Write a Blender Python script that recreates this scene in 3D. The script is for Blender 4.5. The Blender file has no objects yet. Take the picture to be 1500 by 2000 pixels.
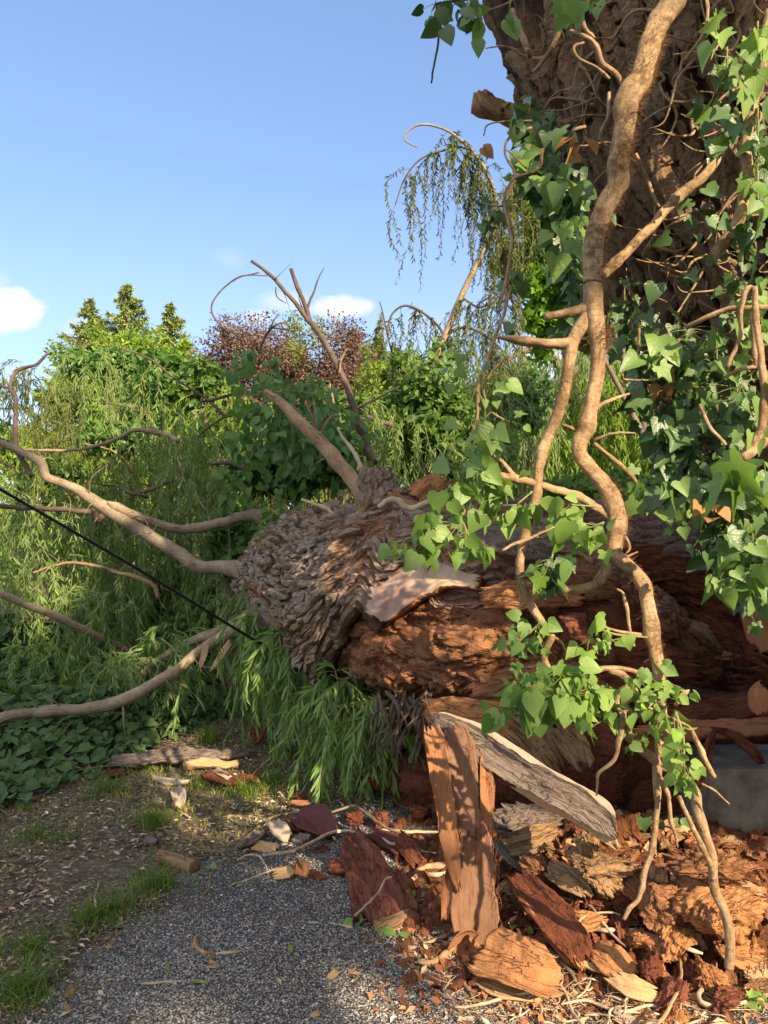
import bpy, math
import numpy as np
from mathutils import Vector

# ------------------------------------------------------------------ camera, light, exposure
sc = bpy.context.scene
COL = sc.collection
EYE = 1.6
FPX = 1570.0
cam_d = bpy.data.cameras.new("camera")
cam = bpy.data.objects.new("camera", cam_d)
COL.objects.link(cam)
cam.location = (0, 0, EYE)
cam.rotation_euler = (math.radians(90), 0, 0)
cam_d.sensor_fit = 'VERTICAL'
cam_d.sensor_height = 36
cam_d.lens = 36 * FPX / 2000
cam_d.clip_start = 0.05
cam_d.clip_end = 2000
sc.camera = cam

SUN_EL, SUN_AZ = math.radians(30), math.radians(35)     # azimuth: right of straight behind the camera
SUN = np.array([math.sin(SUN_AZ) * math.cos(SUN_EL), -math.cos(SUN_AZ) * math.cos(SUN_EL), math.sin(SUN_EL)])
sun_d = bpy.data.lights.new("sun", 'SUN')
sun_d.energy = 4.0
sun_d.angle = math.radians(0.5)
sun_d.color = (1.0, 0.80, 0.56)
sun = bpy.data.objects.new("sun", sun_d)
COL.objects.link(sun)
sun.rotation_euler = Vector(SUN).to_track_quat('Z', 'Y').to_euler()
sun.location = (8, -10, 12)

sc.view_settings.view_transform = 'Standard'
sc.view_settings.look = 'None'
sc.view_settings.exposure = 1.52
sc.view_settings.gamma = 1
sc.render.engine = 'CYCLES'
cy = sc.cycles
cy.max_bounces = 6
cy.diffuse_bounces = 4
cy.glossy_bounces = 2
cy.transmission_bounces = 4
cy.transparent_max_bounces = 4
cy.caustics_reflective = False
cy.caustics_refractive = False
cy.use_denoising = True


def px_dir(px, py):
    return ((px - 750) / FPX, (1000 - py) / FPX)


def make_world():
    w = bpy.data.worlds.new("World")
    sc.world = w
    w.use_nodes = True
    nt = w.node_tree
    nt.nodes.clear()
    N, L = nt.nodes, nt.links
    out = N.new('ShaderNodeOutputWorld')
    bg = N.new('ShaderNodeBackground')
    sky = N.new('ShaderNodeTexSky')
    sky.sky_type = 'NISHITA'
    sky.sun_disc = False
    sky.sun_elevation = SUN_EL
    sky.sun_rotation = math.pi - SUN_AZ
    sky.air_density = 0.8
    sky.dust_density = 0.4
    sky.ozone_density = 6.0
    tc = N.new('ShaderNodeTexCoord')
    sep = N.new('ShaderNodeSeparateXYZ')
    L.new(tc.outputs['Generated'], sep.inputs[0])

    def m(op, a, b=None, c=None, clamp=False):
        n = N.new('ShaderNodeMath'); n.operation = op; n.use_clamp = clamp
        for i, v in enumerate((a, b, c)):
            if v is None: continue
            if isinstance(v, (int, float)): n.inputs[i].default_value = v
            else: L.new(v, n.inputs[i])
        return n.outputs[0]
    yy = m('MAXIMUM', sep.outputs[1], 0.05)
    u = m('DIVIDE', sep.outputs[0], yy)
    v = m('DIVIDE', sep.outputs[2], yy)
    comb = N.new('ShaderNodeCombineXYZ')
    L.new(u, comb.inputs[0]); L.new(v, comb.inputs[1])
    no = N.new('ShaderNodeTexNoise')
    no.inputs['Scale'].default_value = 9
    no.inputs['Detail'].default_value = 7
    no.inputs['Roughness'].default_value = 0.6
    L.new(comb.outputs[0], no.inputs['Vector'])
    nz = m('SUBTRACT', no.outputs[0], 0.5)
    total = None
    for (px, py, rx, ry, dens, soft) in [(25, 605, 78, 48, 1.0, 2.6), (668, 602, 72, 30, 1.0, 2.6), (560, 590, 70, 24, .5, 1.3),
                                         (440, 505, 60, 30, .22, 1.0), (160, 640, 60, 30, .55, 1.3), (500, 620, 40, 22, .6, 1.5),
                                         (1050, 700, 90, 60, .9, 1.3), (20, 720, 60, 10, .5, 1.2), (850, 640, 200, 70, .28, .8),
                                         (-120, 560, 150, 60, .9, 1.5), (2000, 300, 300, 120, .9, 1.5)]:
        cx, cz = px_dir(px, py)
        a = m('DIVIDE', m('SUBTRACT', u, cx), rx / FPX)
        b = m('DIVIDE', m('SUBTRACT', v, cz), ry / FPX)
        d = m('SQRT', m('ADD', m('MULTIPLY', a, a), m('MULTIPLY', b, b)))
        k = m('SUBTRACT', m('ADD', 1.0, m('MULTIPLY', nz, 2.4)), d)
        k = m('MULTIPLY', m('MULTIPLY', k, soft, clamp=True), dens)
        total = k if total is None else m('MAXIMUM', total, k)
    # thin high veil low over the horizon
    veil = m('MULTIPLY', m('SUBTRACT', 0.40, v, clamp=True), 0.55)
    total = m('MAXIMUM', total, veil)
    total = m('MULTIPLY', total, m('GREATER_THAN', sep.outputs[1], 0.06))
    mix = N.new('ShaderNodeMixRGB')
    L.new(total, mix.inputs[0])
    gm = N.new('ShaderNodeGamma')
    gm.inputs[1].default_value = 0.65
    L.new(sky.outputs[0], gm.inputs[0])
    tint = N.new('ShaderNodeMixRGB'); tint.blend_type = 'MULTIPLY'; tint.inputs[0].default_value = 1
    tint.inputs[2].default_value = (1.01, 1.03, 1.12, 1)
    L.new(gm.outputs[0], tint.inputs[1])
    L.new(tint.outputs[0], mix.inputs[1])
    mix.inputs[2].default_value = (2.75, 2.75, 2.8, 1)
    # bright cloud cover added out of view, overhead and behind, to fill the shade
    cn = N.new('ShaderNodeTexNoise')
    cn.inputs['Scale'].default_value = 2.6
    cn.inputs['Detail'].default_value = 6
    L.new(tc.outputs['Generated'], cn.inputs['Vector'])
    zone = m('MAXIMUM', m('MULTIPLY', m('SUBTRACT', -0.02, sep.outputs[1]), 4, clamp=True), m('MULTIPLY', m('SUBTRACT', sep.outputs[2], .66), 5, clamp=True))
    zone = m('MULTIPLY', zone, m('MULTIPLY', m('ADD', sep.outputs[2], .02), 8, clamp=True))
    cover = m('MULTIPLY', m('MULTIPLY', m('SUBTRACT', cn.outputs[0], .40), 7, clamp=True), zone)
    mix2 = N.new('ShaderNodeMixRGB')
    L.new(cover, mix2.inputs[0])
    L.new(mix.outputs[0], mix2.inputs[1])
    mix2.inputs[2].default_value = (4.3, 4.2, 4.1, 1)
    L.new(mix2.outputs[0], bg.inputs[0])
    bg.inputs[1].default_value = 0.138
    L.new(bg.outputs[0], out.inputs[0])


make_world()

# ------------------------------------------------------------------ geometry helpers
rng = np.random.default_rng(7)
rad = math.radians


def P(px, py, Y):
    return np.array([(px - 750) / FPX * Y, Y, EYE + (1000 - py) / FPX * Y])


def G(px, py, z=0.0):
    Y = (EYE - z) * FPX / (py - 1000)
    return np.array([(px - 750) / FPX * Y, Y, z])


def PP(rows):
    return np.array([P(*r[:3]) for r in rows]), [r[3] * r[2] / FPX for r in rows]


def _h(ix, iy, iz, seed):
    x = (ix.astype(np.int64) * 73856093) ^ (iy.astype(np.int64) * 19349663) ^ (iz.astype(np.int64) * 83492791) ^ (seed * 2654435761)
    x = x & 0xffffffff
    x = ((x ^ (x >> 16)) * 0x45d9f3b) & 0xffffffff
    x = ((x ^ (x >> 16)) * 0x45d9f3b) & 0xffffffff
    x = x ^ (x >> 16)
    return x / 4294967295.0


def vnoise(p, seed=0):
    p = np.asarray(p, float)
    i = np.floor(p).astype(np.int64); f = p - i
    f = f * f * f * (f * (f * 6 - 15) + 10)
    r = 0
    for a in (0, 1):
        for b in (0, 1):
            for c in (0, 1):
                w = (f[..., 0] if a else 1 - f[..., 0]) * (f[..., 1] if b else 1 - f[..., 1]) * (f[..., 2] if c else 1 - f[..., 2])
                r = r + w * _h(i[..., 0] + a, i[..., 1] + b, i[..., 2] + c, seed)
    return r * 2 - 1


def fbm(p, oct=4, seed=0, gain=.5):
    r, a, s = 0, 1., 0
    for k in range(oct):
        r = r + a * vnoise(np.asarray(p) * 2.03 ** k + 17.3 * k, seed + k); s += a; a *= gain
    return r / s


def worley(p, seed=0):
    p = np.asarray(p, float)
    i = np.floor(p).astype(np.int64)
    f1 = np.full(p.shape[:-1], 9.); f2 = f1.copy(); cid = np.zeros(p.shape[:-1])
    for a in (-1, 0, 1):
        for b in (-1, 0, 1):
            for c in (-1, 0, 1):
                j = i + np.array([a, b, c])
                q = np.stack([j[..., k] + .1 + .8 * _h(j[..., 0], j[..., 1], j[..., 2], seed + 11 * k + 1) for k in range(3)], -1)
                d = np.linalg.norm(q - p, axis=-1)
                near = d < f1
                f2 = np.where(near, f1, np.minimum(f2, d))
                cid = np.where(near, _h(j[..., 0], j[..., 1], j[..., 2], seed + 77), cid)
                f1 = np.where(near, d, f1)
    return f1, f2, cid


def unit(v):
    v = np.asarray(v, float)
    return v / np.maximum(np.linalg.norm(v, axis=-1, keepdims=True), 1e-9)


LOC = {}


def props(o, label=None, cat=None, group=None, kind=None):
    if label: o['label'] = label
    if cat: o['category'] = cat
    if group: o['group'] = group
    if kind or cat: o['kind'] = kind or 'thing'
    return o


def thing(name, label, cat, loc, group=None):
    o = bpy.data.objects.new(name, None)
    o.empty_display_size = .1
    COL.objects.link(o)
    o.location = tuple(float(c) for c in loc)
    LOC[o.name] = np.array(loc, float)
    return props(o, label, cat, group)


def mk(name, V, F, mat, parent=None, smooth=True, attrs=None, matidx=None):
    """one mesh object; F: list of int arrays (n,3) / (n,4); V in world coordinates"""
    V = np.asarray(V, float)
    F = [np.asarray(f) for f in F if len(f)]
    if parent is not None:
        org = LOC[parent.name]
    else:
        lo, hi = V.min(0), V.max(0)
        org = np.array([(lo[0] + hi[0]) / 2, (lo[1] + hi[1]) / 2, lo[2]])
    me = bpy.data.meshes.new(name)
    me.vertices.add(len(V))
    me.vertices.foreach_set('co', (V - org).astype(np.float32).ravel())
    loops = np.concatenate([f.ravel() for f in F])
    tot = np.concatenate([np.full(len(f), f.shape[1]) for f in F])
    start = np.concatenate([[0], np.cumsum(tot)[:-1]])
    me.loops.add(len(loops))
    me.loops.foreach_set('vertex_index', loops.astype(np.int32))
    me.polygons.add(len(tot))
    me.polygons.foreach_set('loop_start', start.astype(np.int32))
    me.polygons.foreach_set('loop_total', tot.astype(np.int32))
    mats = mat if isinstance(mat, (list, tuple)) else [mat]
    for mm in mats: me.materials.append(mm)
    if matidx is not None:
        me.polygons.foreach_set('material_index', np.asarray(matidx, np.int32))
    me.polygons.foreach_set('use_smooth', np.full(len(tot), smooth))
    for k, a in (attrs or {}).items():
        a = np.asarray(a, np.float32)
        if a.ndim == 1:
            at = me.attributes.new(k, 'FLOAT', 'POINT'); at.data.foreach_set('value', a)
        else:
            at = me.attributes.new(k, 'FLOAT_VECTOR', 'POINT'); at.data.foreach_set('vector', a.ravel())
    me.update(calc_edges=True)
    me.validate()
    o = bpy.data.objects.new(name, me)
    COL.objects.link(o)
    if parent is not None:
        o.parent = parent
        LOC[o.name] = org
    else:
        o.location = tuple(float(c) for c in org)
        LOC[o.name] = org
    return o


def cat_rom(pts, vals, step):
    """resample a polyline through PTS smoothly; vals: list of per-point scalars/arrays"""
    pts = np.asarray(pts, float)
    n = len(pts)
    if n == 2:
        k = max(2, int(np.linalg.norm(pts[1] - pts[0]) / step))
        t = np.linspace(0, 1, k + 1)[:, None]
        return pts[0] * (1 - t) + pts[1] * t, [np.asarray(v[0]) * (1 - t[:, 0]) + np.asarray(v[1]) * t[:, 0] for v in vals]
    ext = np.vstack([2 * pts[0] - pts[1], pts, 2 * pts[-1] - pts[-2]])
    outp, outv = [], [[] for _ in vals]
    for i in range(n - 1):
        p0, p1, p2, p3 = ext[i:i + 4]
        k = max(1, int(np.ceil(np.linalg.norm(p2 - p1) / step)))
        t = (np.arange(k) / k)[:, None]
        outp.append(.5 * (2 * p1 + (p2 - p0) * t + (2 * p0 - 5 * p1 + 4 * p2 - p3) * t ** 2 + (3 * p1 - p0 - 3 * p2 + p3) * t ** 3))
        s = t[:, 0] * t[:, 0] * (3 - 2 * t[:, 0])
        for j, v in enumerate(vals):
            outv[j].append(v[i] * (1 - s) + v[i + 1] * s)
    outp.append(pts[-1:])
    for j, v in enumerate(vals): outv[j].append(np.array([v[-1]]))
    return np.vstack(outp), [np.concatenate(v) for v in outv]


def frames(C):
    T = unit(np.gradient(C, axis=0))
    ref = np.array([0, 0, 1.]) if abs(T[0][2]) < .8 else np.array([0, 1., 0])
    A = np.zeros_like(C)
    a = unit(ref - T[0] * np.dot(ref, T[0]))
    for i in range(len(C)):
        a = a - T[i] * np.dot(a, T[i]); a = a / max(np.linalg.norm(a), 1e-9)
        A[i] = a
    return T, A, np.cross(T, A)


def grid_faces(nu, nv, wrap=False):
    i = np.arange(nu - 1)[:, None]; j = np.arange(nv if wrap else nv - 1)[None, :]
    j2 = (j + 1) % nv
    return np.stack([i * nv + j, i * nv + j2, (i + 1) * nv + j2, (i + 1) * nv + j], -1).reshape(-1, 4)


def tube(pts, rad, ns=10, step=.05, rough=.12, knob=0., seed=0, freq=None, wob=0., flute=0.):
    if knob >= .3: flute = flute or .07
    """a tapering, slightly lumpy limb. returns V, [quads, tris], tuv"""
    C, (R,) = cat_rom(pts, [np.asarray(rad, float)], step)
    if wob:
        L = np.concatenate([[0], np.cumsum(np.linalg.norm(np.diff(C, axis=0), axis=1))])
        q = np.stack([L / (wob * 12), np.full_like(L, seed * 3.1), L * 0], -1)
        C = C + wob * np.stack([fbm(q + k * 9.7, 3, seed) for k in range(3)], -1)
    T, A, B = frames(C)
    L = np.concatenate([[0], np.cumsum(np.linalg.norm(np.diff(C, axis=0), axis=1))])
    th = np.arange(ns) / ns * 2 * np.pi
    D = A[:, None, :] * np.cos(th)[None, :, None] + B[:, None, :] * np.sin(th)[None, :, None]
    rm = float(np.mean(R))
    f = freq or .45 / max(rm, 1e-4)
    S = C[:, None, :] + D * rm
    rr = R[:, None] * (1 + rough * fbm(S * f * np.array([1, 1, 1.]), 3, seed + 5))
    if knob: rr = rr * (1 + knob * np.maximum(0, fbm(S * f * .5, 2, seed + 9) - .15) * 2)
    if flute: rr = rr * (1 + flute * np.sin(th * 3 + seed + fbm(np.stack([L, L * 0, L * 0], -1) * 2, 2, seed)[:, None] * 3))
    V = C[:, None, :] + D * rr[..., None]
    n = len(C)
    V2 = V.reshape(-1, 3)
    tuv = np.stack([np.broadcast_to(th * rm, (n, ns)), np.broadcast_to(L[:, None], (n, ns)), np.full((n, ns), (seed * .618) % 1)], -1).reshape(-1, 3)
    Q = grid_faces(n, ns, True)
    V2 = np.vstack([V2, C[0], C[-1]])
    tuv = np.vstack([tuv, tuv[0], tuv[-1]])
    j = np.arange(ns); j2 = (j + 1) % ns
    T0 = np.stack([np.full(ns, len(V2) - 2), j2, j], -1)
    T1 = np.stack([np.full(ns, len(V2) - 1), (n - 1) * ns + j, (n - 1) * ns + j2], -1)
    return V2, [Q, np.vstack([T0, T1])], tuv


def join(parts):
    """parts: list of (V, [faces...], tuv) -> one"""
    Vs, F3, F4, U, o = [], [], [], [], 0
    for V, F, t in parts:
        Vs.append(V); U.append(t)
        for f in F:
            if len(f): (F3 if f.shape[1] == 3 else F4).append(f + o)
        o += len(V)
    F = []
    if F4: F.append(np.vstack(F4))
    if F3: F.append(np.vstack(F3))
    return np.vstack(Vs), F, np.vstack(U)


def limb(name, rows, mat, parent=None, ns=12, step=.05, seed=0, **kw):
    """rows: (px, py, depth, radius_px)"""
    pts, rad = PP(rows)
    V, F, t = tube(pts, rad, ns, step, seed=seed, **kw)
    return mk(name, V, F, mat, parent, attrs={'tuv': t})


# leaf templates: x across, y to the tip, z normal
def _tmpl(half, mid, fold, bend):
    """half: outline points on the +x side from base to tip (x>0); mid: midrib ys; returns V,T"""
    ys = [0.0] + list(mid) + [1.0]
    V = [(0, y, 0) for y in ys]
    nm = len(V)
    V += [(x, y, 0) for x, y in half]
    V += [(-x, y, 0) for x, y in half]
    T = []
    k = len(half)
    for side in (0, 1):
        off = nm + side * k
        m = 0
        for q in range(k - 1):
            # advance midrib while its y is below the outline's
            while m < nm - 2 and ys[m + 1] <= (half[q][1] + half[q + 1][1]) / 2:
                tri = (m, m + 1, off + q)
                T.append(tri if not side else tri[::-1]); m += 1
            tri = (m, off + q + 1, off + q)
            T.append(tri if not side else tri[::-1])
        while m < nm - 1:
            tri = (m, m + 1, off + k - 1)
            T.append(tri if not side else tri[::-1]); m += 1
    V = np.array(V, float)
    V[:, 2] = fold * np.abs(V[:, 0]) - bend * V[:, 1] ** 2
    return V, np.array(T)


IVY = _tmpl([(.20, -.13), (.40, -.08), (.53, .12), (.42, .33), (.33, .48), (.17, .74)], [.3, .6], .28, .18)
IVY2 = _tmpl([(.16, -.10), (.34, .0), (.46, .25), (.36, .55), (.18, .80)], [.35, .65], .22, .25)
IVY3 = _tmpl([(.22, -.16), (.46, -.16), (.50, .02), (.40, .14), (.58, .40), (.36, .44), (.24, .52), (.13, .78)], [.25, .5], .30, .12)
BROAD = _tmpl([(.25, .05), (.36, .35), (.22, .75)], [.5], .25, .15)
WILL = _tmpl([(.045, .15), (.075, .45), (.045, .8)], [.5], .4, .15)
TINY = (np.array([(0, 0, 0), (.28, .5, .05), (0, 1, -.06), (-.28, .5, .05)], float), np.array([(0, 1, 2), (0, 2, 3)]))
NEED = (np.array([(0, 0, 0), (.11, .4, .02), (0, 1, -.05), (-.11, .4, .02)], float), np.array([(0, 1, 2), (0, 2, 3)]))


def leaves(tmpl, pos, tip, nrm, size, rnd=None, wid=1.0):
    TV, TT = tmpl
    pos = np.asarray(pos, float); n = len(pos)
    y = unit(tip)
    z = nrm - y * np.sum(nrm * y, -1, keepdims=True); z = unit(z)
    x = np.cross(y, z)
    s = np.broadcast_to(np.asarray(size, float), (n,))[:, None, None]
    w = np.broadcast_to(np.asarray(wid, float), (n,))[:, None, None]
    # individual warp: curl differs from leaf to leaf
    curl = rng.normal(0, .45, n)[:, None, None]
    tw = rng.normal(0, .35, n)[:, None, None]
    zz = TV[None, :, 2:3] * (1 + 1.5 * curl) + curl * .35 * TV[None, :, 1:2] ** 2 + tw * TV[None, :, 0:1] * TV[None, :, 1:2]
    V = pos[:, None] + s * (x[:, None] * TV[None, :, 0:1] * w + y[:, None] * TV[None, :, 1:2] + z[:, None] * zz)
    k = len(TV)
    T = (TT[None] + (np.arange(n) * k)[:, None, None]).reshape(-1, 3)
    if rnd is None: rnd = rng.random(n)
    tuv = np.concatenate([np.broadcast_to(TV[None, :, :2], (n, k, 2)), np.broadcast_to(np.asarray(rnd)[:, None, None], (n, k, 1))], -1)
    return V.reshape(-1, 3), [T], tuv.reshape(-1, 3)


def mkleaves(name, parts, mat, parent=None, smooth=False):
    V, F, t = join(parts) if isinstance(parts, list) else parts
    return mk(name, V, F, mat, parent, smooth, attrs={'tuv': t})


def rand_dirs(n):
    return unit(rng.normal(size=(n, 3)))


# ------------------------------------------------------------------ materials
class NT:
    def __init__(s, name):
        s.mat = bpy.data.materials.new(name)
        s.mat.use_nodes = True
        s.nt = s.mat.node_tree
        s.nt.nodes.clear()
        s.out = s.n('ShaderNodeOutputMaterial')

    def n(s, t, **kw):
        n = s.nt.nodes.new(t)
        for k, v in kw.items(): setattr(n, k, v)
        return n

    def set(s, sock, v):
        if v is None: return
        if isinstance(v, bpy.types.NodeSocket): s.nt.links.new(v, sock)
        elif isinstance(v, (tuple, list)) and len(v) == 3 and sock.type == 'RGBA': sock.default_value = (*v, 1)
        else: sock.default_value = v

    def m(s, op, a, b=None, c=None, clamp=False):
        n = s.n('ShaderNodeMath', operation=op, use_clamp=clamp)
        for i, v in enumerate((a, b, c)): s.set(n.inputs[i], v)
        return n.outputs[0]

    def obj(s):
        return s.n('ShaderNodeTexCoord').outputs['Object']

    def attr(s, name):
        n = s.n('ShaderNodeAttribute', attribute_name=name)
        return n

    def scale(s, vec, sc3, rot=None):
        n = s.n('ShaderNodeMapping')
        s.set(n.inputs['Vector'], vec); n.inputs['Scale'].default_value = sc3
        if rot: n.inputs['Rotation'].default_value = rot
        return n.outputs[0]

    def noise(s, vec, scale, detail=4, rough=.55, dist=0):
        n = s.n('ShaderNodeTexNoise')
        s.set(n.inputs['Vector'], vec); s.set(n.inputs['Scale'], scale)
        n.inputs['Detail'].default_value = detail; n.inputs['Roughness'].default_value = rough
        n.inputs['Distortion'].default_value = dist
        return n.outputs[0]

    def vor(s, vec, scale, feature='F1', out='Distance', rand=1.0):
        n = s.n('ShaderNodeTexVoronoi', feature=feature)
        s.set(n.inputs['Vector'], vec); s.set(n.inputs['Scale'], scale)
        n.inputs['Randomness'].default_value = rand
        return n.outputs[out]

    def ramp(s, fac, stops, interp='LINEAR'):
        n = s.n('ShaderNodeValToRGB')
        n.color_ramp.interpolation = interp
        e = n.color_ramp.elements
        while len(e) < len(stops): e.new(0.5)
        for k, (p, c) in enumerate(stops):
            e[k].position = p
            e[k].color = (*c, 1) if not isinstance(c, (int, float)) else (c, c, c, 1)
        s.set(n.inputs[0], fac)
        return n.outputs[0]

    def mix(s, fac, a, b, mode='MIX'):
        n = s.n('ShaderNodeMixRGB', blend_type=mode)
        s.set(n.inputs[0], fac); s.set(n.inputs[1], a); s.set(n.inputs[2], b)
        return n.outputs[0]

    def bump(s, h, strength, dist, normal=None):
        n = s.n('ShaderNodeBump')
        s.set(n.inputs['Height'], h); n.inputs['Strength'].default_value = strength; n.inputs['Distance'].default_value = dist
        if normal is not None: s.set(n.inputs['Normal'], normal)
        return n.outputs[0]

    def bsdf(s, color, rough=.8, normal=None, spec=.3):
        b = s.n('ShaderNodeBsdfPrincipled')
        s.set(b.inputs['Base Color'], color); s.set(b.inputs['Roughness'], rough)
        s.set(b.inputs['Specular IOR Level'], spec)
        if normal is not None: s.set(b.inputs['Normal'], normal)
        return b.outputs[0]

    def done(s, sh):
        s.nt.links.new(sh, s.out.inputs['Surface'])
        return s.mat


def leaf_mat(name, cols, trans, tw=.35, rough=.45, spec=.4, veins=False, back=None, obj_var=0.0):
    if cols[0][1] > cols[0][0]:
        cols = [(r * 1.04, g * 1.04, b * .55) for r, g, b in cols]
        back = (back[0], back[1], back[2] * .7) if back else None
    spec = spec * .7
    t = NT(name)
    a = t.attr('tuv')
    sep = t.n('ShaderNodeSeparateXYZ'); t.set(sep.inputs[0], a.outputs['Vector'])
    k = len(cols)
    col = t.ramp(sep.outputs[2], [(i / (k - 1), c) for i, c in enumerate(cols)])
    big = t.noise(t.obj(), 1.3, 2)
    col = t.mix(t.m('MULTIPLY', t.m('SUBTRACT', big, .35, clamp=True), 1.0), col, t.mix(1, col, (1.25, 1.2, .8), 'MULTIPLY'))
    nrm = None
    if veins:
        x = t.m('ABSOLUTE', sep.outputs[0]); y = sep.outputs[1]
        ang = t.m('ARCTAN2', x, t.m('ADD', y, .03))
        r = t.m('SQRT', t.m('ADD', t.m('MULTIPLY', x, x), t.m('MULTIPLY', y, y)))
        f = None
        for a0 in (0.0, .62, 1.35):
            d = t.m('MULTIPLY', t.m('ABSOLUTE', t.m('SUBTRACT', ang, a0)), r)
            v = t.m('SUBTRACT', 1, t.m('DIVIDE', d, .014), clamp=True)
            f = v if f is None else t.m('MAXIMUM', f, v)
        # side veins
        s2 = t.m('SINE', t.m('MULTIPLY', t.m('SUBTRACT', y, t.m('MULTIPLY', x, .9)), 42))
        s2 = t.m('MULTIPLY', t.m('SUBTRACT', s2, .86, clamp=True), 3.5)
        f = t.m('MAXIMUM', f, t.m('MULTIPLY', s2, .5))
        col = t.mix(t.m('MULTIPLY', f, .55), col, t.mix(.5, col, (.35, .5, .18)))
        nn = t.noise(t.scale(a.outputs['Vector'], (6, 6, 30)), 3, 3)
        nrm = t.bump(t.m('ADD', nn, t.m('MULTIPLY', f, .6)), .35, .004)
    geo = t.n('ShaderNodeNewGeometry')
    if back:
        col = t.mix(t.m('MULTIPLY', geo.outputs['Backfacing'], .75), col, back)
    b = t.bsdf(col, rough, nrm, spec)
    tr = t.n('ShaderNodeBsdfTranslucent')
    t.set(tr.inputs['Color'], t.mix(1, t.mix(.4, col, (.2, .3, .08)), trans, 'MULTIPLY') if False else trans)
    mx = t.n('ShaderNodeMixShader'); mx.inputs[0].default_value = tw
    t.nt.links.new(b, mx.inputs[1]); t.nt.links.new(tr.outputs[0], mx.inputs[2])
    return t.done(mx.outputs[0])


M = {}
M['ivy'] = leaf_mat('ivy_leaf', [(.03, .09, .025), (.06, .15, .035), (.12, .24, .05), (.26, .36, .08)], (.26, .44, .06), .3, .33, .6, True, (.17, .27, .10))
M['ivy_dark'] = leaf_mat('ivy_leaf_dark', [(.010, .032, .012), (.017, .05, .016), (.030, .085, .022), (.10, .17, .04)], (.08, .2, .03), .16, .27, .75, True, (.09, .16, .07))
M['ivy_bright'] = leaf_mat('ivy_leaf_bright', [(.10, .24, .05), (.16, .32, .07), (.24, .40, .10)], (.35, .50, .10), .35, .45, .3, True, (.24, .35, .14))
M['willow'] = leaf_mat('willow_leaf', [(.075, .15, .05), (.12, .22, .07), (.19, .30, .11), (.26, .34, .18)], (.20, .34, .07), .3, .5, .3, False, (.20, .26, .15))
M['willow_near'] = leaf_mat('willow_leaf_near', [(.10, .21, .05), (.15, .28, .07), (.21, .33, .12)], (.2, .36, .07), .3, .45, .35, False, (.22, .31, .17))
M['willow_sun'] = leaf_mat('willow_leaf_sunlit', [(.12, .23, .05), (.19, .31, .07), (.29, .38, .11)], (.28, .42, .08), .35, .55, .3)  # lighter copy of the willow leaf, sunlit tone put into the colour
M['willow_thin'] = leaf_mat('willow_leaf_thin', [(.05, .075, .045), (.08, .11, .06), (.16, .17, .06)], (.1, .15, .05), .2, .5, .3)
M['broad'] = leaf_mat('broad_leaf', [(.025, .08, .025), (.045, .13, .035), (.10, .22, .05)], (.14, .32, .05), .3, .38, .45, False, (.12, .22, .08))
M['shrub'] = leaf_mat('shrub_leaf', [(.045, .105, .04), (.085, .165, .06), (.16, .24, .09)], (.17, .28, .06), .35, .45, .35)
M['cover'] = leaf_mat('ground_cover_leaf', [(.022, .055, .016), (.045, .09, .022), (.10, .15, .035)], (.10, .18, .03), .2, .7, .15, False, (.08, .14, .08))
M['copper'] = leaf_mat('copper_beech_leaf', [(.09, .055, .045), (.145, .095, .072), (.21, .155, .10)], (.22, .09, .06), .25, .5, .3)
M['spruce'] = leaf_mat('spruce_needle', [(.15, .20, .13), (.23, .29, .17), (.32, .37, .21)], (.2, .26, .08), .15, .6, .2)
M['pale_tree'] = leaf_mat('pale_tree_leaf', [(.10, .19, .05), (.17, .27, .06), (.24, .32, .07)], (.3, .42, .08), .3, .55, .25)
M['olive_tree'] = leaf_mat('olive_tree_leaf', [(.10, .15, .04), (.17, .22, .05), (.24, .27, .07)], (.25, .3, .06), .3, .55, .25)
M['dark_tree'] = leaf_mat('dark_tree_leaf', [(.03, .08, .035), (.05, .12, .045), (.09, .17, .05)], (.1, .2, .04), .25, .55, .25)
M['maple'] = leaf_mat('maple_leaf', [(.06, .15, .03), (.10, .22, .035), (.17, .31, .045)], (.28, .48, .05), .4, .45, .3)
M['grass'] = leaf_mat('grass_blade', [(.06, .11, .03), (.10, .16, .045), (.22, .24, .10)], (.2, .36, .05), .3, .5, .3)
M['drygrass'] = leaf_mat('dry_grass_blade', [(.14, .20, .06), (.24, .26, .11), (.36, .32, .18)], (.25, .28, .1), .25, .6, .2)
M['brown_leaf'] = leaf_mat('dead_leaf', [(.24, .11, .045), (.35, .18, .07), (.45, .27, .12)], (.4, .2, .07), .25, .6, .2)


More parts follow.
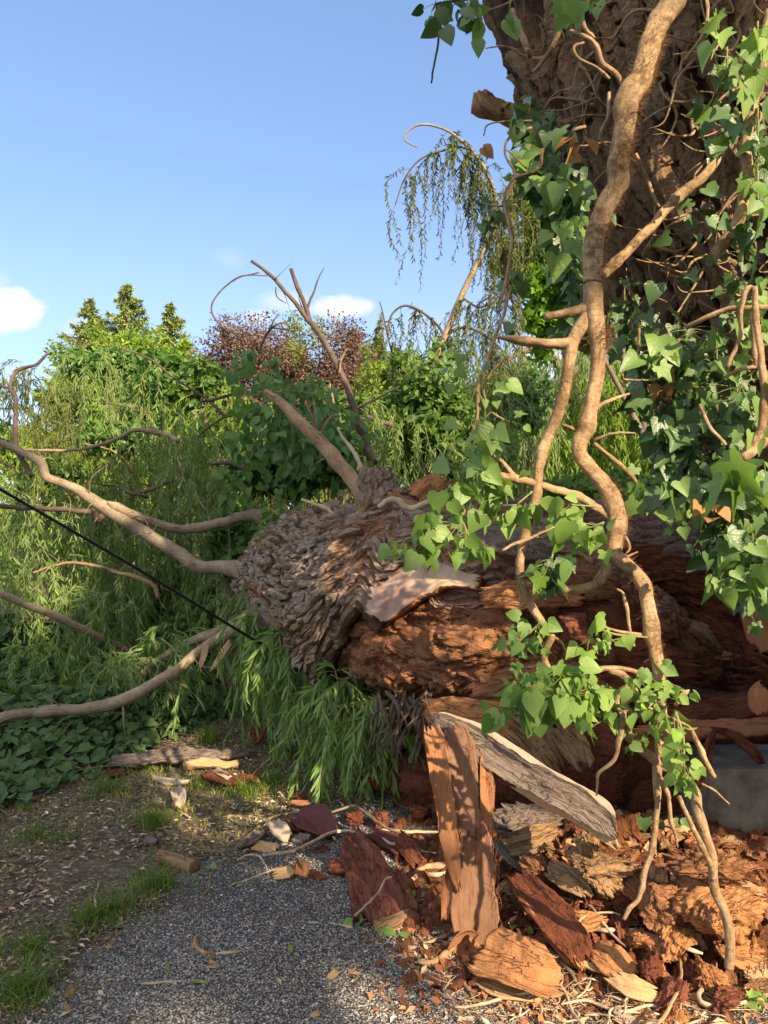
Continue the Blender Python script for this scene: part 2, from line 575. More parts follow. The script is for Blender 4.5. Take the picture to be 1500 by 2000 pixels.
def wood_mat(name, base, dark, light, grain=(3, 3, 3), fleck=None, fleck_amt=0., crack=True, rough=.85, bumpd=.012, sc=1.):
    """fibrous wood: long fine grain along tuv.y, split by narrow dark fissures"""
    t = NT(name)
    a = t.attr('tuv'); v = t.obj()
    warp = t.n('ShaderNodeTexNoise'); t.set(warp.inputs['Vector'], a.outputs['Vector']); warp.inputs['Scale'].default_value = 9
    ws = t.n('ShaderNodeVectorMath', operation='SCALE'); t.set(ws.inputs[0], warp.outputs['Color']); ws.inputs['Scale'].default_value = .035
    wv = t.n('ShaderNodeVectorMath', operation='ADD'); t.set(wv.inputs[0], a.outputs['Vector']); t.set(wv.inputs[1], ws.outputs[0])
    uv = wv.outputs[0]
    fine = t.noise(t.scale(uv, (260 * sc, 17 * sc, 7)), 1., 5, .65)
    mid = t.noise(t.scale(uv, (75 * sc, 6 * sc, 7)), 1., 4, .6)
    broad = t.noise(v, 6 * sc, 5, .62)
    crumb = t.noise(v, 70 * sc, 4, .7)
    f = t.m('ADD', t.m('ADD', t.m('MULTIPLY', mid, .38), t.m('MULTIPLY', fine, .22)), t.m('MULTIPLY', broad, .40))
    col = t.ramp(f, [(.36, dark), (.47, base), (.56, base), (.66, light)])
    col = t.mix(t.m('MULTIPLY', t.m('SUBTRACT', crumb, .56, clamp=True), 3.2, clamp=True), col, dark)
    h = t.m('ADD', t.m('ADD', t.m('MULTIPLY', fine, .45), t.m('MULTIPLY', mid, .8)), t.m('MULTIPLY', crumb, .35))
    if fleck is not None:
        fl = t.noise(v, 15 * sc, 8, .78)
        col = t.mix(t.m('MULTIPLY', t.m('SUBTRACT', fl, .60 - fleck_amt, clamp=True), 8, clamp=True), col, fleck)
    if crack:
        fis = t.noise(t.scale(uv, (30 * sc, 4.5 * sc, 5)), 1., 3, .5)
        fis = t.m('DIVIDE', t.m('ABSOLUTE', t.m('SUBTRACT', fis, .5)), .022, clamp=True)
        fi2 = t.noise(t.scale(v, (9 * sc, 9 * sc, 24 * sc)), 1., 3, .5)
        fi2 = t.m('ADD', t.m('DIVIDE', t.m('ABSOLUTE', t.m('SUBTRACT', fi2, .5)), .012, clamp=True), t.m('MULTIPLY', t.m('SUBTRACT', broad, .42, clamp=True), 9, clamp=True), clamp=True)
        ck = t.m('MINIMUM', fis, fi2)
        h = t.m('ADD', h, t.m('MULTIPLY', ck, .5))
        col = t.mix(t.m('MULTIPLY', t.m('SUBTRACT', 1, ck), .35), col, dark)
    nrm = t.bump(h, 1., bumpd)
    return t.done(t.bsdf(col, rough, nrm, .2))


M['rot'] = wood_mat('rotten_wood', (.29, .13, .06), (.11, .042, .022), (.44, .245, .125), fleck=(.55, .42, .28), fleck_amt=-.06, bumpd=.02)
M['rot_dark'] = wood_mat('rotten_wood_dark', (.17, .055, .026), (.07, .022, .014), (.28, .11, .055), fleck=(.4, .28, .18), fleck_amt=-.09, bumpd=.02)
M['rot_red'] = wood_mat('red_rotten_wood', (.21, .075, .042), (.085, .028, .018), (.36, .155, .075), fleck=(.5, .35, .22), fleck_amt=-.05, bumpd=.015)
M['rot_orange'] = wood_mat('orange_wood', (.44, .20, .08), (.20, .075, .032), (.62, .39, .21), fleck=(.7, .55, .36), fleck_amt=-.04, crack=True, bumpd=.016)
M['inner'] = wood_mat('inner_bark', (.29, .13, .06), (.15, .058, .03), (.43, .22, .11), crack=False, bumpd=.008)
M['inner_purple'] = wood_mat('purple_inner_bark', (.20, .105, .06), (.12, .045, .032), (.34, .17, .10), crack=False, bumpd=.006, rough=.6)
M['tan'] = wood_mat('tan_wood', (.47, .30, .15), (.27, .15, .07), (.60, .43, .25), crack=False, bumpd=.01)
M['greybark'] = wood_mat('grey_bark', (.21, .165, .13), (.09, .06, .045), (.36, .31, .26), fleck=(.3, .15, .08), fleck_amt=-.08, bumpd=.02)
M['palewood'] = wood_mat('pale_wood', (.36, .28, .21), (.20, .14, .10), (.52, .44, .35), crack=False, bumpd=.006)
M['maroon'] = wood_mat('maroon_bark', (.115, .035, .032), (.055, .018, .016), (.18, .07, .055), crack=False, bumpd=.01, rough=.6)
M['mossy'] = wood_mat('crumbly_wood', (.33, .20, .10), (.15, .075, .035), (.45, .31, .17), fleck=(.50, .37, .22), fleck_amt=0, bumpd=.02)


def limb_mat(name, base, dark, light, rings=0.0, moss=None):
    t = NT(name)
    a = t.attr('tuv'); v = t.obj()
    g = t.scale(a.outputs['Vector'], (40, 14, 9))
    n1 = t.noise(g, 2, 6, .65)
    n2 = t.noise(v, 7, 4)
    n3 = t.noise(v, 60, 3)
    col = t.ramp(t.m('ADD', t.m('MULTIPLY', n1, .55), t.m('MULTIPLY', n2, .45)), [(.33, dark), (.5, base), (.66, light)])
    h = t.m('ADD', n1, t.m('MULTIPLY', n3, .5))
    if rings:
        sp = t.n('ShaderNodeSeparateXYZ'); t.set(sp.inputs[0], a.outputs['Vector'])
        rr = t.noise(t.scale(a.outputs['Vector'], (10, 130, 3)), 1.0, 2, .5)
        h = t.m('ADD', h, t.m('MULTIPLY', rr, rings))
        col = t.mix(t.m('MULTIPLY', t.m('SUBTRACT', .42, rr, clamp=True), 2.6), col, dark)
    if moss:
        mm = t.noise(v, 9, 7, .75)
        mf = t.m('MULTIPLY', t.m('SUBTRACT', mm, .53, clamp=True), 9, clamp=True)
        col = t.mix(mf, col, moss)
        h = t.m('ADD', h, t.m('MULTIPLY', mf, .6))
    return t.done(t.bsdf(col, .8, t.bump(h, .8, .006), .25))


M['limb'] = limb_mat('willow_limb_bark', (.25, .19, .12), (.11, .075, .045), (.40, .32, .21))
M['limb_tan'] = limb_mat('tan_limb_bark', (.30, .19, .10), (.14, .085, .045), (.42, .29, .17))
M['limb_dark'] = limb_mat('dark_limb_bark', (.10, .07, .05), (.045, .03, .022), (.17, .12, .085))
M['vine'] = limb_mat('ivy_stem_bark', (.31, .20, .105), (.13, .075, .038), (.47, .33, .19), rings=.45, moss=(.17, .10, .04))
M['vine_hairy'] = limb_mat('ivy_stem_old_bark', (.33, .22, .11), (.14, .08, .035), (.48, .35, .19), rings=.4, moss=(.11, .06, .02))
M['rootlet'] = limb_mat('rootlet', (.22, .12, .055), (.12, .06, .028), (.34, .2, .1))
M['root'] = limb_mat('root_bark', (.45, .34, .22), (.25, .17, .10), (.60, .49, .35))
M['twig'] = limb_mat('twig', (.20, .14, .08), (.10, .07, .04), (.3, .23, .14))
M['green_twig'] = limb_mat('green_twig', (.22, .24, .08), (.12, .14, .05), (.32, .32, .14))


def bark_mat(name, plate, plate2, inner, crackc):
    """weathered plates, reddish inner bark darkened with furrow shade where the surface dips (attribute 'dep' from the modelled relief)"""
    t = NT(name)
    v = t.obj()
    d = t.attr('dep').outputs['Fac']
    n1 = t.noise(v, 9, 6, .65)
    n2 = t.noise(v, 55, 5, .7)
    n3 = t.noise(v, 2.3, 3)
    col = t.mix(t.ramp(n1, [(.38, 0.), (.62, 1.)]), plate, plate2)
    col = t.mix(t.ramp(t.m('ADD', d, t.m('MULTIPLY', t.m('SUBTRACT', n1, .5), .5)), [(.22, 1.), (.48, 0.)]), col, inner)
    col = t.mix(t.ramp(t.m('ADD', n3, t.m('MULTIPLY', n1, .2)), [(.60, 0.), (.74, .8)]), col, crackc)
    col = t.mix(t.m('MULTIPLY', t.m('SUBTRACT', n2, .5, clamp=True), 1.5), col, inner)
    g = t.noise(t.scale(v, (30, 30, 30)), 1.0, 6, .7)
    st = t.noise(t.scale(v, (22, 22, 70)), 1.0, 5, .65)
    h = t.m('ADD', t.m('ADD', t.m('MULTIPLY', n2, .7), t.m('MULTIPLY', g, .5)), t.m('MULTIPLY', st, .4))
    return t.done(t.bsdf(col, .88, t.bump(h, 1., .028), .2))


M['bark'] = bark_mat('fallen_trunk_bark', (.29, .225, .175), (.42, .34, .27), (.13, .07, .04), (.40, .25, .14))
M['bark_red'] = bark_mat('reddish_trunk_bark', (.27, .19, .14), (.35, .25, .19), (.24, .11, .055), (.40, .2, .09))
M['bark_dark'] = bark_mat('dark_trunk_bark', (.15, .105, .085), (.20, .145, .12), (.14, .055, .035), (.17, .07, .045))
M['bark_stand'] = bark_mat('standing_trunk_bark', (.23, .155, .095), (.38, .27, .17), (.075, .042, .024), (.30, .17, .08))  # inner bark tone darkened further, painting shade into the furrows


def bare_mat():
    t = NT('bare_sapwood')
    a = t.attr('tuv'); v = t.obj()
    n1 = t.noise(t.scale(a.outputs['Vector'], (3, 10, 1)), 1.5, 5, .6)
    n2 = t.noise(v, 4, 3)
    n3 = t.noise(v, 26, 5, .7)
    col = t.ramp(t.m('ADD', t.m('MULTIPLY', n1, .4), t.m('MULTIPLY', n2, .6)), [(.38, (.22, .125, .095)), (.47, (.36, .24, .175)), (.55, (.46, .33, .22)), (.66, (.52, .34, .16))])
    col = t.mix(t.m('MULTIPLY', t.m('SUBTRACT', n3, .62, clamp=True), 4, clamp=True), col, (.36, .2, .11))
    return t.done(t.bsdf(col, .6, t.bump(t.m('ADD', n1, n3), .4, .006), .3))


M['bare'] = bare_mat()
M['heap'] = wood_mat('crumbly_heap', (.22, .085, .035), (.08, .03, .016), (.42, .2, .085), fleck=(.45, .3, .16), fleck_amt=-.03, crack=False, bumpd=.03)


def soil_mat():
    t = NT('soil')
    v = t.obj()
    n1 = t.noise(v, 1.6, 5, .6)
    n2 = t.noise(v, 14, 6, .7)
    n3 = t.noise(v, 90, 4, .7)
    col = t.ramp(n2, [(.3, (.030, .023, .018)), (.5, (.09, .068, .048)), (.68, (.20, .15, .10))])
    col = t.mix(t.ramp(n1, [(.42, 0.), (.58, .75)]), col, t.mix(n2, (.09, .075, .045), (.17, .14, .085)))
    fl = t.vor(t.scale(v, (1, 1.7, 1)), 75, 'F1', 'Color')
    s = t.n('ShaderNodeSeparateColor'); t.set(s.inputs[0], fl)
    col = t.mix(t.m('MULTIPLY', t.m('GREATER_THAN', s.outputs[0], .80), .75), col, t.mix(s.outputs[1], (.22, .15, .09), (.42, .36, .30)))
    h = t.m('ADD', t.m('MULTIPLY', n2, 1), t.m('MULTIPLY', n3, .5))
    return t.done(t.bsdf(col, .9, t.bump(h, 1, .03), .2))


def path_mat():
    t = NT('gravel_asphalt')
    v = t.obj()
    c = t.vor(v, 95, 'F1', 'Color'); d = t.vor(v, 95, 'F1', 'Distance')
    s = t.n('ShaderNodeSeparateColor'); t.set(s.inputs[0], c)
    chips = t.ramp(s.outputs[0], [(0, (.075, .068, .06)), (.45, (.21, .195, .175)), (.75, (.34, .32, .285)), (1, (.55, .50, .43))])
    n2 = t.noise(v, 2.2, 5, .6)
    col = t.mix(t.m('MULTIPLY', d, 1.5, clamp=True), chips, (.035, .033, .034))
    col = t.mix(t.ramp(n2, [(.45, 0.), (.65, .6)]), col, (.06, .052, .045))
    h = t.m('SUBTRACT', 1, t.m('MULTIPLY', d, 1.2))
    return t.done(t.bsdf(col, .75, t.bump(h, 1, .006), .35))


def pebble_mat():
    t = NT('gravel_stone')
    a = t.attr('tuv'); s = t.n('ShaderNodeSeparateXYZ'); t.set(s.inputs[0], a.outputs['Vector'])
    col = t.ramp(s.outputs[2], [(0, (.12, .098, .075)), (.22, (.20, .17, .135)), (.45, (.265, .24, .21)), (.65, (.33, .305, .27)), (.82, (.42, .39, .345)), (.93, (.42, .36, .27)), (1, (.60, .56, .50))])
    return t.done(t.bsdf(col, .7, None, .4))


def plain(name, c1, c2, rough=.8, scale=12, bd=.005):
    t = NT(name)
    n = t.noise(t.obj(), scale, 6, .6); n2 = t.noise(t.obj(), scale * 9, 4, .6)
    col = t.mix(t.ramp(n, [(.35, 0.), (.65, 1.)]), c1, c2)
    return t.done(t.bsdf(col, rough, t.bump(t.m('ADD', n, n2), .7, bd), .3))


def litter_mat():
    t = NT('wood_litter')
    a = t.attr('tuv'); s = t.n('ShaderNodeSeparateXYZ'); t.set(s.inputs[0], a.outputs['Vector'])
    col = t.ramp(s.outputs[2], [(0, (.06, .035, .022)), (.25, (.15, .09, .055)), (.5, (.27, .17, .10)), (.75, (.42, .31, .19)), (.92, (.55, .43, .28)), (1, (.6, .55, .48))])
    return t.done(t.bsdf(col, .8, None, .25))


def litter_red_mat():
    t = NT('wood_crumbs')
    a = t.attr('tuv'); s = t.n('ShaderNodeSeparateXYZ'); t.set(s.inputs[0], a.outputs['Vector'])
    col = t.ramp(s.outputs[2], [(0, (.10, .035, .02)), (.3, (.22, .08, .04)), (.6, (.36, .16, .07)), (.85, (.48, .28, .14)), (1, (.56, .42, .26))])
    return t.done(t.bsdf(col, .85, None, .2))


M['soil'] = soil_mat(); M['path'] = path_mat(); M['pebble'] = pebble_mat()
M['litter'] = litter_mat(); M['crumbs'] = litter_red_mat()
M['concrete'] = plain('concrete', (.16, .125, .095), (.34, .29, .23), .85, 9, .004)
M['cable'] = plain('black_rubber', (.012, .012, .013), (.02, .02, .02), .45, 30, .001)
M['cutface'] = wood_mat('cut_end_wood', (.33, .15, .075), (.2, .08, .04), (.42, .24, .13), crack=False)
M['trunk_far'] = limb_mat('far_trunk_bark', (.16, .12, .09), (.08, .06, .045), (.24, .19, .14))

# ------------------------------------------------------------------ shape builders
def stitch(top, bot, tuv_t, nu, nv):
    """closed sheet from two (nu,nv) grids"""
    V = np.vstack([top.reshape(-1, 3), bot.reshape(-1, 3)])
    q = grid_faces(nu, nv); o = nu * nv
    fs = [q, q[:, ::-1] + o]
    i = np.arange(nu - 1); j = np.arange(nv - 1)
    fs.append(np.stack([i * nv, (i + 1) * nv, (i + 1) * nv + o, i * nv + o], -1))
    a = i * nv + nv - 1
    fs.append(np.stack([a, a + o, a + nv + o, a + nv], -1))
    fs.append(np.stack([j, j + o, j + 1 + o, j + 1], -1))
    b = (nu - 1) * nv + j
    fs.append(np.stack([b, b + 1, b + 1 + o, b + o], -1))
    t = tuv_t.reshape(-1, 3)
    return V, [np.vstack(fs)], np.vstack([t, t])


def plate(path, hw, up, thick=.02, curl=0., seed=0, rag=.08, nv=18, disp=.008, step=.02, edge=.22, twist=0., jag=6.):
    C, (W,) = cat_rom(path, [np.asarray(hw, float)], step)
    if len(C) < 6:
        C, (W,) = cat_rom(path, [np.asarray(hw, float)], step / 3)
    n = len(C)
    s = np.linspace(0, 1, n)
    v = np.linspace(-1, 1, nv)
    T = unit(np.gradient(C, axis=0))
    up = unit(np.asarray(up, float))
    z0 = np.zeros(nv)
    a = rag * (np.abs(vnoise(np.stack([v * jag, z0 + seed, z0], -1), seed)) + .3 * np.abs(vnoise(np.stack([v * jag * 4, z0 + seed, z0], -1), seed + 3)))
    b = 1 - rag * (np.abs(vnoise(np.stack([v * jag, z0 - seed, z0], -1), seed + 7)) + .3 * np.abs(vnoise(np.stack([v * jag * 4, z0, z0], -1), seed + 9)))
    S = a[None, :] + s[:, None] * (b - a)[None, :]
    Ci = np.stack([np.interp(S, s, C[:, k]) for k in range(3)], -1)
    Ti = unit(np.stack([np.interp(S, s, T[:, k]) for k in range(3)], -1))
    Wi = np.interp(S, s, W)
    Lt = np.linalg.norm(np.diff(C, axis=0), axis=1).sum()
    side = unit(np.cross(Ti, np.broadcast_to(up, Ti.shape)))
    nn = np.cross(side, Ti)
    if twist:
        an = twist * (S - .5)
        side, nn = side * np.cos(an)[..., None] + nn * np.sin(an)[..., None], nn * np.cos(an)[..., None] - side * np.sin(an)[..., None]
    sg = np.where(v[None, :] > 0, 1, 5)
    ed = 1 + edge * (fbm(np.stack([S * Lt / .07, sg + 0 * S, S * 0 + seed], -1), 4, seed, .6)) * np.abs(v)[None, :]
    x = v[None, :] * Wi * ed
    q = np.stack([x / .022, S * Lt / .16, np.full_like(x, seed * 2.7)], -1)
    q2 = np.stack([x / .06, S * Lt / .09, np.full_like(x, seed * 1.7)], -1)
    h = disp * fbm(q, 4, seed) + disp * 1.6 * fbm(q2, 3, seed + 4)
    top = Ci + side * x[..., None] + nn * (curl * Wi * v[None, :] ** 2 + h)[..., None]
    th = thick * (.45 + .55 * (1 - v[None, :] ** 4)) * (1 + .35 * fbm(q2 * .7 + 50, 3, seed))
    bot = top - nn * np.abs(th)[..., None]
    tuv = np.stack([x, S * Lt, np.full_like(x, (seed * .37) % 1)], -1)
    return stitch(top, bot, tuv, n, nv)


def chunk(center, size, seed=0, rot=(0, 0, 0), nu=34, nv=22, cuts=11, rough=.12):
    r = np.random.default_rng(seed)
    th = np.linspace(0, 2 * np.pi, nu, endpoint=False); ph = np.linspace(0.02, np.pi - .02, nv)
    D = np.stack([np.cos(th)[None] * np.sin(ph)[:, None], np.sin(th)[None] * np.sin(ph)[:, None], np.cos(ph)[:, None] + 0 * th[None]], -1)
    p = D * 1.25
    for k in range(cuts):
        n = unit(r.normal(size=3)); d = r.uniform(.5, .9)
        p = p - n * np.maximum(0, p @ n - d)[..., None]
    w1, w2, cid = worley(p * 2.2 + seed, seed)
    p = p * (1 + rough * fbm(p * 2.5 + seed * 3.3, 4, seed, .6) + rough * .6 * (cid - .5))[..., None]
    if rough > .08:
        ax = unit(r.normal(size=3) * [.3, 1, 1])
        lay = p @ ax * 4.2 + .5 * fbm(p * 1.6 + seed, 3, seed)
        p = p * (1 + rough * .34 * (np.abs(lay - np.round(lay)) * 2 - .5))[..., None]
        o1, o2, oc = worley(p * [2.2, 4.5, 4.5] + seed, seed + 1)
        p = p * (1 + rough * .45 * (oc - .5) - rough * .5 * np.exp(-((o2 - o1) / .07) ** 2))[..., None]
        fib = fbm(p * [1.6, 9, 9] + seed, 4, seed + 2, .6)
        p = p * (1 + rough * .55 * fib + rough * .3 * fbm(p * 12, 3, seed + 6))[..., None]
    p = p * np.asarray(size)
    e = np.array(rot)
    cx, sx, cyy, sy, cz, sz = np.cos(e[0]), np.sin(e[0]), np.cos(e[1]), np.sin(e[1]), np.cos(e[2]), np.sin(e[2])
    Rm = np.array([[cz, -sz, 0], [sz, cz, 0], [0, 0, 1]]) @ np.array([[cyy, 0, sy], [0, 1, 0], [-sy, 0, cyy]]) @ np.array([[1, 0, 0], [0, cx, -sx], [0, sx, cx]])
    V = p @ Rm.T + np.asarray(center)
    tuv = np.stack([p[..., 1], p[..., 0], np.full(p.shape[:2], (seed * .37) % 1)], -1)
    V = V.reshape(-1, 3)
    q = grid_faces(nv, nu, True)
    n = len(V)
    V = np.vstack([V, V[:nu].mean(0), V[-nu:].mean(0)]); tuv = tuv.reshape(-1, 3); tuv = np.vstack([tuv, tuv[0], tuv[-1]])
    j = np.arange(nu); j2 = (j + 1) % nu
    t0 = np.stack([np.full(nu, n), j, j2], -1); t1 = np.stack([np.full(nu, n + 1), (nv - 1) * nu + j2, (nv - 1) * nu + j], -1)
    return V, [q[:, ::-1], np.vstack([t0[:, ::-1], t1[:, ::-1]])], tuv


def sticks(A, B, r, sag=0.0, ns=3):
    """many thin stalks from A to B, each bent once"""
    A = np.asarray(A, float); B = np.asarray(B, float); n = len(A)
    r = np.broadcast_to(np.asarray(r, float), (n,))
    ts = np.array([0, .35, .7, 1.])
    d = B - A; L = np.linalg.norm(d, axis=1, keepdims=True)
    side = rand_dirs(n) * L * .1 + np.array([0, 0, 1.]) * L * sag
    pts = A[:, None] + d[:, None] * ts[None, :, None] + side[:, None] * (4 * ts * (1 - ts))[None, :, None]
    T = unit(d); a = unit(np.cross(T, np.array([.3, .5, .81]))); b = np.cross(T, a)
    th = np.arange(ns) / ns * 2 * np.pi
    ring = a[:, None] * np.cos(th)[None, :, None] + b[:, None] * np.sin(th)[None, :, None]
    rr = r[:, None] * np.array([1, .9, .75, .5])[None]
    V = pts[:, :, None] + ring[:, None] * rr[:, :, None, None]
    k = 4 * ns
    q = grid_faces(4, ns, True)
    Q = (q[None] + (np.arange(n) * k)[:, None, None]).reshape(-1, 4)
    tuv = np.concatenate([np.zeros((n, k, 1)), np.tile(np.repeat(ts, ns)[None, :, None], (n, 1, 1)) * .1, np.broadcast_to(rng.random(n)[:, None, None], (n, k, 1))], -1)
    return V.reshape(-1, 3), [Q], tuv.reshape(-1, 3)


def curtain(anch, out, L, reach, nl, lsize, tmpl=WILL, twig_r=.0025, spread=.5, wid=1.):
    """hanging willow twigs: each leaves its anchor sideways and falls, leaves set along it. -> leaves, twigs"""
    anch = np.asarray(anch, float); n = len(anch)
    L = np.broadcast_to(np.asarray(L, float), (n,)); out = unit(out) * np.broadcast_to(np.asarray(reach, float), (n,))[:, None]
    K = 7
    ts = np.linspace(0, 1, K)
    sway = rng.normal(0, .07, (n, 3)) * L[:, None]
    pts = anch[:, None] + out[:, None] * (ts - .45 * ts ** 2)[None, :, None] * 1.6 + np.array([0, 0, -1.])[None, None] * (L[:, None] * (ts ** 1.6)[None])[..., None] + sway[:, None] * np.sin(ts * 3.1 * 1.3)[None, :, None]
    # twig tubes
    d = np.gradient(pts, axis=1); T = unit(d)
    a = unit(np.cross(T, np.array([.4, .9, .1]))); b = np.cross(T, a)
    th = np.arange(3) / 3 * 2 * np.pi
    ring = a[:, :, None] * np.cos(th)[None, None, :, None] + b[:, :, None] * np.sin(th)[None, None, :, None]
    TV = pts[:, :, None] + ring * (twig_r * (1.3 - ts))[None, :, None, None]
    q = grid_faces(K, 3, True)
    Q = (q[None] + (np.arange(n) * K * 3)[:, None, None]).reshape(-1, 4)
    tw = (TV.reshape(-1, 3), [Q], np.tile(np.array([[0, 0, .5]]), (n * K * 3, 1)))
    # leaves
    tl = (np.arange(nl)[None] + rng.random((n, nl))) / nl
    tl = .08 + .92 * tl
    x = tl * (K - 1); i = np.clip(x.astype(int), 0, K - 2); f = (x - i)[..., None]
    rows = np.arange(n)[:, None]
    pos = pts[rows, i] * (1 - f) + pts[rows, i + 1] * f
    td = T[rows, i]
    rd = unit(rng.normal(size=(n, nl, 3)) * np.array([1, 1, .5]))
    tip = unit(td * .7 + rd * spread * 1.35 + np.array([0, 0, -.38]))
    nr = unit(rng.normal(size=(n, nl, 3)) + np.array([0.1, -.5, .5]))
    sz = lsize * rng.uniform(.55, 1.15, (n, nl))
    lv = leaves(tmpl, pos.reshape(-1, 3), tip.reshape(-1, 3), nr.reshape(-1, 3), sz.ravel(), wid=wid)
    return lv, tw


def blob(center, radii, n, lsize, tmpl=TINY, clumps=40, seed=0, spread=.24, hollow=.5, down=.2, wid=1., low=-1., face=None):
    """crown foliage: leaf clumps through an uneven ellipsoid, gaps between them"""
    r = np.random.default_rng(seed)
    c = []
    while len(c) < clumps:
        p = r.normal(size=3); p = p / np.linalg.norm(p)
        if p[2] < low: continue
        k = r.uniform(hollow, 1) * (1 + .22 * float(fbm(p[None] * 1.7 + seed, 2, seed)[0]))
        c.append(p * k)
    c = np.array(c)
    w = r.uniform(.5, 1.5, clumps)
    idx = r.choice(clumps, n, p=w / w.sum())
    o = r.normal(size=(n, 3)); o = o / np.linalg.norm(o, axis=1, keepdims=True) * (r.random((n, 1)) ** .5)
    p = c[idx] + o * spread * w[idx][:, None] * np.array([1, 1, .75])
    pos = np.asarray(center) + p * np.asarray(radii)
    out = unit(p * np.array([1, 1, 1]) + o * .8)
    tip = unit(out * .5 + rand_dirs(n) * .9 + np.array([0, 0, -down]))
    nr = unit(out * .7 + rand_dirs(n) * .7 + np.array([0, 0, .5]))
    rnd = np.clip(r.random(n) * .7 + .3 * r.random(clumps)[idx], 0, 1)
    return leaves(tmpl, pos, tip, nr, lsize * r.uniform(.6, 1.25, n), rnd, wid), pos, c * np.asarray(radii) + np.asarray(center)


def crown_limbs(base, top, cl, r0, seed=0, k=7):
    """branches from the trunk line to some clump centres"""
    r = np.random.default_rng(seed)
    base = np.asarray(base, float); top = np.asarray(top, float)
    ps = []
    for q in cl[r.choice(len(cl), min(k, len(cl)), replace=False)]:
        t = r.uniform(.35, .8)
        a = base * (1 - t) + top * t
        m = (a + q) / 2 + np.array([0, 0, .08 * np.linalg.norm(q - a)])
        ps.append(tube([a, m, q], [r0 * .4, r0 * .25, r0 * .08], 6, np.linalg.norm(q - a) / 6, seed=seed))
    return join(ps)


def far_tree(name, label, cat, px, py, rx, ry, Y, mat, n, lsize, clumps=60, seed=0, tmpl=TINY, group=None, trunk_r=None, spread=.24, hollow=.45, down=.2, shift=0.):
    c = P(px, py, Y); R = (rx * Y / FPX, rx * Y / FPX * .9, ry * Y / FPX)
    base = np.array([c[0] + .1 * R[0] + shift, Y, 0.])
    t = thing(name, label, cat, base, group)
    (V, F, u), pos, cl = blob(c, R, n, lsize, tmpl, clumps, seed, spread, hollow, down)
    mk('crown', V, F, mat, t, False, {'tuv': u})
    tr = trunk_r or R[0] * .09
    V, F, u = tube([base - [0, 0, .1], (base + c) / 2 + [R[0] * .05 + shift * .4, 0, 0], c, c + [0, 0, R[2] * .6]], [tr * 1.3, tr, tr * .6, tr * .1], 8, .5, seed=seed)
    mk('trunk', V, F, M['trunk_far'], t, attrs={'tuv': u})
    V, F, u = crown_limbs(base, c + [0, 0, R[2] * .5], cl, tr, seed)
    mk('branches', V, F, M['trunk_far'], t, attrs={'tuv': u})
    return t


def spruce(label, px, py, Y, slope, mat, seed, n_per=130, group=None):
    r = np.random.default_rng(seed)
    top = P(px, py, Y); H = top[2]
    t = thing('spruce_tree', label, 'tree', (top[0], Y, 0), group)
    pos, tip, nr, A, B = [], [], [], [], []
    z = .15
    while z < H * .85:
        L = min(.12 + slope * z, 3.6) * r.uniform(.75, 1.15)
        for k in range(r.integers(5, 8)):
            a = r.uniform(0, 6.28); Lk = L * r.uniform(.55, 1.2)
            d = np.array([math.cos(a), math.sin(a), 0])
            b = top - [0, 0, z + r.uniform(0, .2)]
            s = r.random(int(n_per * (.4 + Lk / 2))) ** .7
            droop = -.10 * Lk * s + .22 * Lk * s ** 2.5
            w = .22 * Lk * (1.15 - s)
            side = np.cross(d, [0, 0, 1.])
            q = b + d * (s * Lk)[:, None] + side * (r.normal(0, .6, len(s)) * w)[:, None]
            q[:, 2] += droop - .12 * r.random(len(s))
            pos.append(q)
            tip.append(unit(d * .8 + r.normal(size=(len(s), 3)) * .55 + [0, 0, -.15]))
            nr.append(unit(r.normal(size=(len(s), 3)) * .5 + [0, 0, 1] + d * .4))
            A.append(b); B.append(b + d * Lk * .9 + [0, 0, .1 * Lk])
        z += .30 + .012 * z
    pos = np.vstack(pos); tip = np.vstack(tip); nr = np.vstack(nr)
    mkleaves('crown', leaves(NEED, pos, tip, nr, r.uniform(.16, .40, len(pos)), wid=1.3), mat, t)
    V, F, u = tube([[top[0], Y, -.1], [top[0], Y, H * .5], top], [.3, .18, .02], 8, .8)
    mk('trunk', V, F, M['trunk_far'], t, attrs={'tuv': u})
    V, F, u = sticks(A, B, .03)
    mk('branches', V, F, M['trunk_far'], t, attrs={'tuv': u})
    return t


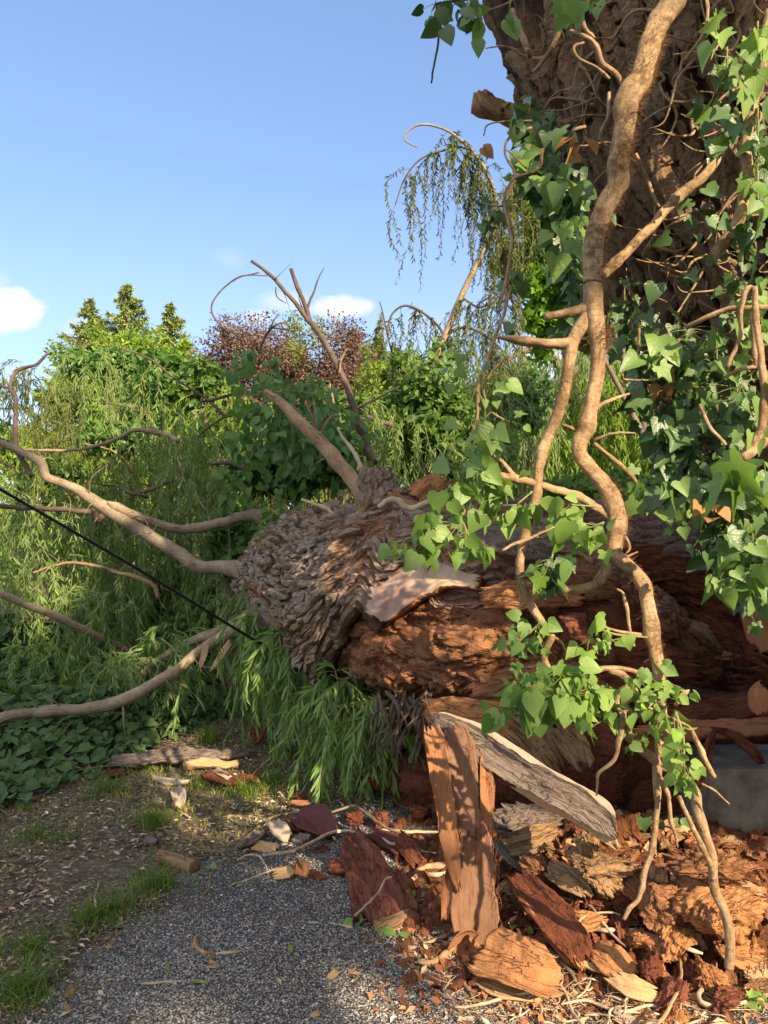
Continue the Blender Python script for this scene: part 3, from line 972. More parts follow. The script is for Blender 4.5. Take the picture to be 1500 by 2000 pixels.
def bark_plates(V, N, Lr, arcs, keep, cell, ang, hgt, seed, nu=14, nv=7, warp=.06, rough=.35, over=(1.35, .98)):
    """separate raised bark ridges laid like broken brickwork over a surface grid V (rows along the trunk, columns round it).
    Lr, arcs: metres along / around; keep(L, a) -> bool; ang: slant of the grain; returns V, F, tuv, dep"""
    r = np.random.default_rng(seed)
    n, m = V.shape[:2]
    L0, L1, a0, a1 = Lr[0], Lr[-1], arcs[0], arcs[-1]
    ca, sa = math.cos(ang), math.sin(ang)
    span = (L1 - L0) + (a1 - a0)
    gu = np.arange(-span, span, cell[0]); gv = np.arange(-span, span, cell[1])
    U, W = np.meshgrid(gu, gv, indexing='ij')
    U = U + (np.arange(len(gv))[None] * .5 % 1) * cell[0] + r.uniform(-.35, .35, U.shape) * cell[0]
    W = W + r.uniform(-.16, .16, U.shape) * cell[1]
    U, W = U.ravel(), W.ravel()
    cL = (L0 + L1) / 2 + U * ca - W * sa; cA = (a0 + a1) / 2 + U * sa + W * ca
    ok = (cL > L0) & (cL < L1) & (cA > a0) & (cA < a1)
    cL, cA = cL[ok], cA[ok]
    ok = keep(cL, cA) & (r.random(len(cL)) < .96)
    cL, cA = cL[ok], cA[ok]; k = len(cL)
    t = np.linspace(-1, 1, nu)[None, :, None]; v = np.linspace(-1, 1, nv)[None, None, :]
    ln = cell[0] * .5 * over[0] * r.uniform(.6, 1.25, k)[:, None, None]
    wd = cell[1] * .5 * over[1] * r.uniform(.7, 1.15, k)[:, None, None]
    ids = np.broadcast_to((np.arange(k) * 3.7)[:, None, None], (k, nu, nv))
    e = fbm(np.stack([t * 3 + 0 * ids, np.sign(v) * 3 + 0 * ids, ids], -1), 3, seed, .65)
    endw = np.clip(1 - np.abs(t) ** 5, .0, 1) ** .6
    x = ln * (t + .10 * fbm(np.stack([v * 2 + 0 * ids, ids, ids * 0], -1), 2, seed + 1))
    y = wd * v * (endw * (1 + .55 * e) + .04)
    yaw = r.normal(0, .20, k)[:, None, None]
    x, y = x * np.cos(yaw) - y * np.sin(yaw), x * np.sin(yaw) * .8 + y * np.cos(yaw)
    bend = cell[1] * .45 * fbm(np.stack([(cL[:, None, None] + x) * 4.5, (cA[:, None, None] + y * .3) * 4.5, x * 0], -1), 2, seed + 2)
    LL = cL[:, None, None] + x * ca - (y + bend) * sa; AA = cA[:, None, None] + x * sa + (y + bend) * ca
    fi = np.clip(np.interp(LL, Lr, np.arange(n)), 0, n - 1.001); fj = np.clip(np.interp(AA, arcs, np.arange(m)), 0, m - 1.001)
    i, j = fi.astype(int), fj.astype(int); a, b = (fi - i)[..., None], (fj - j)[..., None]
    B = V[i, j] * (1 - a) * (1 - b) + V[i + 1, j] * a * (1 - b) + V[i, j + 1] * (1 - a) * b + V[i + 1, j + 1] * a * b
    Nn = unit(N[i, j] * (1 - a) * (1 - b) + N[i + 1, j] * a * (1 - b) + N[i, j + 1] * (1 - a) * b + N[i + 1, j + 1] * a * b)
    h = hgt * r.uniform(.35, 1.25, k)[:, None, None]
    rim = (np.abs(v) < .99) & (np.abs(t) < .99)
    top = h * (1 + .35 * t * r.choice([-1, 1], k)[:, None, None] + .25 * v * r.normal(0, 1, k)[:, None, None])
    nz = fbm(np.stack([x / .035 + ids, y / .010, ids], -1), 4, seed + 4, .62) + .6 * fbm(B * 42, 3, seed + 5)
    H = np.where(rim, top * (1 - .25 * v ** 2) + hgt * rough * nz, -.35 * hgt)
    P_ = B + Nn * H[..., None]
    q = grid_faces(nu, nv)
    F = (q[None] + (np.arange(k) * nu * nv)[:, None, None]).reshape(-1, 4)
    dep = np.where(rim, .5 + .5 * r.random(k)[:, None, None] + 0 * H, .05)
    tuv = np.stack([y + 0 * H, x + 0 * H, ids], -1)
    return P_.reshape(-1, 3), [F], tuv.reshape(-1, 3), dep.ravel()


# ------------------------------------------------------------------ ground, path
def gz(x, y):
    p = np.stack([np.asarray(x) * 1.1, np.asarray(y) * 1.1, np.zeros_like(np.asarray(x, float))], -1)
    return .018 * fbm(p, 3, 3)


def build_ground():
    a = np.sinh(np.linspace(-7, 7, 321)) / np.sinh(7)
    X = a * 420; Yy = a * 420 + 4
    gx, gy = np.meshgrid(X, Yy, indexing='ij')
    z = gz(gx, gy) - .004
    z = z + np.where(gy > 6.5, .03 * np.abs(vnoise(np.stack([gx * 2.1, gy * 2.1, gx * 0], -1), 5)), 0)
    V = np.stack([gx, gy, z], -1).reshape(-1, 3)
    o = mk('ground', V, [grid_faces(321, 321)[:, ::-1]], M['soil'])
    props(o, 'dark soil with thin grass and bark litter', None, None, 'structure')


PX = np.array([-30, -1.7, -1.16, -1.08, -.9, -.66, -.40, 0, .35, .6, 1, 4.])
PYv = np.array([-9, -4, 2.4, 3.0, 3.40, 3.84, 4.26, 4.62, 4.5, 3.3, 2.75, 2.6])


def path_edge(x, y):
    """>0 on the path"""
    e = np.interp(x, PX, PYv) - y
    return e + .30 * fbm(np.stack([x * 2.2, y * 2.2, x * 0], -1), 4, 21) + .30 * fbm(np.stack([x * 9, y * 9, x * 0], -1), 3, 25)


def build_path():
    nx, ny = 300, 420
    gx, gy = np.meshgrid(np.linspace(-2.2, 4.2, nx), np.linspace(-4, 5.3, ny), indexing='ij')
    z = gz(gx, gy) + .004
    V = np.stack([gx, gy, z], -1).reshape(-1, 3)
    q = grid_faces(nx, ny)[:, ::-1]
    k = path_edge(gx, gy).ravel()
    keep = (k[q] > 0).all(1)
    q = q[keep]
    used = np.unique(q); mp = np.zeros(len(V), int); mp[used] = np.arange(len(used))
    o = mk('path', V[used], [mp[q]], M['path'])
    props(o, 'grey asphalt path with exposed gravel', None, None, 'structure')


OCT = np.array([(1, 0, 0), (-1, 0, 0), (0, 1, 0), (0, -1, 0), (0, 0, 1), (0, 0, -1)], float)
OCF = np.array([(0, 2, 4), (2, 1, 4), (1, 3, 4), (3, 0, 4), (2, 0, 5), (1, 2, 5), (3, 1, 5), (0, 3, 5)])


def build_pebbles():
    n = 120000
    y = 2.25 + 3.0 * rng.random(n) ** 1.3
    x = (rng.random(n) * 1.08 - .54) * y * .98
    k = path_edge(x, y)
    dens = np.clip(.35 + k * .9, .07, 1) * np.clip(.95 + .9 * fbm(np.stack([x * 2.3, y * 2.3, x * 0], -1), 4, 31), .25, 1)
    ok = (rng.random(n) < dens) & (k > -.9)
    x, y = x[ok], y[ok]; n = len(x)
    s = rng.uniform(.0014, .0044, n) * (1 + .9 * (rng.random(n) > .96))
    J = OCT[None] * (1 + rng.uniform(-.35, .35, (n, 6, 1))) + rng.uniform(-.25, .25, (n, 6, 3))
    a = rng.random(n) * 6.28
    ca, sa = np.cos(a)[:, None], np.sin(a)[:, None]
    J = np.stack([J[..., 0] * ca - J[..., 1] * sa, J[..., 0] * sa + J[..., 1] * ca, J[..., 2] * .7], -1)
    c = np.stack([x, y, gz(x, y) + .004 + s * .25], -1)
    V = (c[:, None] + J * s[:, None, None]).reshape(-1, 3)
    T = (OCF[None] + (np.arange(n) * 6)[:, None, None]).reshape(-1, 3)
    tuv = np.repeat(np.stack([x, y, rng.random(n)], -1), 6, 0)
    o = mk('gravel', V, [T], M['pebble'], smooth=False, attrs={'tuv': tuv})
    props(o, 'loose grey gravel bedded in the path', None, None, 'stuff')


def slivers(x, y, size, mat, name, label, lift=.004, wid=.6, tilt=.35, tmpl=TINY, thick=None):
    n = len(x)
    a = rng.random(n) * 6.28
    tip = np.stack([np.cos(a), np.sin(a), rng.normal(0, tilt * .5, n)], -1)
    nr = unit(np.stack([rng.normal(0, tilt, n), rng.normal(0, tilt, n), np.ones(n)], -1))
    pos = np.stack([x, y, gz(x, y) + lift + size * .12 * rng.random(n)], -1)
    L = leaves(tmpl, pos, tip, nr, size, wid=wid)
    o = mkleaves(name, L, mat)
    return props(o, label, None, None, 'stuff')


def build_litter():
    # bark crumbs over the soil on the left, thinner over the path
    n = 52000
    y = 2.3 + 4.6 * rng.random(n) ** 1.1
    x = (rng.random(n) * 1.1 - .55) * y
    k = path_edge(x, y)
    d = np.where(k < 0, .75, np.clip(.50 - k * .5, .05, .5)) * np.clip(.7 + 1.3 * fbm(np.stack([x * 1.7, y * 1.7, x * 0 + 4], -1), 3, 8), .1, 1.3)
    ok = rng.random(n) < d
    x, y = x[ok], y[ok]
    slivers(x, y, rng.uniform(.008, .045, len(x)) ** 1.0, M['litter'], 'bark_litter', 'small brown bark crumbs and twig bits strewn on the soil', wid=rng.uniform(.15, .9, len(x)))
    # orange crumbs under the broken trunk
    n = 16000
    px = rng.normal(1200, 190, n); py = rng.normal(1800, 110, n)
    ok = (py > 1560) & (py < 2150) & (px > 690)
    g = np.array([G(a, b) for a, b in zip(px[ok], py[ok])])
    slivers(g[:, 0], g[:, 1], rng.uniform(.008, .05, len(g)), M['crumbs'], 'wood_crumbs', 'orange crumbs of rotten wood heaped below the broken trunk', lift=.006, wid=rng.uniform(.3, 1.3, len(g)), tilt=.6)
    # straw coloured rootlets, bottom right
    n = 750
    px = rng.normal(1180, 210, n); py = rng.normal(1930, 75, n)
    ok = (px > 860) & (py > 1780) & (py < 2120)
    g = np.array([G(a, b) for a, b in zip(px[ok], py[ok])])
    a = rng.random(len(g)) * 6.28; L = rng.uniform(.03, .16, len(g))
    A = g + [0, 0, .008] + np.stack([a * 0, a * 0, .02 * rng.random(len(g))], -1)
    B = A + np.stack([np.cos(a) * L, np.sin(a) * L, rng.normal(0, .012, len(g))], -1)
    B[:, 2] = np.maximum(B[:, 2], .004)
    V, F, u = sticks(A, B, rng.uniform(.0008, .0028, len(g)))
    o = mk('rootlet_litter', V, F, M['root'], attrs={'tuv': u})
    props(o, 'pale straw coloured rootlets tangled on the ground', None, None, 'stuff')
    # thin twigs on soil
    n = 900
    y = 2.6 + 4 * rng.random(n); x = (rng.random(n) * 1.0 - .5) * y
    ok = (path_edge(x, y) < .35) & (x < .6); x, y = x[ok], y[ok]
    a = rng.random(len(x)) * 6.28; L = rng.uniform(.04, .22, len(x))
    A = np.stack([x, y, gz(x, y) + .006], -1); B = A + np.stack([np.cos(a) * L, np.sin(a) * L, .01 * rng.random(len(x))], -1)
    V, F, u = sticks(A, B, rng.uniform(.001, .003, len(x)))
    o = mk('twig_litter', V, F, M['twig'], attrs={'tuv': u})
    props(o, 'thin dry twigs scattered over the soil', None, None, 'stuff')


def blades(bx, by, H, mat, name, label, fan=.6):
    n = len(bx)
    a = rng.random(n) * 6.28
    d = np.stack([np.cos(a), np.sin(a)], -1) * (rng.random(n) * fan)[:, None]
    z = gz(bx, by)
    w = .0016 + .0012 * rng.random(n)
    ts = np.array([0, .4, .75, 1.])
    pts = np.stack([bx[:, None] + d[:, :1] * H[:, None] * ts ** 1.7, by[:, None] + d[:, 1:] * H[:, None] * ts ** 1.7, z[:, None] + H[:, None] * (ts - .35 * fan * ts ** 2)], -1)
    s = np.stack([-np.sin(a), np.cos(a), a * 0], -1)
    b = rng.random(n) * 6.28
    s = np.stack([np.cos(b), np.sin(b), b * 0], -1)
    ww = (w[:, None] * np.array([1, .9, .6, .05]))[..., None]
    Lp = pts + s[:, None] * ww; Rp = pts - s[:, None] * ww
    V = np.stack([Lp, Rp], 2).reshape(-1, 3)
    q = grid_faces(4, 2)
    Q = (q[None] + (np.arange(n) * 8)[:, None, None]).reshape(-1, 4)
    tuv = np.repeat(np.stack([a, a, rng.random(n)], -1), 8, 0)
    o = mk(name, V, [Q], mat, smooth=False, attrs={'tuv': tuv})
    return props(o, label, None, None, 'stuff')


def build_grass():
    X, Y, H = [], [], []
    for (px, py, rx, n, h) in [(205, 1545, 48, 420, .10), (300, 1612, 36, 520, .11), (300, 1740, 42, 560, .09), (215, 1785, 55, 500, .08),
                               (60, 1855, 75, 420, .08), (40, 1945, 80, 620, .10), (408, 1448, 22, 420, .14), (480, 1548, 34, 420, .09),
                               (535, 1528, 30, 350, .09), (385, 1530, 40, 300, .06), (110, 1640, 55, 260, .05), (70, 1630, 50, 250, .06),
                               (290, 1500, 26, 260, .07), (175, 1800, 40, 300, .08), (560, 1475, 28, 260, .10), (520, 1395, 70, 700, .14), (400, 1400, 70, 600, .14), (620, 1400, 60, 500, .14)]:
        g = G(px, py); r = rx * g[1] / FPX
        a = rng.random(n) * 6.28; n = int(n * .55); a = a[:n]; k = r * np.abs(rng.normal(0, .8, n))
        X.append(g[0] + np.cos(a) * k); Y.append(g[1] + np.sin(a) * k * 1.1); H.append(h * 1.35 * rng.uniform(.3, 1.1, n))
    blades(np.concatenate(X), np.concatenate(Y), np.concatenate(H), M['grass'], 'grass', 'green grass tufts growing from the soil', 1.1)
    n = 15000
    y = 3.0 + 4.2 * rng.random(n); x = -2.6 + 2.9 * rng.random(n)
    k = path_edge(x, y); f = fbm(np.stack([x * 1.5, y * 1.5, x * 0], -1), 4, 44)
    ok = (k < .1) & (f > -.06)
    x, y = x[ok], y[ok]
    blades(x, y, rng.uniform(.015, .06, len(x)), M['drygrass'], 'grass', 'short yellowed grass thinly covering the soil', 1.3)


def build_cover():
    n = 21000
    x = rng.uniform(-6, .6, n); y = rng.uniform(4.1, 9.5, n)
    e = y - np.interp(x, [-6, -2.1, -1.72, -1.5, -1.2, -.6, .6], [3.9, 4.2, 4.95, 5.7, 6.3, 6.7, 7.0]) + .35 * fbm(np.stack([x * 2, y * 2, x * 0], -1), 3, 61)
    ok = (e > 0) & (np.abs(x) < .62 * y); x, y, e = x[ok], y[ok], e[ok]
    h = np.minimum(.04 + e * .22, .42) * (.6 + .5 * np.abs(fbm(np.stack([x * 1.4, y * 1.4, x * 0], -1), 2, 6)))
    n = len(x)
    z = h * rng.random(n) ** .5 + .01
    a = rng.random(n) * 6.28
    tip = unit(np.stack([np.cos(a), np.sin(a) - .4, rng.normal(-.25, .3, n)], -1))
    nr = unit(np.stack([rng.normal(0, .45, n), rng.normal(-.3, .45, n), np.ones(n)], -1))
    L = leaves(IVY2, np.stack([x, y, z], -1), tip, nr, rng.uniform(.045, .10, n))
    o = mkleaves('ground_cover', L, M['cover'])
    props(o, 'dark green bramble and ivy leaves covering the ground', None, None, 'stuff')
    n2 = 15000
    x2 = rng.uniform(.2, 7.5, n2); y2 = rng.uniform(4.9, 11, n2)
    a = rng.random(n2) * 6.28
    L = leaves(BROAD, np.stack([x2, y2, .02 + .22 * rng.random(n2) ** 2], -1), unit(np.stack([np.cos(a), np.sin(a), rng.normal(-.1, .3, n2)], -1)), unit(np.stack([rng.normal(0, .5, n2), rng.normal(-.2, .5, n2), np.ones(n2)], -1)), rng.uniform(.05, .12, n2))
    o = mkleaves('undergrowth', L, M['cover'])
    props(o, 'dark leafy undergrowth beyond the fallen trunk', None, None, 'stuff')
    A = np.stack([x2[:900], y2[:900], .05 + .3 * rng.random(900)], -1); B = A + rng.normal(0, .35, (900, 3)) * [1, 1, .3]; B[:, 2] = np.maximum(B[:, 2], .01)
    V, F, u = sticks(A, B, .006)
    o = mk('brushwood', V, F, M['twig'], attrs={'tuv': u})
    props(o, 'broken branches lying in the undergrowth', None, None, 'stuff')
    k = rng.choice(n, 1600, replace=False)
    A = np.stack([x[k], y[k], z[k]], -1); B = A + rng.normal(0, .16, (1600, 3)) * [1, 1, .35]; B[:, 2] = np.maximum(B[:, 2], .01)
    V, F, u = sticks(A, B, .0025)
    o = mk('undergrowth_stems', V, F, M['green_twig'], attrs={'tuv': u})
    props(o, 'thin stems running among the ground cover leaves', None, None, 'stuff')


build_ground(); build_path(); build_pebbles(); build_litter(); build_grass(); build_cover()


# ------------------------------------------------------------------ trees far behind
def build_far():
    spruce('tallest pointed spruce, middle of the three on the skyline', 247, 553, 50, .60, M['spruce'], 1)
    spruce('shorter spruce just left of the tallest one on the skyline', 174, 580, 52, .52, M['spruce'], 2)
    spruce('slim spruce right of the tallest one, standing apart', 334, 590, 52, .56, M['spruce'], 3)
    spruce('small pale spruce tip showing right of the copper beeches', 690, 640, 60, .22, M['spruce'], 4)
    spruce('pale conifer between the copper beech and the bent willow stem', 740, 655, 52, .32, M['pale_tree'], 5)
    far_tree('copper_beech_tree', 'large purple-brown copper beech, left of the two', 'tree', 476, 806, 134, 192, 50, M['copper'], 40000, .22, 190, 11)
    far_tree('copper_beech_tree', 'darker purple copper beech behind the bare forked sapling', 'tree', 668, 816, 120, 184, 50, M['copper'], 34000, .22, 170, 12)
    far_tree('broadleaf_tree', 'olive green tree between the two copper beeches', 'tree', 578, 806, 86, 172, 52, M['olive_tree'], 30000, .22, 110, 13)
    far_tree('broadleaf_tree', 'pale green rounded tree below the tallest spruce', 'tree', 215, 775, 115, 145, 38, M['pale_tree'], 20000, .24, 90, 14)
    far_tree('broadleaf_tree', 'dark green tree right of the pale rounded tree', 'tree', 305, 800, 60, 115, 36, M['dark_tree'], 12000, .22, 70, 15)
    far_tree('broadleaf_tree', 'grey-green tree filling the gap between the copper beeches and the shrub', 'tree', 752, 760, 50, 95, 40, M['olive_tree'], 9000, .2, 60, 23)
    far_tree('broadleaf_tree', 'light green tree touching the left copper beech', 'tree', 348, 770, 34, 105, 42, M['pale_tree'], 9000, .24, 60, 16)
    far_tree('broadleaf_tree', 'bright yellow-green tree low at the left edge', 'tree', 60, 880, 80, 70, 30, M['pale_tree'], 9000, .2, 60, 17)
    far_tree('broadleaf_tree', 'blue-green tree at the far left edge behind the willow', 'tree', -60, 840, 90, 120, 34, M['dark_tree'], 9000, .22, 60, 18)
    far_tree('broadleaf_tree', 'pale tree behind the shrub right of the copper beeches', 'tree', 790, 790, 75, 110, 34, M['pale_tree'], 12000, .22, 70, 19)
    far_tree('broadleaf_tree', 'dark leafy tree behind the weeping willow curtain', 'tree', 960, 860, 110, 130, 26, M['dark_tree'], 12000, .2, 80, 20)
    far_tree('broadleaf_tree', 'mid green tree right behind the hanging ivy stems', 'tree', 1120, 840, 100, 120, 27, M['olive_tree'], 10000, .2, 80, 21)
    far_tree('maple_tree', 'bright green maple crown showing left of the ivy-clad trunk', 'tree', 1125, 440, 135, 255, 13, M['maple'], 19000, .12, 170, 22, tmpl=IVY3, spread=.17, trunk_r=.14, shift=1.7)
    # far hedge that closes the view under the trees
    for i, (px, py, rx, ry, Y, mt, lb) in enumerate([
            (-60, 1010, 170, 130, 20, 'pale_tree', 'yellow-green bush at the left edge behind the willow curtain'),
            (230, 1000, 190, 120, 19, 'olive_tree', 'sunlit bush behind the fallen willow limbs'),
            (560, 1000, 180, 120, 18, 'olive_tree', 'bush behind the leafy ivy mound on the fallen limb'),
            (860, 1000, 170, 110, 18, 'pale_tree', 'light bush behind the broken stub on the log'),
            (1140, 1010, 150, 110, 17, 'dark_tree', 'dark bush behind the hanging ivy stems'),
            (1420, 1000, 190, 130, 17, 'dark_tree', 'dark bush behind the ivy-clad trunk')]):
        far_tree('bush', lb, 'bush', px, py, rx, ry, Y, M[mt], 9000, .14, 70, 40 + i, trunk_r=.06)


build_far()


# ------------------------------------------------------------------ shrubs and willow behind the log
def shrub(name, label, px, py, rx, ry, Y, mat, n, lsize, tmpl, seed, clumps=60, stems=7, spread=.26, hollow=.3, cat='shrub'):
    c = P(px, py, Y); R = np.array([rx, rx * .8, ry]) * Y / FPX
    c[2] = max(c[2], R[2] * .75)
    base = np.array([c[0], Y, 0.])
    t = thing(name, label, cat, base)
    (V, F, u), pos, cl = blob(c, R, n, lsize, tmpl, clumps, seed, spread, hollow, .35, low=-.8)
    V[:, 2] = np.maximum(V[:, 2], .01)
    mk('foliage', V, F, mat, t, False, {'tuv': u})
    r = np.random.default_rng(seed)
    for k in range(stems):
        q = cl[r.integers(len(cl))]
        b = base + [r.normal(0, .08), r.normal(0, .08), -.02]
        m = (b + q) / 2 + r.normal(0, .05, 3)
        V, F, u = tube([b, m, q], [.02, .014, .004], 6, .1, seed=k)
        mk('stem', V, F, M['twig'], t, attrs={'tuv': u})
    return t


def region(px, py, rx, ry, Y0, Y1, n, up=0):
    a = rng.random(n) * 6.28; k = rng.random(n) ** .5
    x = px + rx * k * np.cos(a); y = py + ry * k * np.sin(a); Y = rng.uniform(Y0, Y1, n)
    return np.stack([(x - 750) / FPX * Y, Y, EYE + (1000 - y) / FPX * Y], -1)


def build_shrubs():
    shrub('bramble_shrub', 'dark green leafy shrub under the long curved limb', 390, 1230, 90, 75, 7.4, M['shrub'], 2600, .085, BROAD, 51)
    for i, (x, y, rx, ry, Y, n_) in enumerate([(215, 705, 90, 40, 9.5, 900), (120, 790, 60, 40, 9, 400), (330, 745, 60, 45, 9.3, 600), (420, 850, 60, 50, 8.6, 600), (250, 860, 90, 40, 8.8, 700), (100, 930, 80, 40, 8.2, 500)]):
        shrub('leafy_bough', ['leafy bough crowning the willow curtains under the spruces', 'small leafy bough left of the willow top', 'leafy bough between the willow top and the ivy mound', 'leafy bough just left of the ivy mound', 'leafy bough in the middle of the willow curtains', 'leafy bough low behind the long pale limb'][i], x, y, rx, ry, Y, M['shrub' if i % 2 else 'broad'], n_, .085, BROAD, 170 + i, clumps=26, stems=4, spread=.34, hollow=.1, cat='bough')
    shrub('leafy_shrub', 'leafy branches in the gap between the willow curtains and the ivy', 400, 760, 60, 55, 9, M['shrub'], 1500, .08, BROAD, 66, stems=5)
    shrub('bramble_shrub', 'bright green shrub between the two left limbs of the log', 360, 1180, 75, 60, 7.9, M['shrub'], 2000, .08, BROAD, 52)
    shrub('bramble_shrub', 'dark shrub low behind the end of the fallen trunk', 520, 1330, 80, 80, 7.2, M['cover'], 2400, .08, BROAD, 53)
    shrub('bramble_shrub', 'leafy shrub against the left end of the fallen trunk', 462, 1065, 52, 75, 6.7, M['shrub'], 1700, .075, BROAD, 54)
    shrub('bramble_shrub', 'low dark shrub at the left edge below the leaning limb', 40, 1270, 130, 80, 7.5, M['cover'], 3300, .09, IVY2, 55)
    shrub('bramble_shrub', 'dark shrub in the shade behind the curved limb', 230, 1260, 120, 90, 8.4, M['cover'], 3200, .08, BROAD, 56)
    shrub('leafy_shrub', 'sunlit leafy shrub left of the broken stub, behind the ivy mound', 660, 820, 60, 60, 8.6, M['shrub'], 1500, .08, BROAD, 67)
    shrub('leafy_shrub', 'tall broad-leaved shrub behind the broken stub', 840, 800, 104, 118, 8.4, M['shrub'], 4600, .08, BROAD, 57, 46, spread=.40, hollow=.05)
    shrub('leafy_shrub', 'green shrub right behind the top of the log', 640, 905, 80, 60, 7.0, M['shrub'], 2200, .08, BROAD, 58)
    shrub('leafy_shrub', 'dense shrub filling the gap left of the broken stub', 540, 930, 90, 65, 7.6, M['broad'], 2800, .08, BROAD, 59)
    shrub('leafy_shrub', 'green shrub behind the upper stem of the fallen tree', 900, 900, 110, 75, 8.8, M['shrub'], 3000, .08, BROAD, 60)
    shrub('leafy_shrub', 'loose shrub against the light right of the bent willow stem', 1000, 800, 80, 90, 10.5, M['broad'], 2200, .08, BROAD, 61)
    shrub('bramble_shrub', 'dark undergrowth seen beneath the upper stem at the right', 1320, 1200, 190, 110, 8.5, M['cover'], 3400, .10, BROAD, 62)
    shrub('bramble_shrub', 'low green undergrowth beyond the upper stem', 1180, 960, 150, 40, 9.5, M['shrub'], 3200, .09, BROAD, 63)
    # weeping willow beyond the hanging stems
    t = thing('weeping_willow_tree', 'weeping willow with hanging curtains behind the ivy stems', 'tree', (4.4, 17, 0))
    V, F, u = tube([(4.4, 17, -.1), (4.3, 17, 2.2), (4.0, 16.8, 4.2), (3.6, 16.5, 5.4)], [.38, .3, .2, .05], 10, .3)
    mk('trunk', V, F, M['trunk_far'], t, attrs={'tuv': u})
    for i, (px, py) in enumerate([(1060, 690), (1130, 640), (1200, 660), (1270, 720), (960, 720)]):
        q = P(px, py, 16 + (i % 2)); a = np.array([4.2, 17, 3. + .3 * i])
        V, F, u = tube([a, (a + q) / 2 + [0, 0, .6], q], [.13, .08, .02], 8, .2, seed=i)
        mk('limb', V, F, M['trunk_far'], t, attrs={'tuv': u})
    for (reg, n, L0, L1, mt) in [((1160, 730, 160, 100, 15, 18), 430, 1.2, 2.6, 'willow'), ((980, 730, 60, 70, 15, 17), 90, 1.0, 2.4, 'willow'),
                                 ((1200, 860, 150, 35, 13.5, 15), 150, .7, 1.3, 'willow_sun'), ((1240, 760, 100, 70, 14, 15), 160, 1.0, 1.9, 'willow_sun'), ((1020, 800, 90, 60, 13, 15), 130, .8, 1.8, 'willow'), ((1060, 860, 90, 50, 15, 17), 110, .7, 1.6, 'willow')]:
        a = region(*reg, n)
        lv, tw = curtain(a, rand_dirs(n) * [1, 1, .2], rng.uniform(L0, L1, n), rng.uniform(.1, .5, n), 44, .17, twig_r=.004, spread=.35)
        o = mkleaves('crown', lv, M[mt], t)
        mk('twigs', tw[0], tw[1], M['green_twig'], o, attrs={'tuv': tw[2]})


build_shrubs()


# tall thin willow stem with drooping twigs against the sky
def build_willow_stem():
    t = thing('willow_sapling', 'thin bent willow stem with drooping wispy twigs against the sky', 'sapling', (.6, 9, 0))
    Y = 9
    limb('stem', [(800, 860, Y, 8), (840, 735, Y, 7), (868, 660, Y, 6.5), (905, 570, Y, 6), (940, 500, Y, 5.5), (965, 450, Y, 5), (968, 395, Y, 4.5), (950, 335, Y, 3.8),
                  (915, 288, Y, 3), (875, 256, Y, 2.5), (830, 243, Y, 2.2), (800, 253, Y, 2), (790, 273, Y, 1.6), (815, 288, Y, 1.2)], M['limb'], t, 8, .04, 1, rough=.2)
    V, F, u = tube([P(800, 860, Y), np.array([.35, 9, .8]), np.array([.45, 9, -.1])], [.046, .055, .07], 8, .1)
    mk('stem', V, F, M['limb_tan'], t, attrs={'tuv': u})
    arcs = [[(945, 328, Y, 2.6), (912, 290, Y, 2.4), (865, 294, Y, 2.2), (820, 312, Y, 1.8), (790, 350, Y, 1.4), (772, 400, Y, 1)],
            [(962, 380, Y, 2.2), (930, 335, Y, 2), (905, 320, Y, 1.6), (885, 345, Y, 1.2)],
            [(968, 420, Y, 2), (990, 380, Y, 1.8), (1010, 340, Y, 1.5), (1020, 420, Y, 1)],
            [(878, 690, Y, 2.6), (862, 645, Y, 2.8), (825, 610, Y, 2.6), (790, 597, Y, 2.4), (765, 615, Y, 2), (755, 650, Y, 1.4)],
            [(870, 655, Y, 3), (900, 640, Y, 3), (940, 650, Y, 2.4), (985, 690, Y, 1.8), (1000, 740, Y, 1.2)],
            [(900, 580, Y, 2.6), (940, 600, Y, 2.2), (980, 570, Y, 2), (1010, 600, Y, 1.4)],
            [(850, 700, Y, 2.4), (800, 720, Y, 2.2), (770, 700, Y, 1.8), (745, 600, Y, 1.2), (740, 590, Y, 1)],
            [(1000, 590, Y, 2.2), (985, 500, Y, 2), (990, 400, Y, 1.8), (1000, 350, Y, 1.4)]]
    anc = []
    for i, r in enumerate(arcs):
        limb('twig', r, M['limb_dark'], t, 6, .04, i, rough=.2)
        C, _ = cat_rom(PP(r)[0], [[0] * len(r)], .05)
        anc.append(C)
    C, _ = cat_rom(PP([(968, 395, Y, 1), (950, 335, Y, 1), (915, 288, Y, 1), (875, 256, Y, 1)])[0], [[0] * 4], .05); anc.append(C)
    C = np.vstack(anc)
    n = 190
    a = C[rng.integers(0, len(C), n)]
    lv, tw = curtain(a, rand_dirs(n) * [1, .6, .2], rng.uniform(.35, 1.25, n), rng.uniform(.05, .3, n), 80, .062, twig_r=.0028, spread=.7, wid=1.6)
    o = mkleaves('foliage', lv, M['willow_thin'], t)
    mk('twigs', tw[0], tw[1], M['twig'], o, attrs={'tuv': tw[2]})
    a = region(930, 640, 80, 60, 8.8, 9.6, 60)
    lv, tw = curtain(a, rand_dirs(60) * [1, .6, .2], rng.uniform(.5, 1.2, 60), rng.uniform(.05, .3, 60), 36, .07, twig_r=.0022)
    o = mkleaves('foliage', lv, M['willow'], t)
    mk('twigs', tw[0], tw[1], M['twig'], o, attrs={'tuv': tw[2]})


build_willow_stem()

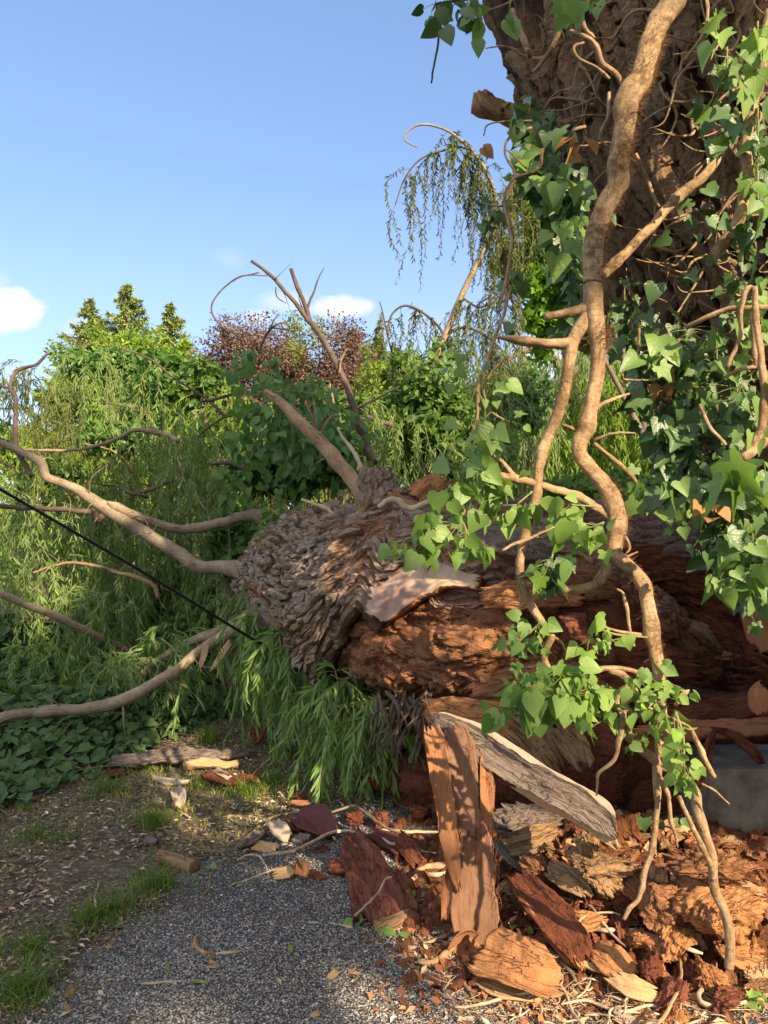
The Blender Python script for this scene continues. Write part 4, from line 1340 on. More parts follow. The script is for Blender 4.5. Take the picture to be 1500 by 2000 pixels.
# ------------------------------------------------------------------ the fallen tree
LOG = [(488, 1122, 1165, 6.25), (508, 1086, 1182, 6.12), (545, 1034, 1218, 5.95), (605, 994, 1262, 5.72), (662, 988, 1300, 5.48), (740, 980, 1352, 5.2),
       (850, 985, 1385, 4.9), (1000, 1008, 1398, 4.6), (1130, 1062, 1395, 4.45), (1250, 1150, 1388, 4.35), (1340, 1212, 1368, 4.3), (1400, 1250, 1345, 4.3)]


def log_grid(step, ns, th0, th1, scale, nth=None):
    """centre line and ring directions of the fallen trunk; th0/th1 functions of photo column"""
    pts = [P(x, (a + b) / 2, Y) for x, a, b, Y in LOG]
    R = [(b - a) / 2 * Y / FPX for x, a, b, Y in LOG]
    C, (Rr, X) = cat_rom(pts, [np.array(R), np.array([r[0] for r in LOG], float)], step)
    T, A, B = frames(C)
    L = np.concatenate([[0], np.cumsum(np.linalg.norm(np.diff(C, axis=0), axis=1))])
    v = np.linspace(0, 1, ns)
    th = th0(X)[:, None] * (1 - v) + th1(X)[:, None] * v
    D = A[:, None] * np.cos(th)[..., None] + B[:, None] * np.sin(th)[..., None]
    return C, D, Rr, X, L, th


def bark_relief(S, arc, L, amp, seed, cell=(.20, .085), slant=.5, lump=.05):
    """interlacing ridges running with the grain, narrow deep furrows between: returns displacement and 0..1 depth"""
    w = np.stack([fbm(S * 2.6 + 9 * k, 3, seed + k) for k in range(2)], -1) * np.array([.7, 1.5])
    j = fbm(S * 20, 3, seed + 30, .6)
    u = L / cell[0] + slant * arc / cell[0] + w[..., 0] + .10 * j
    v = arc / cell[1] + w[..., 1] - slant * .3 * L / cell[1] + .45 * j
    f1, f2, cid = worley(np.stack([u, v, u * 0 + seed], -1), seed)
    g = np.clip((f2 - f1) * 3.8, 0, 1) ** .65
    a1, a2, c2 = worley(np.stack([u * 3.1 + .3, v * 2.1 + .3, u * 0 + seed + 5], -1), seed + 3)
    g2 = np.clip((a2 - a1) * 4.5, 0, 1) ** .7
    fib = fbm(np.stack([u * 3.2, v * 5.5, u * 0 + seed], -1), 4, seed + 8, .6)
    tilt = f1 * 0 + np.sin((u - np.floor(u)) * np.pi)
    h = .54 * g * (.6 + .7 * cid) + .26 * g2 * (.4 + c2) + .18 * fib + .04 * tilt
    dep = np.clip(h, 0, 1)
    return amp * (h - .5) * 2 + lump * fbm(S * 1.9, 3, seed + 20) + amp * .18 * fbm(S * 30, 3, seed + 2), dep


fallen = thing('fallen_tree', 'huge old willow fallen on its side, trunk split open to orange rotten wood', 'tree', (-.4, 5.2, 0))
def build_log():
    # rotten heart
    C, D, R, X, L, th = log_grid(.012, 420, lambda x: x * 0 - math.pi, lambda x: x * 0 + math.pi, 1)
    S = C[:, None] + D * R[:, None, None]
    arc = th * R[:, None]
    face = np.clip((th - rad(60)) / rad(60), 0, 1) * np.clip((rad(200) - th) / rad(40), 0, 1)
    # bulging dome of heartwood on the near side, a hollow step under it
    dome = .13 * np.exp(-(((X[:, None] - 980) / 150) ** 2 + ((th - rad(112)) / rad(30)) ** 2))
    step1 = -.19 * np.clip((th - rad(132) - .25 * fbm(np.stack([L[:, None] * 4 + 0 * th, th * 2, th * 0], -1), 3, 4)) * 9, 0, 1) * np.clip((X[:, None] - 860) / 80, 0, 1) * np.clip((rad(158) - th) * 8, 0, 1)
    q = np.stack([S[..., 0] * 2.4, S[..., 1] * 2.4, S[..., 2] * 7.5], -1)
    lay = fbm(q + .6 * np.stack([fbm(S * 2.5, 3, 5)] * 3, -1), 5, 12)
    terr = np.round((lay * 4) + .0) / 4
    f1, f2, cid = worley(np.stack([L[:, None] / .19 + fbm(S * 5, 2, 3), arc / .11 + fbm(S * 5 + 7, 2, 3), arc * 0], -1), 4)
    d = .04 * lay + .085 * terr + .03 * (cid - .5) - .03 * np.exp(-((f2 - f1) / .06) ** 2)
    for th_c, amp_, wd_, sd_ in ((118, .10, 2.2, 1), (148, .12, 3.0, 2), (98, .06, 1.6, 3)):
        ln_ = rad(th_c) + .22 * fbm(np.stack([L * 2.2, L * 0, L * 0 + sd_], -1), 4, 60 + sd_)[:, None]
        on_ = np.clip(fbm(np.stack([L * 1.8, L * 0 + 5, L * 0 + sd_], -1), 2, 70 + sd_)[:, None] * 4 + .7, 0, 1)
        d = d - amp_ * on_ * np.exp(-((th - ln_) / rad(wd_)) ** 2)
    d = d + .008 * fbm(S * 22, 4, 8)
    k = .86 + .02 * face
    V = C[:, None] + D * (R[:, None] * k + dome + step1 + d)[..., None]
    n, ns = V.shape[:2]
    sel = X > 560
    V, n = V[sel], int(sel.sum())
    tuv = np.stack([arc[sel], np.broadcast_to(L[sel][:, None], (n, ns)), np.zeros((n, ns))], -1)
    cidx = (cid[sel] * 3).astype(int)
    mk('heartwood', V.reshape(-1, 3), [grid_faces(n, ns)], M['rot'], fallen, attrs={'tuv': tuv.reshape(-1, 3)})

    # bark shell: all round at the left lobe, open on the near lower side to the right
    xs = [478, 690, 720, 770, 840, 900, 1000, 1130, 1200, 1400]
    te = [176, 172, 158, 118, 95, 86, 76, 62, 52, 30]
    C, D, R, X, L, th = log_grid(.0095, 620, lambda x: x * 0 - rad(184), lambda x: np.interp(x, xs, np.radians(te)), 1)
    L0 = L[:, None]
    v = np.linspace(0, 1, th.shape[1])[None]
    edge_n = fbm(np.stack([L0[:, 0] * 6, L * 0, L * 0], -1), 5, 31, .65)[:, None] * .30 * np.interp(X, [600, 720], [0, 1])[:, None]
    th = th + edge_n * np.clip((v - .5) * 2, 0, 1)
    Ax = frames(C)
    D = Ax[1][:, None] * np.cos(th)[..., None] + Ax[2][:, None] * np.sin(th)[..., None]
    S = C[:, None] + D * R[:, None, None]
    arc = th * R[:, None]
    d, dep = bark_relief(S, arc, L0 + 0 * arc, .020, 3, (.42, .062), .30, .055)
    dep = dep * .35
    # a swollen seam that runs down across the trunk, and the shallow saddle left of it
    xs2 = X[:, None] + (th - rad(60)) * 38
    d = d + .08 * np.exp(-((xs2 - 775) / 24) ** 2) * (1 + .4 * fbm(S * 6, 2, 4)) - .05 * np.exp(-((xs2 - 735) / 22) ** 2)
    d = d + .05 * np.exp(-((xs2 - 850) / 40) ** 2)
    d = d - .03
    endc = np.interp(X, [478, 520], [.4, 1])[:, None]
    Vt = C[:, None] + D * (R[:, None] + d * endc)[..., None]
    thick = .055 + .03 * fbm(S * 7, 3, 6)
    Vb = C[:, None] + D * (R[:, None] + (d * .3 - thick) * endc)[..., None]
    n, ns = th.shape
    V, F, _ = stitch(Vt, Vb, np.zeros((n, ns, 3)), n, ns)
    dd = np.concatenate([dep.ravel(), dep.ravel() * 0])
    # redder bark on the top and to the right of the seam
    q = F[0][:, 0] % (n * ns)
    xi = X[q // ns]; ti = th.ravel()[q]
    nz = fbm(S.reshape(-1, 3)[q] * 3, 3, 77)
    mi = ((xi > 790 + 110 * nz + (ti - rad(40)) * 60)).astype(int)
    mk('bark', V, F, [M['bark'], M['bark_red']], fallen, attrs={'dep': dd, 'tuv': np.zeros((len(V), 3))}, matidx=mi)

    Nb = np.cross(np.gradient(Vt, axis=0), np.gradient(Vt, axis=1))
    Nb = unit(Nb * np.sign(np.sum(Nb * D, -1, keepdims=True)))
    for ker in range(3):
        Nb[1:-1, 1:-1] = unit(Nb[:-2, 1:-1] + Nb[2:, 1:-1] + Nb[1:-1, :-2] + Nb[1:-1, 2:] + Nb[1:-1, 1:-1])
    sm = Vt.copy()
    for ker in range(8):
        sm[1:-1, 1:-1] = (sm[:-2, 1:-1] + sm[2:, 1:-1] + sm[1:-1, :-2] + sm[1:-1, 2:]) / 4
    cols = np.linspace(0, 1, ns) * 3.4                       # nominal metres round the shell
    for tag_, k0, k1, an, cl, hh, mt_, sd_ in (('left', 470, 800, .20, (.125, .044), .036, 'bark', 3), ('right', 790, 1420, .22, (.17, .05), .024, 'bark_red', 8)):
        lo, hi = np.interp([k0, k1], X, L)
        kp = lambda l, a_, lo=lo, hi=hi: (l > lo) & (l < hi) & (a_ < 3.36)
        Vp, Fp, up_, dp = bark_plates(sm, Nb, L, cols, kp, cl, an, hh, sd_, 14, 8, rough=.85)
        mk('bark_ridges', Vp, Fp, M[mt_], fallen, False, attrs={'dep': dp, 'tuv': up_})

    # end swelling where the lower limbs start
    for i, rows in enumerate([[(640, 1270, 5.55, 52), (600, 1240, 5.6, 60), (560, 1200, 5.75, 52), (520, 1170, 5.9, 34)],
                              [(660, 1290, 5.3, 40), (630, 1262, 5.4, 42), (598, 1232, 5.45, 32), (575, 1216, 5.48, 22), (562, 1212, 5.45, 17)]]):
        pts, rr = PP(rows)
        V, F, u = tube(pts, rr, 90, .012, .10, seed=60 + i, freq=2.5)
        arc = u[:, 0]; dsp, dep = bark_relief(V, arc, u[:, 1], .022, 9 + i, (.12, .05), .3, .03)
        # push outwards along the ring
        Cn = np.array([pts[np.argmin(np.linalg.norm(pts - p, axis=1))] for p in V])
        V = V + unit(V - Cn) * dsp[:, None]
        mk('burl', V, F, M['bark_red'], fallen, attrs={'tuv': u, 'dep': dep})
    # sawn round end
    c = P(560, 1212, 5.42); r = 13 * 5.42 / FPX
    V, F, u = chunk(c, (r, r * .35, r * 1.1), 5, (0, 0, .5), cuts=0, rough=.05)
    mk('sawn_end', V, F, M['cutface'], fallen, attrs={'tuv': u})

    # smooth bare patch with its thick torn rim
    C, D, R, X, L, th = log_grid(.012, 60, lambda x: x * 0, lambda x: x * 0 + 1, 1)
    sel = (X > 850) & (X < 1002)
    C, R, X, L = C[sel], R[sel], X[sel], L[sel]
    top = np.radians(np.interp(X, [858, 883, 925, 960, 1000], [77, 70, 63, 62, 65]))
    bot = np.radians(np.interp(X, [858, 870, 900, 950, 1000], [90, 93, 88, 80, 71]))
    v = np.linspace(0, 1, 60)
    nz = fbm(np.stack([L * 9, L * 0, L * 0], -1), 4, 9, .6)
    th = (top + .03 * nz)[:, None] * (1 - v) + (bot + .07 * nz)[:, None] * v
    A = frames(np.array([P(x, (a + b) / 2, Y) for x, a, b, Y in LOG]))
    Cf = log_grid(.012, 4, lambda x: x * 0, lambda x: x * 0 + 1, 1)[0]
    _, AA, BB = frames(Cf)
    AA, BB = AA[sel], BB[sel]
    endr = np.abs(fbm(np.stack([v * 5, v * 0, v * 0], -1), 4, 3, .6)) * .06
    D = AA[:, None] * np.cos(th)[..., None] + BB[:, None] * np.sin(th)[..., None]
    base = C[:, None] + D * R[:, None, None]
    out = .072 + .018 * fbm(base * 3, 2, 5) + .03 * np.clip(v - .6, 0, 1)[None]
    knot = .018 * np.exp(-(((X[:, None] - 890) / 6) ** 2 + ((v[None] - .35) / .12) ** 2)) + .012 * np.exp(-(((X[:, None] - 950) / 4) ** 2 + ((v[None] - .6) / .08) ** 2))
    Vt = base + D * (out + knot + .004 * fbm(base * 24, 3, 2))[..., None] + (AA * 0)[:, None]
    Vb = base + D * (out - .055 - .03 * v[None])[..., None]
    # ragged ends along the trunk
    T = unit(np.gradient(C, axis=0))
    Vt = Vt + T[:, None] * (endr * np.where(np.arange(len(C))[:, None] < len(C) / 2, 1, -1) * (np.abs(np.linspace(-1, 1, len(C)))[:, None] ** 6))[..., None]
    n, ns = th.shape
    tuv = np.stack([th * .6, np.broadcast_to(L[:, None], (n, ns)), th * 0], -1)
    V, F, u = stitch(Vt, Vb, tuv, n, ns)
    q = grid_faces(n, ns)
    mi = np.concatenate([np.zeros(len(q), int), np.ones(len(F[0]) - len(q), int)])
    mk('bare_sapwood', V, F, [M['bare'], M['rot_orange']], fallen, attrs={'tuv': u}, matidx=mi)

    # torn orange rim running on to the right of the patch
    for i, (rows, w, mt) in enumerate([
            ([(930, 1168, 3.98), (1000, 1160, 3.9), (1070, 1160, 3.88), (1150, 1170, 3.88)], [.05, .07, .06, .03], 'rot_orange'),
            ([(1000, 1120, 4.02), (1070, 1128, 3.96), (1150, 1138, 3.95), (1230, 1160, 3.98)], [.04, .09, .08, .03], 'rot'),
            ([(700, 1250, 4.62), (760, 1225, 4.52), (840, 1190, 4.35)], [.03, .05, .02], 'rot_dark'),
            ([(1090, 1190, 3.98), (1160, 1200, 3.95), (1260, 1235, 3.95), (1330, 1250, 4.0)], [.05, .10, .09, .03], 'rot_dark'),
            ([(900, 1365, 4.10), (1000, 1340, 3.95), (1110, 1330, 3.9), (1230, 1340, 3.9)], [.05, .10, .12, .05], 'rot'),
            ([(1150, 1290, 3.92), (1250, 1290, 3.88), (1370, 1300, 3.95)], [.10, .13, .05], 'rot_dark'),
            ([(800, 1385, 4.05), (900, 1395, 3.9), (1000, 1410, 3.8), (1090, 1420, 3.8)], [.05, .09, .09, .04], 'rot_orange')]):
        pts = [P(*r) for r in rows]
        V, F, u = plate(pts, w, (0, -1, .35), .05, -.3, 300 + i, .1, 26, .022, .016)
        mk('torn_wood', V, F, M[mt], fallen, attrs={'tuv': u})
    for i, (x, y, Y, s, mt) in enumerate([(690, 1268, 4.78, (.075, .04, .085), 'tan'), (700, 1312, 4.72, (.085, .05, .055), 'palewood'), (728, 1262, 4.68, (.05, .03, .06), 'rot_orange'),
                                          (1120, 1222, 3.82, (.10, .07, .075), 'rot_red'), (1170, 1272, 3.8, (.12, .06, .06), 'rot'), (1050, 1128, 4.0, (.10, .06, .05), 'rot'),
                                          (1010, 1085, 4.15, (.16, .08, .05), 'bark_red')]):
        V, F, u = chunk(P(x, y, Y), s, 200 + i, (.2, .3, .2), rough=.25)
        mk('wood_lump', V, F, M[mt], fallen, attrs={'tuv': u, 'dep': np.full(len(V), .4)})

    # weathered flake of bark lying along the top
    V, F, u = plate([P(880, 1045, 4.0), P(960, 1035, 3.95), P(1030, 1060, 3.9), P(1095, 1085, 3.9)], [.05, .10, .08, .02], (0, -.6, .8), .05, -.3, 5, .1, 26, .02, .014)
    mk('bark_flake', V, F, M['greybark'], fallen, attrs={'tuv': u})
    # rugged bark shoulder with the broken stub on top
    pts, rr = PP([(770, 1030, 4.95, 62), (748, 985, 5.0, 46), (738, 950, 5.02, 34), (735, 925, 5.02, 30), (736, 915, 5.02, 22)])
    V, F, u = tube(pts, rr, 120, .010, .14, seed=3, freq=3)
    dsp, dep = bark_relief(V, u[:, 0], u[:, 1], .022, 14, (.11, .05), .1, .03)
    Cn = np.array([pts[np.argmin(np.linalg.norm(pts - p, axis=1))] for p in V])
    V = V + unit((V - Cn) * [1, 1, .2]) * dsp[:, None]
    mk('broken_stub', V, F, M['bark_red'], fallen, attrs={'tuv': u, 'dep': dep})
    for i, (rows, w, mt) in enumerate([
            ([(725, 985, 4.72), (690, 1030, 4.85), (672, 1080, 4.9), (655, 1160, 4.95)], [.03, .05, .035, .02], 'tan'),
            ([(760, 955, 4.85), (790, 985, 4.75), (830, 1000, 4.7)], [.03, .05, .02], 'inner'),
            ([(815, 985, 4.9), (850, 950, 4.9), (872, 935, 4.9)], [.12, .11, .05], 'rot_orange'),
            ([(840, 985, 4.85), (880, 965, 4.85), (915, 960, 4.85)], [.09, .10, .03], 'rot_red')]):
        V, F, u = plate([P(*r) for r in rows], w, (0, -1, .3), .05, -.3, 320 + i, .14, 22, .02, .012)
        mk('torn_wood', V, F, M[mt], fallen, attrs={'tuv': u})

    # second stem going off to the right, dark bark above, red torn wood below
    pts, rr = PP([(820, 1045, 5.1, 58), (950, 1040, 4.95, 62), (1100, 1046, 4.8, 68), (1230, 1062, 4.65, 78), (1360, 1090, 4.5, 96), (1500, 1130, 4.4, 118), (1640, 1170, 4.3, 130)])
    C, (R,) = cat_rom(pts, [np.array(rr)], .012)
    T, A, B = frames(C)
    L = np.concatenate([[0], np.cumsum(np.linalg.norm(np.diff(C, axis=0), axis=1))])
    th = np.linspace(-math.pi, math.pi, 300)
    D = A[:, None] * np.cos(th)[None, :, None] + B[:, None] * np.sin(th)[None, :, None]
    S = C[:, None] + D * R[:, None, None]
    arc = th[None] * R[:, None]
    dsp, dep = bark_relief(S, arc, L[:, None] + 0 * arc, .018, 21, (.24, .05), .15, .03)
    V = C[:, None] + D * (R[:, None] + dsp)[..., None]
    n, ns = V.shape[:2]
    q = grid_faces(n, ns)
    ti = np.broadcast_to(th, (n, ns)).ravel()[q[:, 0]]
    mi = ((ti > rad(86) + .25 * fbm(S.reshape(-1, 3)[q[:, 0]] * [3, 3, 12], 3, 5)) & (ti < rad(176))).astype(int)
    tuv = np.stack([arc, np.broadcast_to(L[:, None], (n, ns)), arc * 0], -1).reshape(-1, 3)
    o = mk('upper_stem', V.reshape(-1, 3), [q], [M['bark_dark'], M['rot_dark']], fallen, attrs={'dep': dep.ravel(), 'tuv': tuv}, matidx=mi)
    # splintered slab sticking out low on the right
    for i, (rows, w, mt) in enumerate([
            ([(1225, 1430, 3.7), (1330, 1420, 3.65), (1440, 1415, 3.6), (1580, 1405, 3.6)], [.03, .05, .05, .04], 'inner'),
            ([(1240, 1410, 3.85), (1340, 1385, 3.85), (1450, 1370, 3.85), (1580, 1360, 3.85)], [.03, .07, .08, .08], 'rot_dark')]):
        V, F, u = plate([P(*r) for r in rows], w, (0, -.5, .85), .04, -.2, 340 + i, .12, 24, .014, .014)
        mk('torn_wood', V, F, M[mt], fallen, attrs={'tuv': u})
    for i, (x, y, Y, sz, mt) in enumerate([(1420, 1330, 5.0, (.5, .25, .22), 'rot_dark'), (1290, 1330, 4.6, (.35, .2, .2), 'rot_dark'), (1480, 1440, 4.6, (.4, .3, .16), 'rot_dark')]):  # dark lumps added to darken the deep shadowed hollow
        V, F, u = chunk(P(x, y, Y), sz, 250 + i, (.1, .1, .2), 70, 50, rough=.35)
        mk('wood_lump', V, F, M[mt], fallen, attrs={'tuv': u})
    for i, (rows, w, mt) in enumerate([
            ([(1180, 1225, 3.95), (1260, 1270, 3.95), (1330, 1310, 4.0), (1390, 1330, 4.1)], [.05, .08, .07, .02], 'rot_dark'),
            ([(1300, 1190, 4.3), (1370, 1210, 4.25), (1440, 1240, 4.2), (1530, 1290, 4.1)], [.04, .07, .08, .08], 'rot_dark'),
            ([(1250, 1300, 4.0), (1320, 1350, 4.0), (1400, 1370, 4.0), (1520, 1380, 3.9)], [.03, .06, .06, .05], 'bark_dark'),
            ([(1395, 1420, 3.55), (1385, 1480, 3.5), (1365, 1530, 3.5), (1352, 1545, 3.5)], [.012, .02, .018, .008], 'rot_dark'),
            ([(1385, 1420, 3.6), (1440, 1440, 3.55), (1500, 1490, 3.5)], [.01, .02, .02], 'rot_dark')]):
        V, F, u = plate([P(*q) for q in rows], w, (0, -1, .4), .05, -.25, 260 + i, .22, 26, .022, .014)
        mk('torn_wood', V, F, M[mt], fallen, attrs={'tuv': u, 'dep': np.full(len(V), .4)})  # mostly dark torn pieces, added to fill the same shadowed hollow
    # frayed flaps under the trunk
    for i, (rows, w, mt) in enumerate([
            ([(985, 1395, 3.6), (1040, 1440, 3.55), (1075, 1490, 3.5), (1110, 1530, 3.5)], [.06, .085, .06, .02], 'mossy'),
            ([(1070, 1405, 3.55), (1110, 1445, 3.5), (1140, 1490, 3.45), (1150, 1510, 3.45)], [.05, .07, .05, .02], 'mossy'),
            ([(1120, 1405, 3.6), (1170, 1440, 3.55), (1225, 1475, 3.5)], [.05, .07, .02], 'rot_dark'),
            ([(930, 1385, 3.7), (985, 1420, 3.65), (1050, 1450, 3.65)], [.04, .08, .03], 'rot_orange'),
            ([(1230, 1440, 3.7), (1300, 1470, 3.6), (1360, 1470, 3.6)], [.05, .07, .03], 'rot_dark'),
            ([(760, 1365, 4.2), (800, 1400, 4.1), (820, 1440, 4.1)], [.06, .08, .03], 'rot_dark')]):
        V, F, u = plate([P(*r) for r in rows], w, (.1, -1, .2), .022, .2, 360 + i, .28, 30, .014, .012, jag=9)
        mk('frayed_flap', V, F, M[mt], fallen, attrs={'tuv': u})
    # root fibres hanging at the near lower corner
    ps = []
    r = np.random.default_rng(5)
    for k in range(34):
        x0 = r.uniform(735, 850); y0 = r.uniform(1350, 1400)
        x1 = x0 + r.normal(-5, 26); y1 = y0 + r.uniform(40, 120)
        pt, rr = PP([(x0, y0, 4.1, r.uniform(2, 5)), ((x0 + x1) / 2 + r.normal(0, 10), (y0 + y1) / 2, 4.0, r.uniform(2, 5)), (x1, y1, 4.0, 1)])
        ps.append(tube(pt, rr, 7, .02, .25, wob=.008, seed=k))
    V, F, u = join(ps)
    mk('root_fibres', V, F, M['limb_dark'], fallen, attrs={'tuv': u})
    # crumbly underside mass between trunk and ground, dark lumps added to block light
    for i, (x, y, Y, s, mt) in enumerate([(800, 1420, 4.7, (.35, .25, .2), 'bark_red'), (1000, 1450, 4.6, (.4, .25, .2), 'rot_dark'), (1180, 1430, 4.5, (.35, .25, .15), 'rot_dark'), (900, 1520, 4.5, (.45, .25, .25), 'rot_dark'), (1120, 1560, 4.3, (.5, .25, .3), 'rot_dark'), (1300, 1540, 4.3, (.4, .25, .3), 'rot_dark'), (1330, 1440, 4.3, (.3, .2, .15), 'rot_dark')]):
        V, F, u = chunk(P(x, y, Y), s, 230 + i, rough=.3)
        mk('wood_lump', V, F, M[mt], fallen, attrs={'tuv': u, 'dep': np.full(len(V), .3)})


build_log()


def build_limbs():
    LM = M['limb']
    def lb(rows, mat=LM, ns=14, seed=0, name='limb', **kw):
        rows = [(a, b, c, d * (.82 if i > 1 else 1)) for i, (a, b, c, d) in enumerate(rows)]
        pp, rr_ = PP(rows[3:])
        if len(pp) > 2:
            C_, (R_,) = cat_rom(pp, [np.array(rr_)], .02)
            q = np.random.default_rng(seed + 5)
            ps = []
            for k in range(int(len(C_) * .10) + 3):
                p0 = C_[q.integers(len(C_))]; dd = unit(q.normal(size=3) * [1, .6, 1]); ln = q.uniform(.06, .45)
                ps.append(tube([p0, p0 + dd * ln * .5 + q.normal(0, .03, 3), p0 + dd * ln + q.normal(0, .05, 3) - [0, 0, ln * .15]], np.array([.006, .004, .0012]) * q.uniform(.5, 1.3), 6, .03, .2, seed=k))
            V_, F_, u_ = join(ps)
            mk('twigs', V_, F_, mat, fallen, attrs={'tuv': u_})
        return limb(name, rows, mat, fallen, ns, .03, seed, **kw)
    big = dict(rough=.10, knob=.25, wob=.012)
    lb([(600, 1160, 5.75, 74), (560, 1146, 5.9, 60), (525, 1132, 6.0, 42), (495, 1121, 6.03, 31), (462, 1112, 6.08, 22), (430, 1108, 6.1, 17), (390, 1106, 6.15, 16), (340, 1076, 6.2, 16), (290, 1045, 6.25, 16), (230, 1010, 6.3, 15), (180, 975, 6.4, 12),
        (130, 945, 6.5, 11), (92, 932, 6.5, 11), (80, 905, 6.55, 10), (38, 880, 6.6, 9), (-30, 855, 6.6, 8)], seed=1, **big)
    lb([(600, 1040, 6.0, 40), (560, 1022, 6.2, 26), (515, 1008, 6.3, 16), (470, 1010, 6.35, 12), (430, 1023, 6.4, 12), (390, 1030, 6.4, 12), (345, 1032, 6.4, 11), (300, 1020, 6.35, 10), (255, 1002, 6.3, 10), (228, 990, 6.3, 12), (212, 980, 6.3, 4)], seed=2, **big)
    lb([(580, 1180, 5.7, 56), (535, 1188, 5.75, 42), (495, 1204, 5.75, 26), (458, 1228, 5.7, 18), (420, 1252, 5.65, 13), (380, 1280, 5.6, 13), (320, 1325, 5.5, 13), (250, 1362, 5.45, 13), (180, 1382, 5.45, 12), (100, 1388, 5.45, 12), (0, 1402, 5.4, 12), (-90, 1420, 5.4, 12)], seed=3, **big)
    lb([(470, 1215, 5.95, 14), (430, 1235, 5.95, 12), (380, 1252, 6, 11), (330, 1277, 6.05, 10), (285, 1312, 6.1, 9), (250, 1345, 6.15, 7)], seed=4, **big)
    lb([(760, 1010, 5.1, 26), (720, 980, 5.15, 20), (690, 940, 5.2, 18), (650, 890, 5.3, 17), (610, 850, 5.4, 15), (575, 815, 5.5, 14), (545, 785, 5.6, 12), (520, 765, 5.7, 6)], M['limb_tan'], 16, 5, **big)
    lb([(730, 905, 6.4, 9), (712, 860, 6.5, 9), (692, 800, 6.6, 8.5), (672, 742, 6.7, 8), (648, 692, 6.8, 7.5), (618, 645, 6.9, 7), (598, 620, 7, 6.2), (572, 585, 7, 5), (535, 545, 7.05, 4.6), (510, 522, 7.1, 4), (492, 509, 7.1, 3.6)], M['limb_dark'], 10, 6, 'bare_branch', rough=.2, wob=.01)
    for i, (rows, mt) in enumerate([
            ([(607, 632, 7, 6), (598, 600, 7, 5), (583, 565, 7, 5), (568, 525, 7, 4.5)], 'limb_dark'), ([(600, 603, 7, 3.4), (613, 570, 7, 2.4), (632, 522, 7, 1.2)], 'limb_dark'),
            ([(506, 532, 7.1, 2), (462, 544, 7.1, 2), (428, 570, 7.1, 2), (412, 605, 7.1, 2), (432, 636, 7.1, 2.2), (445, 650, 7.1, 1.5)], 'limb_dark'),
            ([(440, 660, 7.1, 3), (432, 636, 7.1, 2.4), (428, 615, 7.1, 1)], 'limb_dark'),
            ([(505, 690, 7, 3), (520, 655, 7, 3), (540, 635, 7, 2.6), (562, 630, 7, 1.4)], 'limb_dark'), ([(525, 650, 7, 2.4), (535, 625, 7, 1.8), (545, 612, 7, 1)], 'limb_dark'),
            ([(530, 640, 7, 2.2), (560, 642, 7, 2.4), (580, 636, 7, 2), (597, 655, 7, 1.5)], 'limb_dark'),
            ([(662, 730, 6.7, 2.4), (668, 700, 6.7, 2.2), (678, 680, 6.7, 1.2)], 'limb_tan'), ([(538, 560, 7, 1.6), (540, 580, 7, 1.4), (558, 592, 7, .9)], 'limb_dark'),
            ([(350, 862, 7, 6), (330, 850, 7.05, 5.5), (300, 843, 7.1, 5.5), (265, 840, 7.1, 5), (230, 856, 7.15, 4.5), (190, 870, 7.2, 4), (130, 880, 7.2, 3.5), (40, 878, 7.2, 3)], 'limb'),
            ([(440, 815, 7.4, 4.5), (405, 780, 7.4, 3), (350, 745, 7.4, 2.6), (290, 700, 7.5, 2.2), (230, 680, 7.5, 1.8)], 'limb_dark'),
            ([(62, 930, 6.6, 6), (32, 870, 6.7, 6), (30, 820, 6.8, 5.5), (32, 780, 6.8, 5), (20, 755, 6.8, 4), (35, 722, 6.9, 4), (70, 712, 6.9, 3.6), (95, 688, 6.9, 3)], 'limb_dark'), ([(22, 760, 6.8, 3.5), (0, 752, 6.8, 3.2), (-30, 745, 6.8, 3)], 'limb_dark'),
            ([(-40, 1145, 6.0, 10), (0, 1160, 6.05, 9), (60, 1184, 6.15, 9), (130, 1214, 6.3, 9), (200, 1245, 6.5, 8), (268, 1276, 6.7, 6)], 'limb'),
            ([(40, 1205, 6.8, 4), (130, 1213, 6.8, 3.4), (230, 1220, 6.8, 3)], 'limb_dark'),
            ([(310, 1170, 6.6, 5), (300, 1145, 6.6, 5), (270, 1128, 6.6, 4.5), (220, 1115, 6.7, 4), (190, 1105, 6.7, 4), (130, 1100, 6.8, 3.5), (60, 1120, 6.9, 3)], 'limb_tan'),
            ([(180, 1000, 6.9, 7), (120, 995, 6.9, 6), (50, 992, 7, 5), (-20, 985, 7, 5)], 'limb_dark'), ([(200, 1005, 6.7, 8), (190, 1015, 6.7, 7), (185, 990, 6.6, 5)], 'limb_dark'),
            ([(330, 940, 7.3, 5), (300, 955, 7.3, 4.5), (260, 967, 7.3, 4)], 'limb_dark'), ([(490, 920, 7, 5), (450, 905, 7, 5), (415, 905, 7, 4)], 'limb_dark'),
            ([(520, 890, 6.8, 4), (490, 880, 6.8, 5), (478, 877, 6.8, 5)], 'limb'), ([(400, 1050, 6.8, 5), (440, 1035, 6.8, 4), (480, 1030, 6.8, 3)], 'limb_dark'),
            ([(455, 770, 7.2, 3.5), (420, 780, 7.2, 4), (390, 785, 7.2, 3.5)], 'limb_dark'), ([(478, 810, 7.1, 3), (440, 815, 7.1, 3.2), (400, 840, 7.1, 2.6), (385, 855, 7.1, 2)], 'limb_dark'),
            ([(770, 830, 7.8, 6), (735, 820, 7.8, 5.5), (715, 812, 7.8, 5)], 'limb_dark'), ([(690, 800, 7, 4), (730, 780, 7, 3), (780, 755, 7, 2)], 'limb_tan'),
            ([(660, 880, 7.2, 3.5), (655, 830, 7.2, 3.5), (652, 790, 7.2, 3), (645, 750, 7.2, 2)], 'limb'), ([(720, 1180, 7, 3), (640, 1260, 6.5, 2), (620, 1330, 6.3, 2)], 'limb_dark')]):
